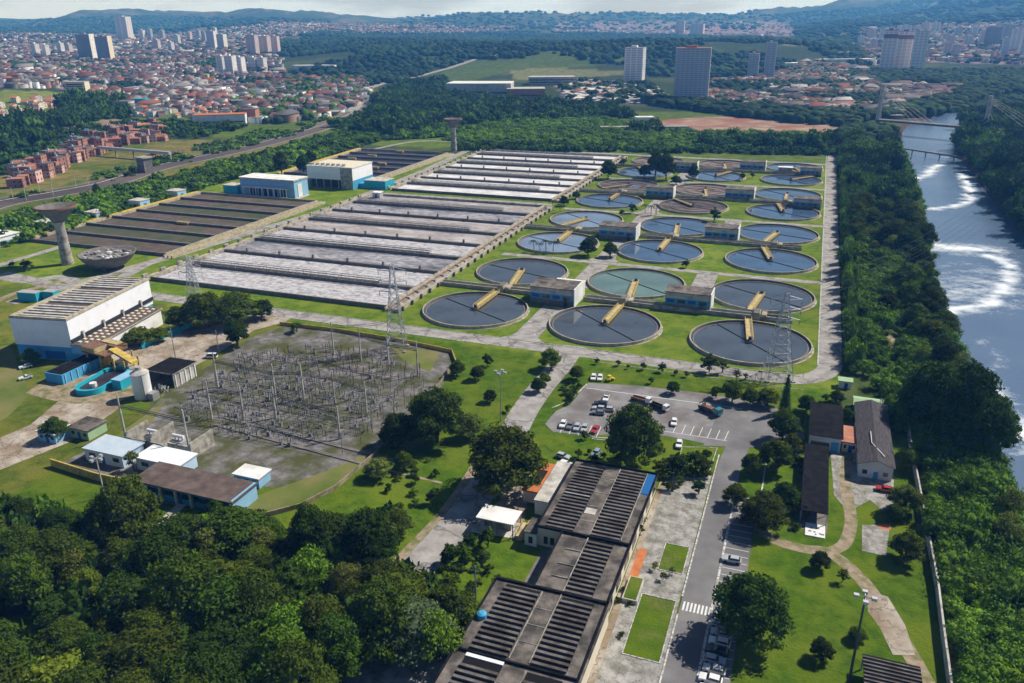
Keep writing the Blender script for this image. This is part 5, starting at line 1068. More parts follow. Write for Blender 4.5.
def truck(paint, px, py, ang, label, load='rust'):
    sc_ = .8 if paint == 'car_white' else .95
    p = A(px, py); t = thing('parked_truck', label, 'truck', (p[0], p[1], .07), math.radians(ang)); t.scale = (sc_,)*3; b = MB(); b.box(-4.2, -2.4, -1.2, 1.2, .7, 2.9, paint); b.box(-2.2, 4.2, -1.1, 1.1, .7, 1.1, 'dark_steel'); b.build('body', t)
    b = MB(); b.box(-4.25, -4.18, -1.0, 1.0, 1.7, 2.6, 'glass_dark'); b.build('windscreen', t); b = MB(); b.box(-2.1, 4.2, -1.2, -1.1, 1.1, 1.8, load); b.box(-2.1, 4.2, 1.1, 1.2, 1.1, 1.8, load); b.box(-2.1, 4.2, -1.1, 1.1, 1.1, 1.2, load); b.build('bed', t)
    for x in (-3.3, 1.9, 3.2):
        for s in (-1, 1): b = MB(); b.tube((x, s*.85, .5), (x, s*1.2, .5), .5, 'tyre', n=12); b.build('wheel', t)
    return t
t = truck('car_teal', 710, 413, 150, 'teal-cabbed flatbed truck with crane at the right end of the lot', 'dark_steel'); b = MB(); b.tube((2, 0, 1.2), (2.5, 0, 3.6), .2, 'dark_steel', n=6); b.tube((2.5, 0, 3.6), (4.4, .4, 2.2), .16, 'dark_steel', n=6); b.box(-1, 3, -.8, .8, 1.2, 2.0, 'rust'); b.build('crane', t)
truck('car_white', 641, 402, 165, 'white-cabbed truck with rusty bed behind the big round tree', 'rust'); truck('car_white', 659, 409, 155, 'white-cabbed tipper truck right of the big round tree', 'roof_dark')
p = A(609, 381); t = thing('compact_loader', 'small yellow loader at the lawn edge of the parking lot', 'loader', (p[0], p[1], 0), 1.0); b = MB(); b.box(-1.2, 1, -.7, .7, .5, 1.3, 'car_yellow'); b.box(-.3, .7, -.55, .55, 1.3, 2.1, 'car_yellow'); b.build('body', t); b = MB(); b.box(1.6, 2.2, -.9, .9, .2, .8, 'car_yellow'); b.tube((.8, .6, 1), (1.8, .6, .5), .1, 'dark_steel'); b.tube((.8, -.6, 1), (1.8, -.6, .5), .1, 'dark_steel'); b.build('bucket', t)
for x in (-.8, .6):
    for s in (-1, 1): b = MB(); b.tube((x, s*.6, .45), (x, s*.95, .45), .45, 'tyre', n=10); b.build('wheel', t)
# ------------------------------------------------------------------ foliage
def icos(sub):
    bm = bmesh.new(); bmesh.ops.create_icosphere(bm, subdivisions=sub, radius=1); V = np.array([v.co[:] for v in bm.verts]); Fc = np.array([[v.index for v in f.verts] for f in bm.faces]); bm.free(); return V, Fc
IC1, IC2 = icos(1), icos(2)
def leaf_cloud(g, cen, rad, n, size, squash=.8, core=.68, up=.35):
    """leaf quads over the shells of several lobes; cen (k,3), rad (k,); returns V (m,3), quads"""
    k = len(cen); w = rad**2; pick = g.choice(k, n, p=w/w.sum())
    d = g.normal(size=(n, 3)); d[:, 2] = np.abs(d[:, 2])*.75+d[:, 2]*.25; d /= np.linalg.norm(d, axis=1)[:, None]
    rr = rad[pick]*g.uniform(.72, 1.15, n); p = cen[pick]+d*rr[:, None]*np.array([1, 1, squash])
    nrm = d+g.normal(size=(n, 3))*.8; nrm[:, 2] += up; nrm /= np.linalg.norm(nrm, axis=1)[:, None]
    t = np.cross(nrm, g.normal(size=(n, 3))); t /= np.linalg.norm(t, axis=1)[:, None]; bt = np.cross(nrm, t)
    s = size*g.uniform(.55, 1.3, n)[:, None]; a = t*s; b = bt*s*g.uniform(.45, .9, n)[:, None]
    V = np.stack([p-a*.5, p+b*.45, p+a*.6, p-b*.5], 1).reshape(-1, 3); Fc = np.arange(n*4).reshape(n, 4)
    Vs, Fs, o = [V], [Fc], len(V)
    if core:
        TV, TF = IC1; TF4 = np.concatenate([TF, TF[:, 2:3]], 1)
        for c, r in zip(cen, rad):
            v = TV*(1+g.uniform(-.22, .12, (len(TV), 1)))*r*core*np.array([1, 1, squash])+c; Vs.append(v); Fs.append(TF4+o); o += len(v)
    return np.concatenate(Vs), np.concatenate(Fs)
def tri_or_quad_mesh(name, V, Fc, m, parent=None):
    me = bpy.data.meshes.new(name); q = [tuple(f) if f[2] != f[3] else tuple(f[:3]) for f in Fc.tolist()]
    me.from_pydata(V.tolist(), [], q); me.materials.append(MATS[m]); o = bpy.data.objects.new(name, me); COL.objects.link(o)
    if parent: o.parent = parent
    return o
def lobes(g, R, H, h0, n, spread=.62):
    """lobe centres filling a dome of radius R from h0 to H"""
    C_, r_ = [(0, 0, (h0+H)/2)], [min(R, (H-h0)/2)*.66]
    for i in range(n):
        a = i*2.399+g.uniform(-.4, .4); q = math.sqrt((i+.5)/n); rr = R*spread*q*g.uniform(.85, 1.2)
        top = h0+(H-h0)*(.88-.44*q*q)+g.uniform(-.16, .10)*(H-h0); C_.append((rr*math.cos(a), rr*math.sin(a), top-.1*R)); r_.append(R*g.uniform(.15, .32))
        if i % 3 == 0: C_.append((rr*1.25*math.cos(a+.5), rr*1.25*math.sin(a+.5), h0+(H-h0)*g.uniform(.18, .34))); r_.append(R*g.uniform(.2, .3))
    return np.array(C_), np.array(r_)
def make_tree(seed, R, H, leaf, n, nl, m, h0=None, name='broadleaf_tree', trunk_r=None, squash=.8, spread=.62, core=.68):
    g = np.random.default_rng(seed); t = thing(name, '', 'tree'); h0 = H*.14 if h0 is None else h0; c, r = lobes(g, R, H, h0, nl, spread)
    V, Fc = leaf_cloud(g, c, r, n, leaf, squash, core); tri_or_quad_mesh('crown', V, Fc, m, t)
    b = MB(); tr = trunk_r or R*.07; hh = h0+(H-h0)*.35; b.tube((0, 0, -.2), (g.uniform(-.2, .2), g.uniform(-.2, .2), hh), tr, 'bark', tr*.55, n=7)
    for i in range(min(5, nl)):
        q = c[1+(i*3) % (len(c)-1)]; b.tube((0, 0, h0*.75), tuple(q), tr*.45, 'bark', tr*.15, n=5)
    b.build('trunk', t); return t
TREES = {}
def K(key, seed, *a, **k): TREES[key] = Kind(make_tree(seed, *a, **k))
SPEC = {}
def spec(key, variants, *a, **k): SPEC[key] = [(key, i, a, k) for i in range(variants)]
def get(key, i):
    kk = (key, i % len(SPEC[key]))
    if kk not in TREES:
        _, i_, a, k = SPEC[key][kk[1]]; TREES[kk] = Kind(make_tree(sum(map(ord, key))+i_*17, *a, **k))
    return TREES[kk]
#        R   H   leaf  n   lobes mat
spec('big_dark', 3, 8, 14, .62, 10500, 62, 'leaves_dark'); spec('big_mid', 3, 7.5, 13, .6, 9500, 58, 'leaves_mid'); spec('big_grey', 2, 8, 12, .5, 10000, 64, 'leaves_grey')
spec('open_olive', 2, 6, 12, .5, 2600, 26, 'leaves_olive', core=.3, trunk_r=.5); spec('open_grey', 2, 6.5, 12, .48, 3000, 28, 'leaves_grey', core=.3, trunk_r=.5); spec('open_bright', 2, 6, 10, .5, 3600, 30, 'leaves_bright', core=.4)
spec('mid_dark', 2, 4.5, 8, .48, 4800, 40, 'leaves_dark'); spec('mid_mid', 2, 4.5, 8, .48, 4600, 40, 'leaves_mid'); spec('mid_bright', 2, 4.2, 7.2, .45, 4200, 40, 'leaves_bright'); spec('mid_olive', 2, 4.4, 7.6, .45, 3400, 34, 'leaves_olive')
spec('round_dark', 1, 5, 7.5,   .40, 6500, 18, 'leaves_dark', h0=1.5, squash=.9, spread=.5)
spec('small_dark', 2, 2.2, 4.4, .4, 900, 10, 'leaves_dark'); spec('small_mid', 2, 2.2, 4.2, .38, 800, 10, 'leaves_mid', ); spec('small_thin', 2, 2.0, 4.4, .35, 330, 9, 'leaves_olive')
spec('bush_mid', 2, 1.6, 1.9, .34, 420, 9, 'leaves_mid', h0=.1); spec('bush_bright', 2, 1.6, 1.8, .34, 420, 9, 'leaves_bright', h0=.1); spec('bush_dark', 2, 1.7, 2.0, .34, 420, 9, 'leaves_dark', h0=.1)
NAME_OF = {'bush': ('shrub', 'shrub'), 'small': ('small_tree', 'tree'), 'mid': ('broadleaf_tree', 'tree'), 'big': ('large_tree', 'tree'), 'open': ('open_tree', 'tree'), 'round': ('round_tree', 'tree')}
ntree = [0]
def put_tree(key, a, b, sc_, label, group=None, z=0.0):
    k = get(key, int(rng.integers(0, 9))); nm, cat = NAME_OF[key.split('_')[0]]
    sc3 = (sc_*rng.uniform(.85, 1.15), sc_*rng.uniform(.85, 1.15), sc_*rng.uniform(.75, 1.25)) if not hasattr(sc_, '__len__') else sc_
    o = k.place((a, b, z), rng.uniform(0, 6.28), sc3, label, group); 
    if not o.name.startswith(nm): o.name = nm
    o['category'] = cat
    if group is None and 'group' in o: del o['group']
    ntree[0] += 1; return o
BASER = {'big_dark': 8, 'big_mid': 7.5, 'big_grey': 8, 'open_olive': 6, 'open_grey': 6.5, 'open_bright': 6, 'mid_dark': 4.5, 'mid_mid': 4.5, 'mid_bright': 4.2, 'mid_olive': 4.4, 'round_dark': 5, 'small_dark': 2.2, 'small_mid': 2.2, 'small_thin': 2, 'bush_mid': 1.6, 'bush_bright': 1.6, 'bush_dark': 1.7}
def tree_px(key, px, py, rpx, label, group=None, hs=1.0):
    a, b = A(px, py); d = proj(a, b, 0)[2]; s = rpx/FPX*d/BASER[key]; return put_tree(key, a, b, (s, s, s*hs), label, group)
# single trees: (kind, base px, base py, crown radius px, label)
for q in [('big_dark', 633, 466, 32, 'very large dark dense tree between the parking lot and the ribbed roof building', None, 1.25),
 ('big_mid', 508, 490, 44, 'huge spreading tree over the left road beside the orange pavilion', None, .95), ('big_dark', 437, 442, 34, 'large rounded very dark tree at the right edge of the substation', None, 1.0), ('big_dark', 400, 446, 22, 'dark tree left of the large rounded one by the substation', None, .95),
 ('mid_olive', 470, 438, 16, 'olive-green tree right of the large rounded dark tree', None, 1), ('mid_mid', 404, 470, 12, 'mid-green tree below the large dark one by the gravel edge', None, 1), ('mid_olive', 378, 478, 16, 'olive tree at the near right corner of the substation yard', None, .8),
 ('mid_dark', 457, 376, 10, 'leafy tree at the far right corner of the substation yard', None, 1), ('mid_dark', 478, 380, 9, 'dark round tree on the lawn above the floodlight pole', None, 1), ('small_dark', 487, 366, 7, 'small dark tree farthest up the lawn by the front road', None, 1), ('mid_dark', 490, 402, 8, 'dark round tree left of the tall floodlight pole', None, 1), ('small_mid', 508, 412, 5, 'small tree right of the tall floodlight pole', None, 1), 
 ('mid_mid', 551, 369, 13, 'full green tree at the left corner of the road junction', None, 1), ('mid_dark', 577, 380, 9, 'dark tree at the right corner of the road junction', None, 1), ('mid_dark', 538, 392, 9, 'dark tree on the verge left of the parking entrance road', None, 1), ('mid_mid', 545, 384, 7, 'mid-green tree just below the full one at the junction', None, 1),
 ('mid_dark', 673, 394, 8, 'dark tree on the lawn strip above the middle of the lot', None, 1), ('small_dark', 651, 384, 4, 'small young tree left of the dark one above the lot', None, 1), ('small_mid', 716, 398, 8, 'rounded green tree at the left of the row beside the lot corner', None, 1),
 ('mid_mid', 732, 402, 13, 'tallest green tree of the row beside the lot corner', None, 1), ('mid_mid', 750, 405, 11, 'middle tree of the row beside the lot corner', None, 1), ('mid_mid', 767, 406, 13, 'tree at the right end of the row beside the lot corner', None, .9),
 ('small_dark', 709, 372, 11, 'wide flat-topped dark tree on the verge before the right front tank', None, .9), ('small_thin', 722, 373, 8, 'thin spreading tree right of the flat-topped one on the verge', None, 1), ('small_thin', 736, 380, 6, 'thin young tree left of the pylon foot', None, 1), ('small_thin', 745, 380, 4, 'sparse sapling beside the pylon foot', None, 1),
 ('mid_dark', 806, 412, 11, 'dark round tree on the lawn above the corrugated workshop', None, 1), ('small_dark', 825, 402, 5, 'small dark round tree behind the corrugated workshop', None, 1), ('mid_dark', 846, 424, 11, 'dark tree between the two grey roofs', None, .9), ('mid_dark', 836, 402, 9, 'dark tree behind the link building', None, .8),
 ('mid_dark', 782, 440, 18, 'dark tree on the lawn right of the road junction', None, 1.1), ('mid_dark', 775, 470, 20, 'big dark tree left of the black carport', None, 1), ('mid_mid', 790, 452, 12, 'tree between the dark ones and the workshop', None, 1), ('round_dark', 750, 474, 15, 'rounded dark tree at the kerb right of the long road', None, 1),
 ('big_dark', 762, 528, 28, 'large dark tree hanging over the top of the parking strip', None, .8), ('mid_dark', 784, 510, 18, 'dark tree right of the large one by the parking strip', None, 1), ('big_dark', 748, 636, 42, 'very large dark tree shading the lower parking strip', None, 1.0), ('mid_dark', 735, 505, 14, 'dark tree at the kerb above the parking strip', None, 1),
 ('mid_dark', 819, 569, 12, 'round dark tree standing where the slab path forks', None, 1), ('small_thin', 842, 582, 8, 'almost leafless tree right of the path fork', None, 1), ('mid_dark', 820, 659, 14, 'dark tree on the lower lawn left of the tall floodlight', None, 1), ('mid_mid', 856, 640, 11, 'loose green tree at the foot of the tall floodlight', None, .8),
 ('mid_dark', 905, 560, 19, 'dark tree beside the old slab court', None, 1), ('mid_olive', 905, 512, 19, 'olive-green tree below the gabled house', None, 1), ('mid_mid', 905, 470, 14, 'tree behind the gabled house by the grey wall', None, 1), ('mid_dark', 893, 520, 11, 'dark tree left of the olive one by the yard', None, 1), 
 ('round_dark', 57, 440, 17, 'round dark tree over the small white and blue hut', None, .95), ('mid_mid', 32, 364, 10, 'small green tree beside the parked cars on the grass', None, .9), ('round_dark', 238, 346, 19, 'rounded dark tree at the edge of the hall yard', None, .95), ('big_dark', 206, 327, 26, 'large dark tree left in the group above the yard', None, .8), ('big_dark', 236, 324, 26, 'large dark tree right in the group above the yard', None, .75), ('mid_dark', 180, 330, 16, 'dark tree at the left end of the group above the yard', None, .9), ('mid_dark', 262, 318, 14, 'dark tree at the right end of the group above the yard', None, .8),
 ('mid_mid', 140, 345, 18, 'wide bushy tree against the annex of the white hall', None, .6), ('mid_mid', 158, 341, 14, 'bushy tree at the cyan wall beside the hall', None, .6), ('small_dark', 27, 270, 8, 'low spreading tree by the path below the funnel tower', None, .7), ('small_dark', 13, 267, 4, 'small shrub-like tree left of the low spreading one', None, .8), ('small_mid', 297, 332, 8, 'small green tree at the corner of the yellow yard wall', None, .8),
 ('small_thin', 134, 470, 9, 'pale thin-leaved tree between the two blue huts', None, 1.3), ('mid_dark', 218, 518, 12, 'dark tree in front of the low substation building', None, 1), ('small_thin', 112, 493, 6, 'thin young tree by the floodlight before the yellow wall', None, 1), ('small_thin', 127, 497, 7, 'sparse small tree right of the floodlight before the yellow wall', None, 1),
 ('mid_dark', 588, 256, 11, 'dark bushy tree beside the pale second-column tank', None, 1), ('mid_dark', 610, 257, 9, 'dark round tree on the verge by the middle tank road', None, 1), ('mid_dark', 564, 206, 6, 'dark tree at the corner where basin channel meets tank road', None, 1), ('mid_dark', 576, 199, 5, 'small dark tree just above the one at the channel corner', None, .9), ('mid_dark', 608, 179, 10, 'bushy dark tree beside the far white basin', None, 1.1), ('small_dark', 623, 167, 5, 'small round tree at the far right corner of the white basin', None, 1), 
 ('mid_dark', 655, 178, 11, 'tall dark tree in the far tank group, middle', None, 1.5), ('mid_dark', 666, 180, 11, 'tall dark tree in the far tank group, right', None, 1.4), ('mid_dark', 644, 178, 7, 'dark tree in the far tank group, left', None, 1.1), ('mid_dark', 693, 180, 6, 'slim dark tree beside the far pump house', None, 1.6), ('mid_dark', 676, 185, 7, 'low dark tree below the far tank group', None, .8), ('small_dark', 742, 181, 4, 'small dark tree between two far blue tanks', None, 1.2), ('small_dark', 752, 178, 3, 'tiny dark tree on the lawn between far tanks', None, 1),
 ('small_dark', 714, 222, 7, 'dark tree with droopy crown by the fourth row of tanks', None, 1.1), ('small_dark', 632, 213, 6, 'spreading dark tree beside the fifth-row blue tank', None, .9), ('small_dark', 622, 216, 4, 'small dark tree left of the spreading one by the tank', None, .9), ('small_dark', 686, 268, 5, 'small dark tree at the near edge of the third-row middle tank', None, .9),
 ('mid_dark', 282, 176, 9, 'tall dark tree behind the pale blue columned building', None, 1.6), ('mid_dark', 304, 174, 9, 'dark tree left of the white machine hall', None, 1.3), ('mid_dark', 311, 166, 7, 'dark tree behind the white machine hall', None, 1.3), ('mid_dark', 98, 196, 5, 'slim dark tree beside the railway tracks', None, 1.5)]:
    tree_px(q[0], q[1], q[2], q[3], q[4], q[5], q[6])
ver = [(597, 364, 4), (618, 366, 4), (628, 369, 3), (643, 370, 5), (662, 372, 6), (676, 375, 3.5), (686, 377, 4)]
for px, py, r in ver: tree_px('small_dark', px, py, r*.9, 'small clipped tree in the row along the front road verge', 'small trees in a row on the front verge')
# conical cypress and palms
t = thing('cypress_tree', 'tall narrow dark cypress left of the grey roofed workshop', 'tree', (*A(784, 413), 0)); g_ = np.random.default_rng(5); c_ = np.array([(0, 0, 1+k*1.0) for k in range(13)], float); r_ = np.array([1.7*(1-k/13.5)**.8+.25 for k in range(13)]); V_, F_ = leaf_cloud(g_, c_, r_, 2600, .34, 1.0, .85); tri_or_quad_mesh('crown', V_, F_, 'leaves_dark', t); b = MB(); b.tube((0, 0, 0), (0, 0, 9), .25, 'bark', .1); b.build('trunk', t)
def make_palm():
    t = thing('palm_tree', '', 'palm'); b = MB(); b.tube((0, 0, 0), (.2, 0, 6), .22, 'bark', .16, n=7); b.build('trunk', t); b = MB()
    for k in range(13):
        a = k*2.399; prev = Vector((.2, 0, 6)); dx, dy = math.cos(a), math.sin(a); up = .5+.5*(k % 3)/2
        for j in range(1, 6):
            s = j/5*2.9; p = Vector((.2+dx*s, dy*s, 6+up*s*.8-.33*s*s)); w = .42*(1-j/6.5)
            b.add([(prev.x-dy*w, prev.y+dx*w, prev.z-.12), (prev.x, prev.y, prev.z+.05), (prev.x+dy*w, prev.y-dx*w, prev.z-.12), (p.x+dy*w, p.y-dx*w, p.z-.12), (p.x, p.y, p.z+.05), (p.x-dy*w, p.y+dx*w, p.z-.12)], [(0, 1, 4, 5), (1, 2, 3, 4)], 'palm_leaf'); prev = p
    b.build('fronds', t); return t
PALM = Kind(make_palm())
for px, py in ((534, 252), (540, 253), (546, 253), (553, 253), (645, 214), (651, 216), (656, 215), (553, 211), (560, 213)):
    a, b_ = A(px, py); lab, gr = (('palm in the row standing before the pale left-column tank', 'palms beside the pale left tank') if py > 250 else ('palm in the clump on the lawn by the fourth row of tanks', 'palms between the far middle tanks') if px > 600 else ('palm at the corner between the foam basin and the tanks', 'palms at the basin corner')); PALM.place((a, b_, 0), rng.uniform(0, 6), rng.uniform(.85, 1.15), lab, gr)
def scatter_px(poly, spacing, zmax=0, jit=.45, seed=0):
    """jittered points on flat ground whose picture position falls in poly"""
    g = np.random.default_rng(seed); P = np.array([A(x, y) for x, y in poly]); out = []
    x0, y0 = P.min(0); x1, y1 = P.max(0); xs = np.arange(x0, x1, spacing); ys = np.arange(y0, y1, spacing)
    for i, x in enumerate(xs):
        for j, y in enumerate(ys):
            a, b = x+(j % 2)*spacing/2+g.uniform(-jit, jit)*spacing, y+g.uniform(-jit, jit)*spacing
            if inpoly(a, b, P): out.append((a, b))
    return out
# dark wood, lower left
W1 = [(-60, 512), (0, 512), (60, 520), (110, 533), (160, 545), (215, 545), (260, 530), (300, 548), (345, 540), (380, 520), (405, 520), (400, 545), (385, 560), (378, 590), (430, 600), (470, 618), (462, 650), (440, 668), (400, 648), (350, 662), (335, 700), (330, 760), (-60, 760)]
HOLES = [[(-60, 618), (30, 612), (70, 640), (40, 662), (-60, 668)], [(165, 672), (200, 650), (215, 665), (180, 700)]]
HP = [PA(h) for h in HOLES]; nW = 0
for a, b_ in scatter_px(W1, 7.9, seed=3):
    if any(inpoly(a, b_, h) for h in HP): continue
    px, py, _ = proj(a, b_, 0); u = rng.random()
    key = 'big_dark' if u < .66 else 'big_mid' if u < .82 else 'open_olive' if u < .89 else 'open_grey' if u < .93 else 'open_bright'
    s = rng.choice([rng.uniform(.55, .75), rng.uniform(.75, 1.0), rng.uniform(1.0, 1.2)], p=[.35, .45, .2])
    if py < 535: s *= .75
    put_tree(key, a, b_, s, 'leafy tree in the dense dark wood filling the lower left', 'trees of the dense lower left wood'); nW += 1
for q in [('big_grey', 412, 648, 46, 'broad grey-green tree beside the paved yard and the ribbed roofs', None, .85), ('mid_mid', 470, 632, 22, 'mid-green tree against the left wall of the ribbed-roof building', None, .9), ('mid_bright', 205, 545, 22, 'yellow-green tree on the far edge of the dense wood', None, .9), ('mid_bright', 12, 700, 40, 'bright yellow-green tree in the bottom left corner', None, .8), ('mid_bright', 60, 712, 45, 'bright tree next to the one in the bottom left corner', None, .8)]: tree_px(*q[:5], q[5], q[6])
# garden bushes and lawn bushes
def bushes(poly, n, keys, label, group, seed, s0=.7, s1=1.5):
    g = np.random.default_rng(seed); P = np.array([A(x, y) for x, y in poly]); x0, y0 = P.min(0); x1, y1 = P.max(0); k = 0
    while k < n:
        a, b = g.uniform(x0, x1), g.uniform(y0, y1)
        if inpoly(a, b, P): put_tree(keys[int(g.integers(0, len(keys)))], a, b, g.uniform(s0, s1), label, group); k += 1
bushes([(462, 540), (490, 535), (500, 555), (500, 590), (470, 610), (440, 590), (440, 560)], 30, ['bush_mid', 'bush_dark', 'small_dark', 'small_mid', 'bush_bright'], 'garden shrub or small tree left of the ribbed-roof building', 'garden planting left of the long building', 11)
bushes([(395, 440), (430, 455), (445, 500), (400, 520), (375, 480)], 16, ['bush_mid', 'bush_dark', 'small_dark', 'bush_bright'], 'low shrub on the lawn below the large dark tree', 'shrubs on the lawn by the footpath', 12, .5, 1.2)
bushes([(660, 470), (708, 460), (700, 495), (662, 492)], 16, ['bush_mid', 'bush_dark', 'small_dark'], 'shrub in the planted lawn corner above the pavement', 'shrubs on the lawn corner by the junction', 13, .8, 1.5)
bushes([(556, 405), (566, 385), (584, 382), (572, 400), (562, 410)], 14, ['bush_dark', 'bush_mid'], 'clipped hedge shrub on the strip beside the lot entrance', 'hedge shrubs at the lot entrance', 14, .7, 1.1)
bushes([(555, 430), (600, 440), (640, 470), (600, 470), (560, 450)], 8, ['bush_dark', 'small_dark'], 'small shrub on the lawn below the parked cars', 'shrubs below the parked cars', 15, .5, 1.0)
bushes([(120, 505), (230, 520), (210, 545), (130, 535)], 10, ['bush_dark', 'small_dark', 'bush_mid'], 'shrub on the shaded grass before the low substation building', 'shrubs before the substation building', 16, .6, 1.1)
bushes([(790, 425), (808, 425), (806, 520), (790, 540)], 9, ['small_dark', 'bush_dark'], 'shrub in the shaded strip left of the black carport', 'shrubs left of the black carport', 17, .7, 1.2)
bushes([(621, 590), (627, 590), (640, 640), (605, 640)], 4, ['bush_dark'], 'little shrub on the square lawn beside the pavement', 'shrubs on the square lawn', 18, .4, .8)
for px, py in ((655, 570), (663, 580), (672, 575)): tree_px('small_thin', px, py, 5, 'thin little tree on the small lawn by the pavement', 'thin trees on the small forecourt lawn')
bushes([(590, 480), (650, 500), (640, 540), (632, 560), (640, 500)], 3, ['bush_dark'], 'dark shrub against the long building wall', 'shrubs at the long building wall', 19, .8, 1.3)
# riverside belt between the long road and the river
g5 = np.random.default_rng(21); belt = []
b_ = -64.
while b_ < 620:
    l, r = riv(b_); step = 8.5 if b_ < 300 else 11; a = 158 if b_ > -20 else 176
    while a < l-1:
        aa_, bb = a+g5.uniform(-2.5, 2.5), b_+g5.uniform(-3, 3); px, py, _ = proj(aa_, bb, 0)
        path = (-40 < bb < 45 and abs(aa_-167) < 4) or (bb < 150 and aa_ < 178 and g5.random() < .65)
        if not path and px < 1060: belt.append((aa_, bb))
        a += step
    b_ += step
belt.sort(key=lambda p: p[1]); near = belt[:118]; rest_belt = belt[118:]
for a, b_ in near:
    l, r = riv(b_); edge = a > l-13; u = g5.random(); key = 'big_dark' if (edge and u < .75) else 'big_mid' if u < .38 else 'open_bright' if u < .58 else 'big_dark' if u < .75 else 'open_olive' if u < .85 else 'mid_bright'
    put_tree(key, a, b_, g5.choice([g5.uniform(.45, .7), g5.uniform(.7, 1.1)])*(1 if 'mid_b' not in key else 1.25), 'leafy tree in the green belt between the long road and the river', 'trees of the riverside belt')
for q in [('big_dark', 960, 452, 37, 'towering dark tree leaning over the river below the foam', None, 1.5), ('big_dark', 925, 425, 34, 'big dark tree behind the gabled house at the river wall', None, 1.2), ('big_dark', 985, 455, 30, 'dark tree at the water edge beside the white rapids', None, 1.3)]: tree_px(*q[:5], q[5], q[6])
g9 = np.random.default_rng(77)
for k_ in range(26):
    b_ = g9.uniform(-185, -35); a = g9.uniform(176, 191); put_tree(['mid_dark', 'open_olive', 'mid_mid', 'open_bright'][int(g9.integers(0, 4))], a, b_, g9.uniform(.5, .95), 'tree rising from the undergrowth between the grey wall and the river', 'trees in the riverside undergrowth at lower right')
# -------- stuff: merged foliage
def stuff_leafy(name, label, cat, pts, R, H, cols, seed, nleaf=110, leaf=.28, nl=5, zoff=0.0, core=.82):
    """pts (k,3); each gets one leafy clump; own tint per clump"""
    g = np.random.default_rng(seed)
    cen = np.array([(0, 0, .45)]+[(.55*math.cos(i*2.1), .55*math.sin(i*2.1), .38+.2*(i % 2)) for i in range(nl)]); rad = np.array([.55]+[.42]*nl)
    TV, TF = leaf_cloud(g, cen, rad, nleaf, leaf, .85, core, .4)
    TF = np.asarray(TF); pts = np.asarray(pts, float); k = len(pts)
    s = np.exp(g.normal(-.08, .34, k)).clip(.4, 1.9); S = np.stack([R*s*g.uniform(.8, 1.25, k), R*s*g.uniform(.8, 1.25, k), H*s*g.uniform(.7, 1.3, k)], -1)
    cols = np.array(cols); ci = g.integers(0, len(cols), k); pt = fbm(pts[:, 0]/35, pts[:, 1]/35, 3, seed); tint = cols[ci]*(1+.22*pt[:, None])*g.uniform(.75, 1.25, (k, 1))
    q = TF[TF[:, 2] != TF[:, 3]]; tr = TF[TF[:, 2] == TF[:, 3]]; 
    if len(tr): q = np.concatenate([q, np.stack([tr[:, 0], tr[:, 1], tr[:, 2], tr[:, 2]], -1)])
    V, Fc, tt = stamp(TV, q, pts+np.array([0, 0, zoff]), S, g.uniform(0, 6.28, k), tint)
    # quads and triangles in one mesh
    me = bpy.data.meshes.new(name); n = len(V); isq = Fc[:, 2] != Fc[:, 3]; Q = Fc[isq]; T3 = Fc[~isq][:, :3]
    me.vertices.add(n); me.vertices.foreach_set('co', np.ascontiguousarray(V, np.float32).ravel()); me.loops.add(Q.size+T3.size); me.loops.foreach_set('vertex_index', np.concatenate([Q.ravel(), T3.ravel()]).astype(np.int32))
    me.polygons.add(len(Q)+len(T3)); me.polygons.foreach_set('loop_start', np.concatenate([np.arange(len(Q))*4, Q.size+np.arange(len(T3))*3]).astype(np.int32)); me.materials.append(MATS['leaves_stuff'])
    ca = me.attributes.new('tint', 'FLOAT_COLOR', 'POINT'); c4 = np.ones((n, 4), np.float32); c4[:, :3] = tt; ca.data.foreach_set('color', c4.ravel()); me.update(calc_edges=True)
    o = bpy.data.objects.new(name, me); COL.objects.link(o); return tag(o, label, cat, None, 'stuff')
DK, MD, BR_, OL = (.036, .078, .009), (.075, .15, .012), (.14, .25, .018), (.10, .14, .02)
def z3(L): L = np.array(L, float).reshape(-1, 2); return np.column_stack([L, hz(L[:, 0], L[:, 1])])
stuff_leafy('riverside_wood', 'dense far stretch of trees between the long road and the river', 'wood', z3([p for p in rest_belt if p[0] < riv(p[1])[0]-7]), 6.0, 11, [DK, DK, MD, MD, (.035, .07, .014)], 31, 700, .14, 8, 0, .7)
g6 = np.random.default_rng(41)
und = [(g6.uniform(152, riv(b)[0]+1), b) for b in g6.uniform(-20, 620, 2300)]+[(a, b) for a, b in ((g6.uniform(169, 191), g6.uniform(-230, -20)) for _ in range(1500))]+[(a, b) for a, b in ((g6.uniform(162, 170), g6.uniform(-60, -20)) for _ in range(60))]
und = [(a, b) for a, b in und if not (-45 < b < 42 and abs(a-167) < 1.5) and not (b < -30 and abs(a-(173.5+.0*b)) < 1.6)]
stuff_leafy('riverside_undergrowth', 'bright tangled undergrowth on the near river bank', 'undergrowth', z3(und), 3.0, 3.8, [(.10, .19, .014), BR_, MD, (.12, .23, .016), (.085, .16, .014)], 32, 420, .125, 7, 0, .66)
hed = [(152.5+g6.uniform(-1.4, 1.4), b) for b in g6.uniform(-18, 600, 520)]
stuff_leafy('roadside_hedge', 'tall green hedge of columnar trees along the long road', 'hedge', z3(hed), 2.0, 6.5, [BR_, MD, (.07, .14, .015), DK], 33, 260, .17, 5, 0, .7)
far = []
for b in np.arange(150, 900, 7.5):
    l, r = riv(b)
    for k in range(10): far.append((r+1+g6.uniform(0, 75), b+g6.uniform(-5, 5)))
stuff_leafy('far_bank_wood', 'dense dark wood on the far bank of the river', 'wood', z3(far), 6.5, 11, [DK, (.024, .048, .013), MD], 34, 420, .17, 7, 0, .7)
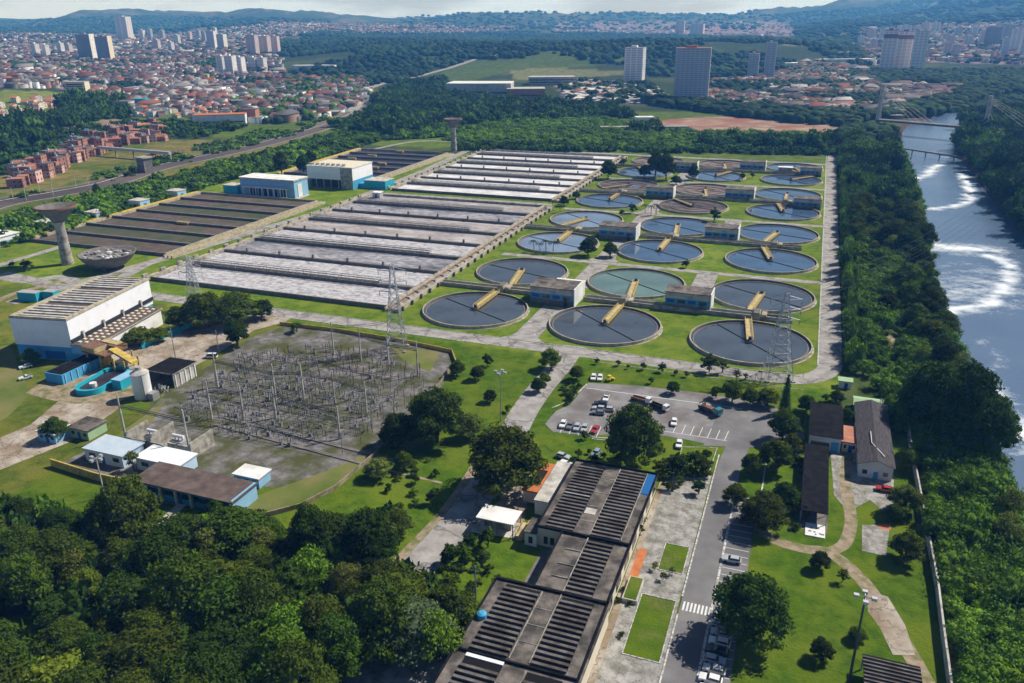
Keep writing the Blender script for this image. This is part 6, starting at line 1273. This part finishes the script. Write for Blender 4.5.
wu = scatter_px(W1, 3.2, seed=9); wu = [p for p in wu if not any(inpoly(p[0], p[1], h) for h in HP)]
stuff_leafy('wood_undergrowth', 'dark undergrowth between the trunks of the lower left wood', 'undergrowth', z3(wu), 2.6, 4.5, [DK, MD, DK], 39, 90, .34, 4)
# shrubland left of and behind the works
def scatter_pix(poly, n, seed, accept=None):
    """random points of the real ground, uniform over its area, seen inside poly"""
    g = np.random.default_rng(seed); P = np.array(poly, float); Ys = []
    for k in range(len(poly)):
        for u in (0, .5):
            x = P[k, 0]*(1-u)+P[(k+1) % len(poly), 0]*u; y = P[k, 1]*(1-u)+P[(k+1) % len(poly), 1]*u; q = T(x, y)
            Ys.append(p2w(q[0], q[1])[1] if q else 11500)
    Y0, Y1 = max(60, min(Ys)*.93), min(12000, max(Ys)*1.07); t0, t1 = (P[:, 0].min()-512)/FPX-.03, (P[:, 0].max()-512)/FPX+.03; out = []; tries = 0
    while len(out) < n and tries < 80:
        Y = np.sqrt(g.uniform(Y0**2, Y1**2, 20000)); X = g.uniform(t0, t1, 20000)*(Y*.929+43); a = (X-OX)*ct+(Y-OY)*st; b = -(X-OX)*st+(Y-OY)*ct
        z = hz(a, b); px, py = vproj(a, b, z); m = inpoly(px, py, P)
        if accept is not None: m &= accept(a, b, g)
        out += list(zip(a[m], b[m], z[m])); tries += 1
    return np.array(out[:n]) if out else np.zeros((0, 3))
def vproj(a, b, z):
    x = OX+a*ct-b*st; y = OY+a*st+b*ct; dz = CH-z; zz = y*math.cos(PITCH)+dz*math.sin(PITCH); yc = -y*math.sin(PITCH)+dz*math.cos(PITCH); u = x/zz; v = yc/zz; c, s = math.cos(ROLL), math.sin(ROLL)
    return np.where(zz > 0, 512+FPX*(c*u-s*v), -999), 341.5+FPX*(s*u+c*v)
R2 = np.array(RAIL)
def off_rail(w):
    def f(a, b, g):
        best = np.full(a.shape, 1e9)
        for p in R2[::2]: best = np.minimum(best, np.hypot(a-p[0], b-p[1]))
        return best > w
    return f
S1 = [(-60, 262), (0, 250), (50, 236), (140, 208), (240, 178), (290, 168), (380, 141), (450, 137), (470, 120), (430, 108), (400, 108), (380, 118), (340, 132), (290, 146), (225, 163), (170, 178), (100, 194), (40, 208), (-60, 238)]
stuff_leafy('shrubland', 'dense green shrubs between the railway and the basins', 'shrubs', scatter_pix(S1, 6500, 51, off_rail(12)), 3.2, 3.4, [MD, DK, (.09, .17, .014), BR_, BR_], 35, 70, .34, 4)
S2 = [(440, 141), (470, 128), (520, 112), (600, 116), (640, 128), (700, 133), (835, 134), (832, 150), (700, 152), (600, 150), (500, 144)]
stuff_leafy('shrubland', 'bright green shrub field behind the far white basin', 'shrubs', scatter_pix(S2, 5200, 52), 3.4, 3.2, [BR_, (.12, .22, .018), (.10, .19, .015)], 36, 60, .36, 4)
S2b = [(450, 150), (460, 143), (600, 147), (700, 151), (838, 152), (838, 156), (600, 152), (560, 150)]
stuff_leafy('tree_line', 'dark line of bushes directly behind the works', 'shrubs', scatter_pix([(455, 147), (600, 148), (838, 151), (838, 156), (600, 152), (455, 151)], 700, 53), 3.6, 4.2, [DK, MD], 37, 70, .34, 4)
S3 = [(330, 128), (380, 110), (372, 100), (400, 84), (445, 80), (450, 98), (560, 104), (610, 108), (640, 118), (500, 122), (430, 130), (390, 138)]
stuff_leafy('scrub_wood', 'mixed dark and bright wood behind the shrub field', 'wood', scatter_pix(S3, 3200, 54), 6, 7.5, [DK, MD, (.05, .09, .02)], 38, 50, .4, 4)
def rough(name, label, pts, R, H, cols, seed, cat='wood'):
    g = np.random.default_rng(seed); TV, TF = IC1; TV = TV*(1+g.uniform(-.28, .25, (len(TV), 1))); TV = TV+np.array([0, 0, .55]); k = len(pts); s = g.uniform(.6, 1.35, k); S = np.stack([R*s, R*s, H*.62*s*g.uniform(.8, 1.25, k)], -1)
    cols = np.array(cols); pt = fbm(pts[:, 0]/160, pts[:, 1]/160, 4, seed); tint = cols[g.integers(0, len(cols), k)]*(1+.3*pt[:, None])*g.uniform(.7, 1.3, (k, 1)); V, Fc, tt = stamp(TV, TF, pts, S, g.uniform(0, 6.28, k), tint)
    o = npmesh(name, V, Fc, ['leaves_stuff'], tt); return tag(o, label, cat, None, 'stuff')
def clump(a, b): return fbm(a/95, b/95, 4, 17)
def not_city(a, b, g):
    z = hz(a, b); px, py = vproj(a, b, z); m = np.zeros(a.shape, bool)
    for P in CITY: m |= inpoly(px, py, P)
    return ~m
DKF = (.022, .050, .010); MDF = (.038, .075, .014)
F1 = [(240, 48), (330, 30), (420, 34), (520, 32), (640, 34), (760, 38), (850, 40), (880, 60), (850, 66), (790, 66), (760, 74), (700, 80), (650, 78), (640, 66), (520, 60), (470, 60), (400, 82), (372, 86), (330, 78), (290, 74), (262, 66)]
def keep_grass(a, b, g):
    z = hz(a, b); px, py = vproj(a, b, z); m = inpoly(px, py, [(430, 80), (470, 62), (520, 52), (590, 52), (630, 60), (630, 74), (520, 72), (470, 86)]) & (fbm(a/110, b/110, 3, 9) > .25); return ~m & (fbm(a/260, b/260, 4, 13) > -.75)
rough('hill_forest', 'dark forest covering the middle hills', scatter_pix(F1, 16000, 61, keep_grass), 10, 11, [DKF, DKF, MDF], 71)
F2 = [(-60, 98), (0, 118), (30, 128), (100, 125), (130, 118), (190, 118), (250, 126), (200, 150), (175, 140), (120, 112), (60, 92), (110, 102), (100, 120), (0, 150), (-60, 160)]
stuff_leafy('hillside_wood', 'dark trees on the hillside above the brick houses', 'wood', scatter_pix([(-40, 124), (20, 122), (58, 116), (60, 100), (95, 97), (128, 108), (132, 118), (100, 120), (60, 130), (40, 146), (-40, 165)], 800, 62), 6, 8.5, [DK, DK, MD], 72, 60, .38, 4)
rough('town_trees', 'dark wooded strips running through the left town', np.concatenate([scatter_pix([(100, 55), (215, 57), (260, 62), (215, 65), (150, 67), (60, 62)], 900, 111), scatter_pix([(30, 37), (78, 35), (82, 46), (60, 50), (30, 46)], 500, 112), scatter_pix([(-40, 62), (60, 66), (130, 74), (130, 78), (60, 71), (-40, 68)], 300, 113)]), 8, 8, [DKF, MDF], 111, 'trees')
rough('town_trees', 'scattered street trees among the left hillside houses', scatter_pix(CITY[0], 3000, 63, lambda a, b, g: clump(a, b) < .1), 6, 7.5, [DKF, MDF], 73, 'trees'); rough('town_trees', 'dark tree patches between the far left towns', scatter_pix(CITY[1], 1600, 85), 11, 9, [DKF, MDF], 85, 'trees')
rough('town_trees', 'tree clumps among the houses beside the railway', np.concatenate([scatter_pix(CITY[2], 420, 64), scatter_pix([(240, 95), (300, 80), (330, 84), (280, 125), (230, 120)], 420, 66)]), 6, 8, [DKF, MDF, MD], 74, 'trees'); rough('town_trees', 'dark tree clumps among the houses beyond the right towers', np.concatenate([scatter_pix(CITY[4], 1900, 65), scatter_pix(CITY[8], 1500, 68), scatter_pix(CITY[3], 160, 69)]), 7, 8, [DKF, MDF], 75, 'trees')
rough('valley_wood', 'dark wood behind the cable-stayed bridge', scatter_pix([(845, 76), (900, 72), (1060, 72), (1060, 120), (980, 112), (900, 118), (868, 120), (850, 128), (780, 122), (700, 112), (650, 106), (640, 100), (700, 104), (850, 116), (900, 108), (955, 96), (940, 84), (868, 86)], 6500, 67), 8, 10, [DKF, DKF, MDF], 76)
rough('distant_forest', 'bluish forest on the farthest hills', np.concatenate([scatter_pix([(-60, 24), (130, 16), (330, 20), (330, 30), (250, 34), (150, 34), (-60, 36)], 4500, 77, not_city), scatter_pix([(760, 16), (860, 8), (1060, -20), (1060, 60), (960, 60), (860, 50), (780, 40)], 12000, 78, not_city), scatter_pix([(-60, 60), (240, 60), (240, 36), (-60, 36)], 2200, 79, not_city), scatter_pix([(400, 12), (760, 10), (760, 30), (400, 30)], 3000, 80)]), 20, 14, [DKF, MDF], 77)
rough('far_bank_trees', 'tree belt running back beyond the bridge', scatter_pix([(838, 131), (868, 128), (893, 132), (893, 150), (838, 150)], 260, 81), 6, 9, [DKF, MDF], 78)
stuff_leafy('dark_grove', 'dark grove before the dirt field and beside the far tanks', 'wood', np.concatenate([scatter_pix([(624, 134), (660, 133), (660, 128), (630, 126)], 26, 82), scatter_pix([(700, 137), (740, 136), (742, 150), (700, 148)], 40, 83), scatter_pix([(745, 140), (830, 142), (830, 152), (745, 150)], 90, 84)]), 6, 9, [DK, DK, MD], 79, 120, .3, 5)

stuff_leafy('railside_scrub', 'low scrub and bushes on the grass beside the railway', 'scrub', scatter_pix([(-50, 225), (30, 190), (130, 168), (200, 146), (300, 120), (340, 112), (300, 134), (200, 160), (100, 186), (0, 206), (-50, 222)], 900, 86, lambda a, b, g: off_rail(12)(a, b, g) & (fbm(a/25, b/25, 3, 2) > .0)), 2.6, 2.4, [MD, DK, BR_], 87, 60, .36, 4)
stuff_leafy('railside_scrub', 'bushes between the brick houses and the hillside wood', 'scrub', scatter_pix([(-50, 150), (20, 140), (70, 132), (125, 122), (190, 122), (250, 128), (190, 140), (130, 128), (70, 150), (0, 176), (-50, 190)], 700, 88), 4.2, 5.5, [MD, DK, DK], 89, 60, .36, 4)
# ------------------------------------------------------------------ towns
WALLC = np.array([(.62, .62, .62), (.55, .54, .52), (.78, .78, .78), (.8, .8, .8), (.5, .44, .38), (.34, .18, .12), (.6, .54, .44), (.42, .42, .42), (.3, .2, .15), (.25, .3, .38), (.16, .15, .15)])
ROOFC = np.array([(.18, .07, .045), (.24, .1, .07), (.14, .06, .05), (.16, .15, .145), (.10, .095, .095), (.26, .25, .24), (.13, .09, .075), (.07, .06, .06), (.36, .35, .34), (.1, .1, .1)])
HV = np.array([(-1, -1, -.6), (1, -1, -.6), (1, 1, -.6), (-1, 1, -.6), (-1, -1, 1), (1, -1, 1), (1, 1, 1), (-1, 1, 1), (-1.08, -1.08, 1), (1.08, -1.08, 1), (1.08, 1.08, 1), (-1.08, 1.08, 1), (-1.0, 0, 1.45), (1.0, 0, 1.45)], float)
HQ = np.array([(0, 1, 5, 4), (1, 2, 6, 5), (2, 3, 7, 6), (3, 0, 4, 7), (8, 9, 13, 12), (10, 11, 12, 13), (9, 10, 13, 13), (11, 8, 12, 12)])
def houses_stuff(name, label, pts, size, hgt, seed, walls=WALLC, roofs=ROOFC):
    g = np.random.default_rng(seed); k = len(pts); big = np.where(g.random(k) < .05, 2.0, 1.0); S = np.stack([size*g.uniform(.6, 1.4, k)*big, size*g.uniform(.6, 1.15, k)*big, hgt*g.uniform(.55, 1.5, k)*np.where(big > 1, 1.3, 1)], -1); R = g.choice([0, .4, 1.57, 1.97, 2.4], k)+g.uniform(-.15, .15, k)
    n = len(HV); V, Fc, _ = stamp(HV, HQ, pts, S, R); zb = 1+.3*fbm(pts[:, 0]/220, pts[:, 1]/220, 3, 19)[:, None]; wc = walls[g.integers(0, len(walls), k)]*g.uniform(.75, 1.2, (k, 1))*zb; rc = roofs[g.integers(0, len(roofs), k)]*g.uniform(.8, 1.2, (k, 1))
    tt = np.empty((k, n, 3)); tt[:, :8] = wc[:, None]; tt[:, 8:] = rc[:, None]; flat = g.random(k) < .5; V = V.reshape(k, n, 3); zr = V[:, 8, 2]; V[flat, 12:, 2] = zr[flat][:, None]+.1
    V = V.reshape(-1, 3); me = bpy.data.meshes.new(name); isq = Fc[:, 2] != Fc[:, 3]; Q = Fc[isq]; T3 = Fc[~isq][:, :3]; m = len(V)
    me.vertices.add(m); me.vertices.foreach_set('co', V.astype(np.float32).ravel()); me.loops.add(Q.size+T3.size); me.loops.foreach_set('vertex_index', np.concatenate([Q.ravel(), T3.ravel()]).astype(np.int32))
    me.polygons.add(len(Q)+len(T3)); me.polygons.foreach_set('loop_start', np.concatenate([np.arange(len(Q))*4, Q.size+np.arange(len(T3))*3]).astype(np.int32)); me.materials.append(MATS['housewall'])
    ca = me.attributes.new('tint', 'FLOAT_COLOR', 'POINT'); c4 = np.ones((m, 4), np.float32); c4[:, :3] = tt.reshape(-1, 3); ca.data.foreach_set('color', c4.ravel()); me.update(calc_edges=True); o = bpy.data.objects.new(name, me); COL.objects.link(o); return tag(o, label, 'houses', None, 'stuff')
houses_stuff('hillside_town', 'dense mass of small houses covering the left hillside', scatter_pix(CITY[0], 6800, 91, lambda a, b, g: clump(a, b) > -.45), 5.4, 6.5, 91)
houses_stuff('distant_town', 'tiny pale houses of the far left town below the hills', scatter_pix(CITY[1], 5200, 92), 6.5, 6, 92, WALLC*1.1); houses_stuff('railway_town', 'houses and workshops beyond the railway bend', scatter_pix(CITY[2], 620, 93), 6.5, 5.5, 93)
houses_stuff('campus_clutter', 'cluttered low roofs and parked rows around the lone tower', scatter_pix(CITY[3], 900, 94), 4.5, 2.6, 94, WALLC*1.1, np.array([(.5, .48, .46), (.4, .38, .37), (.6, .58, .55), (.3, .14, .1)])); houses_stuff('valley_town', 'red-roofed houses spread beyond the dirt field', scatter_pix(CITY[4], 4200, 95, lambda a, b, g: clump(a, b) > -.3), 5.5, 5, 95)
houses_stuff('distant_town', 'tiny houses on the far middle hills', np.concatenate([scatter_pix(CITY[5], 2400, 96), scatter_pix(CITY[6], 900, 97)]), 8, 6, 96, WALLC*1.05); houses_stuff('riverside_town', 'red-roofed houses left of the bridge pylon', scatter_pix(CITY[7], 420, 98), 6, 5, 98); houses_stuff('distant_town', 'pale far houses around the right-hand towers', scatter_pix(CITY[8], 2600, 99), 7, 6, 99, WALLC*1.05); houses_stuff('riverside_town', 'roofs below the right end of the bridge', scatter_pix(CITY[9], 90, 100), 7, 4, 100)
# individual houses: eight designs, copied
def house(seed, W, D, h, wm, rm, flat, floors=1, name='house'):
    t = thing(name, '', 'house'); b = MB(); b.box(-W/2, W/2, -D/2, D/2, -1.5, h, wm)
    if not flat: b.add([(-W/2, -D/2, h), (-W/2, D/2, h), (-W/2, 0, h+1.7), (W/2, -D/2, h), (W/2, D/2, h), (W/2, 0, h+1.7)], [(0, 2, 1), (3, 4, 5)], wm)
    b.build('wall', t); b = MB()
    if flat: b.box(-W/2-.2, W/2+.2, -D/2-.2, D/2+.2, h, h+.35, rm); b.box(-W/2+1, -W/2+2.2, 0, 1.2, h+.35, h+1.5, 'blue_pale')
    else: b.add([(-W/2-.3, -D/2-.5, h-.3), (W/2+.3, -D/2-.5, h-.3), (W/2+.3, 0, h+1.8), (-W/2-.3, 0, h+1.8), (W/2+.3, D/2+.5, h-.3), (-W/2-.3, D/2+.5, h-.3)], [(0, 1, 2, 3), (2, 4, 5, 3)], rm)
    b.build('roof', t)
    for f in range(floors):
        for k in range(2):
            b = MB(); z = 1+f*3; x = W/2-1.2-k*2.8; b.box(x-.5, x+.5, -D/2-.05, -D/2, z, z+1.2, 'shadow_opening'); b.build('window', t); b = MB(); y = -D/4+k*D/2; b.box(W/2, W/2+.05, y-.5, y+.5, z, z+1.2, 'shadow_opening'); b.build('window', t)
    return t
mat('brick_raw', (.36, .17, .12), (.45, .24, .18), .4, .95, c3=(.3, .15, .12), s3=.15, vary=.2); mat('pink_wall', (.6, .38, .34), None, vary=.15); mat('plaster_wall', (.66, .63, .58), (.58, .55, .5), .2, vary=.15); mat('grey_block', (.36, .35, .34), (.44, .42, .4), .3, vary=.2)
BH = [Kind(house(1, 8, 9, 6.5, 'brick_raw', 'terracotta', True, 2, 'brick_house')), Kind(house(2, 7, 8, 9.3, 'brick_raw', 'roof_concrete', True, 3, 'brick_house')), Kind(house(3, 9, 8, 4, 'brick_raw', 'terracotta', False, 1, 'brick_house')), Kind(house(4, 8, 7, 6.5, 'pink_wall', 'roof_rust', True, 2, 'brick_house'))]
L1 = [(18, 184), (40, 178), (62, 168), (80, 158), (100, 152), (120, 144), (142, 140), (165, 138)]
g7 = np.random.default_rng(8); k = 0
for i in range(len(L1)-1):
    for u in np.linspace(0, 1, 5, endpoint=False):
        for row in range(3):
            px = L1[i][0]+(L1[i+1][0]-L1[i][0])*u+g7.uniform(-2, 2); py = L1[i][1]+(L1[i+1][1]-L1[i][1])*u-row*6.5+g7.uniform(-2.2, 2.2)+1
            p = T(px, py)
            if p: BH[int(g7.integers(0, 4))].place((p[0], p[1], p[2]), .2+g7.uniform(-.35, .35)+math.radians(15), (g7.uniform(.9, 1.5), g7.uniform(.9, 1.4), g7.uniform(.7, 1.5)), 'raw brick house in the row between the railway and the hillside', 'raw brick houses beside the railway'); k += 1
PHs = [Kind(house(11, 9, 9, 3.6, 'plaster_wall', 'orange_tile', False, 1)), Kind(house(12, 8, 9, 6.2, 'plaster_wall', 'terracotta', False, 2)), Kind(house(13, 9, 8, 6.2, 'pink_wall', 'roof_concrete', True, 2)), Kind(house(14, 8, 8, 3.8, 'grey_block', 'roof_rust', False, 1)), Kind(house(15, 10, 8, 6.5, 'white_wall', 'concrete', True, 2)), Kind(house(16, 7, 9, 6, 'cream_wall', 'orange_tile', False, 2))]
near_town = scatter_pix([(95, 100), (190, 104), (250, 116), (265, 128), (215, 124), (190, 118), (130, 117), (118, 108)], 150, 101)
for p in near_town: PHs[int(g7.integers(0, 6))].place(tuple(p), g7.uniform(0, 3.14), g7.uniform(.8, 1.15), 'small house in the crowded quarter above the orange-roofed building', 'houses of the crowded quarter on the left')
for p in scatter_pix([(-5, 102), (50, 100), (60, 110), (50, 118), (-5, 119)], 30, 102): PHs[int(g7.choice([0, 1, 5]))].place(tuple(p), g7.uniform(-.2, .4), 1.1, 'cream house with orange tiled roof below the grassy knoll', 'orange-roofed houses at the left edge')
for p in scatter_pix([(255, 96), (360, 82), (366, 96), (300, 118), (262, 122)], 40, 103): PHs[int(g7.choice([2, 3, 4, 5]))].place(tuple(p), g7.uniform(.2, .8), g7.uniform(1, 1.6), 'house or small workshop beyond the railway bend', 'houses beyond the railway bend')
def block(name, label, px, py, wpx, hpx, depth, wm, rm, rz=TH*-1, cat='building', bands=0, bandm='glass_dark'):
    p = T(px, py); d = proj(*p)[2]; W = wpx/FPX*d; H = hpx/FPX*d/.95; t = thing(name, label, cat, p, rz+math.radians(20.6)+.0); t.rotation_euler.z = rz; b = MB(); b.box(-W/2, W/2, 0, depth, -4, H, wm); b.build('wall', t); b = MB(); b.box(-W/2-.3, W/2+.3, -.3, depth+.3, H, H+.6, rm); b.build('roof', t)
    for k in range(bands): b = MB(); z = H*(.3+.6*k/max(1, bands)); b.box(-W/2+2, W/2-2, -.12, 0, z, z+H*.12, bandm); b.build('window_row', t)
    return t
VR = math.radians(20.6)
block('warehouse', 'long building with bright orange roof above the railway', 220, 126, 50, 10, 22, 'white_wall', 'orange_tile', VR+.2, 'warehouse', 1); block('warehouse', 'maroon building right of the orange-roofed warehouse', 249, 123, 15, 12, 18, 'terracotta', 'roof_rust', VR, 'warehouse', 1); block('warehouse', 'long white flat warehouse before the far forest', 314, 70, 42, 4, 30, 'white_wall', 'white_wall', VR, 'warehouse')
block('shopping_centre', 'long pale shopping centre, left block', 468, 97, 44, 12, 60, 'concrete_light', 'white_wall', VR-.15, 'building', 1); block('shopping_centre', 'pale shopping centre block with white roof, right of the long one', 500, 98, 22, 13, 55, 'concrete_light', 'white_wall', VR-.1, 'building', 1); block('campus_building', 'red-brown campus building beside the pale shopping centre', 526, 99, 38, 9, 40, 'terracotta', 'concrete_light', VR, 'building', 1); block('campus_building', 'grey campus building behind the red-brown one', 552, 85, 46, 7, 40, 'concrete', 'concrete_light', VR, 'building', 2)
block('long_shed', 'long low grey shed in front of the red dirt field', 645, 131, 88, 3.5, 10, 'concrete_light', 'concrete', VR-.02, 'shed'); block('teal_house', 'turquoise house in the left hillside town', 140, 108, 13, 8, 14, 'cyan_paint', 'cyan_paint', VR, 'house'); block('tent_hall', 'white peaked tent hall by the dirt field', 645, 122, 18, 4, 14, 'white_wall', 'white_wall', VR, 'tent')
block('apartment_block', 'cream apartment block right of the turquoise house', 76, 92, 20, 9, 16, 'cream_wall', 'concrete_light', VR, 'building', 3, 'shadow_opening'); block('yellow_house', 'bright yellow house in the left town', 204, 79, 8, 4, 12, 'car_yellow', 'car_yellow', VR, 'house')
for px, py, w_, l in ((790, 66, 44, 'left'), (845, 62, 60, 'long'), (842, 55, 20, 'middle'), (850, 46, 16, 'farthest')): block('warehouse', '%s white factory roof in the valley right of the slim towers' % l, px, py, w_, 2.5, 40, 'white_wall', 'white_wall', VR, 'warehouse')
# apartment towers
mat('tower_pale', (.72, .7, .71), (.8, .78, .78), .05, vary=.08); mat('tower_brown', (.24, .2, .21), (.28, .24, .25), .05); mat('tower_grey', (.42, .44, .47), (.48, .5, .53), .05); mat('tower_pink', (.66, .52, .5), (.7, .58, .56), .05, vary=.06); mat('tower_warm', (.86, .76, .73), (.9, .82, .8), .05); mat('tower_band', (.2, .22, .26), None, 1, .3, spec=.6); mat('tower_crown', (.26, .09, .1), None)
def tower(label, px, base, top, wpx, wm, depth=14, floors=None, edge=None, crown=None, slots=2, group=None):
    p = T(px, base)
    if not p: print('no tower', label); return
    d = proj(*p)[2]; W = wpx/FPX*d; H = (base-top)/FPX*d/.97; n = floors or max(6, int(H/3.1)); t = thing('apartment_tower', label, 'apartment tower', (p[0], p[1], p[2]), VR-(.08 if wm == 'tower_brown' else [.25, .4, .33][px % 3]), group); W *= .93; D = max(depth, W*.6)
    b = MB(); b.box(-W/2, W/2, -D/2, D/2, -6, H, wm); b.build('wall', t); fl = H/n
    m = MB() 
    nb = min(n, 26); fl = H/nb
    segs = []; u = W*.93/slots
    for s in range(slots): x = -W*.465+s*u; segs.append((x+u*.10, x+u*.9))
    for k in range(nb):
        b = MB(); z = k*fl+fl*.35
        for x0, x1 in segs: b.box(x0, x1, -D/2-.15, -D/2, z, z+fl*.4, 'tower_band')
        b.box(W/2, W/2+.15, -D*.38, -D*.06, z, z+fl*.4, 'tower_band'); b.box(W/2, W/2+.15, D*.06, D*.38, z, z+fl*.4, 'tower_band'); b.build('window_row', t)
    b = MB(); b.box(-W/2-.3, W/2+.3, -D/2-.3, D/2+.3, H, H+1, crown or 'concrete_light'); b.box(-W*.2, W*.1, -D*.2, D*.2, H+1, H+4.5, crown or wm); b.build('roof', t)
    if edge: b = MB(); b.box(W/2+.16, W/2+1.2, -D/2-.5, D/2+.5, -6, H+1.5, edge); b.build('end_wall', t)
    if crown == 'tower_crown': b = MB(); b.box(-W/2-.2, W/2+.2, -D/2-.35, -D/2-.16, H*.80, H*.90, crown); b.build('painted_band', t)
XT = [(62, 55, 44, 6), (70, 54, 45, 6), (163, 40, 31, 5), (178, 45, 36, 6), (190, 41, 33, 5), (199, 38, 31, 5), (172, 52, 43, 5), (158, 50, 41, 6), (205, 42, 33, 5), (860, 45, 37, 6), (871, 38, 30, 7), (957, 38, 29, 7), (974, 36, 28, 6), (998, 34, 25, 7)]
TW = [('dark brown slab tower with white edge, left of the two in the far left town', 89, 61, 37, 15, 'tower_brown', 'white_wall', None, 3), ('dark grey-brown slab tower, right of the two in the far left town', 107, 62, 39, 14, 'tower_brown', 'cream_wall', None, 3),
 ('small pale twin tower at the far left, left one', 37, 57, 45, 7, 'tower_pale', None, None, 1), ('small pale twin tower at the far left, right one', 47, 57, 46, 6, 'tower_pale', None, None, 1), ('large hazy white tower block on the far left ridge', 126, 39, 19, 14, 'tower_pale', None, None, 2), ('hazy tower right of the large white ridge block', 143, 40, 31, 6, 'tower_pale', None, None, 1), ('lone hazy tower at the foot of the white ridge block', 151, 40, 30, 5, 'tower_grey', None, None, 1),
 ('slim pair tower in the left middle distance, left one', 213, 49, 33, 9, 'tower_grey', 'white_wall', None, 2), ('slim pair tower in the left middle distance, right one', 223, 50, 36, 9, 'tower_grey', 'white_wall', None, 2), ('slim tower standing behind the left pair', 216, 42, 29, 4, 'tower_pale', None, None, 1),
 ('pinkish tower of the cluster before the forest, first from left', 254, 56, 37, 11, 'tower_pink', None, None, 2), ('pinkish tower of the cluster before the forest, second from left', 266, 55, 38, 11, 'tower_pink', None, None, 2), ('pinkish tower of the cluster before the forest, third from left', 276, 54, 38, 9, 'tower_pink', None, None, 2),
 ('white tower in the lower left cluster, first from left', 223, 74, 58, 8, 'tower_pale', None, None, 1), ('white tower in the lower left cluster, second from left', 232, 76, 58, 10, 'tower_pale', 'white_wall', None, 2), ('white tower in the lower left cluster, third from left', 241, 74, 59, 9, 'tower_pale', 'white_wall', None, 1), ('white tower in the lower left cluster, fourth from left', 254, 71, 59, 9, 'tower_pale', None, None, 2), ('white tower in the lower left cluster, fifth from left', 263, 71, 59, 8, 'tower_pale', None, None, 1),
 ('lone pale balconied tower left of the grey tower under construction', 634, 84, 51, 20, 'tower_pale', None, None, 3), ('big grey gridded tower under construction in the centre', 690, 101, 53, 35, 'tower_grey', 'concrete_light', 'terracotta', 7),
 ('hazy pink slab tower on the far ridge, left one', 680, 32, 22, 9, 'tower_pink', None, None, 2), ('hazy pink slab tower on the far ridge, right one', 697, 35, 25, 14, 'tower_pink', None, None, 3),
 ('slim blue-grey tower, shorter of the pair beyond the houses', 752, 79, 56, 11, 'tower_grey', None, None, 3), ('slim tall tower with white fins, taller of the pair', 768, 80, 46, 10, 'tower_grey', 'white_wall', None, 2),
 ('pale tower of the crowned trio, left one', 886, 68, 34, 14, 'tower_warm', None, 'tower_crown', 3), ('pale tower of the crowned trio, middle one', 901, 68, 35, 15, 'tower_warm', None, 'tower_crown', 3), ('pale tower of the crowned trio, right one', 916, 70, 35, 13, 'tower_warm', 'cream_wall', None, 3),
 ('hazy pale tower left behind the crowned trio', 886, 40, 30, 14, 'tower_pale', None, None, 3), ('hazy pale tower right behind the crowned trio', 905, 34, 26, 11, 'tower_pale', None, None, 2), ('hazy pink tower on the slope above the crowned trio', 925, 31, 23, 8, 'tower_pink', None, None, 2), ('hazy pale tower right of the pink one on the slope', 935, 31, 23, 8, 'tower_pale', None, None, 2),
 ('pink tower block in the right middle distance, left one', 946, 57, 44, 7, 'tower_pink', None, None, 2), ('pink tower block in the right middle distance, right one', 955, 57, 46, 9, 'tower_pink', None, None, 2), ('small tower above the pink blocks', 949, 47, 37, 8, 'tower_pink', None, None, 2), ('small pale tower between pink blocks and dark slab', 967, 46, 37, 8, 'tower_pale', None, None, 2),
 ('pale tower left of the dark slab near the right edge', 981, 44, 32, 6, 'tower_pale', None, None, 1), ('dark slab tower near the right edge', 991, 46, 29, 13, 'tower_brown', None, None, 2), ('tall pale tower in the right edge cluster, first', 1003, 58, 40, 7, 'tower_pale', None, None, 1), ('tall pale tower in the right edge cluster, second', 1013, 52, 31, 9, 'tower_pale', 'white_wall', None, 2), ('tall white tower in the right edge cluster, third', 1022, 58, 30, 8, 'tower_pale', 'white_wall', None, 2), ('tall tower behind the right edge cluster', 1008, 44, 27, 16, 'tower_grey', None, None, 3), ('small square hazy tower left of the crowned trio', 873, 48, 40, 6, 'tower_pink', None, None, 1)]
for l, px, ba, tp, w_, m_, ed, cr, sl_ in TW: tower(l, px, ba, tp, w_, m_, edge=ed, crown=cr, slots=sl_)

for i_, (px, ba, tp, w_) in enumerate(XT): tower('small hazy tower standing among the houses of the far left town' if px < 400 else 'small hazy tower on the built-up slope at the far right', px, ba, tp, w_, ['tower_pale', 'tower_pink', 'tower_grey'][i_ % 3], slots=1+i_ % 2, group='small hazy towers of the far left town' if px < 400 else 'small hazy towers on the far right slope')
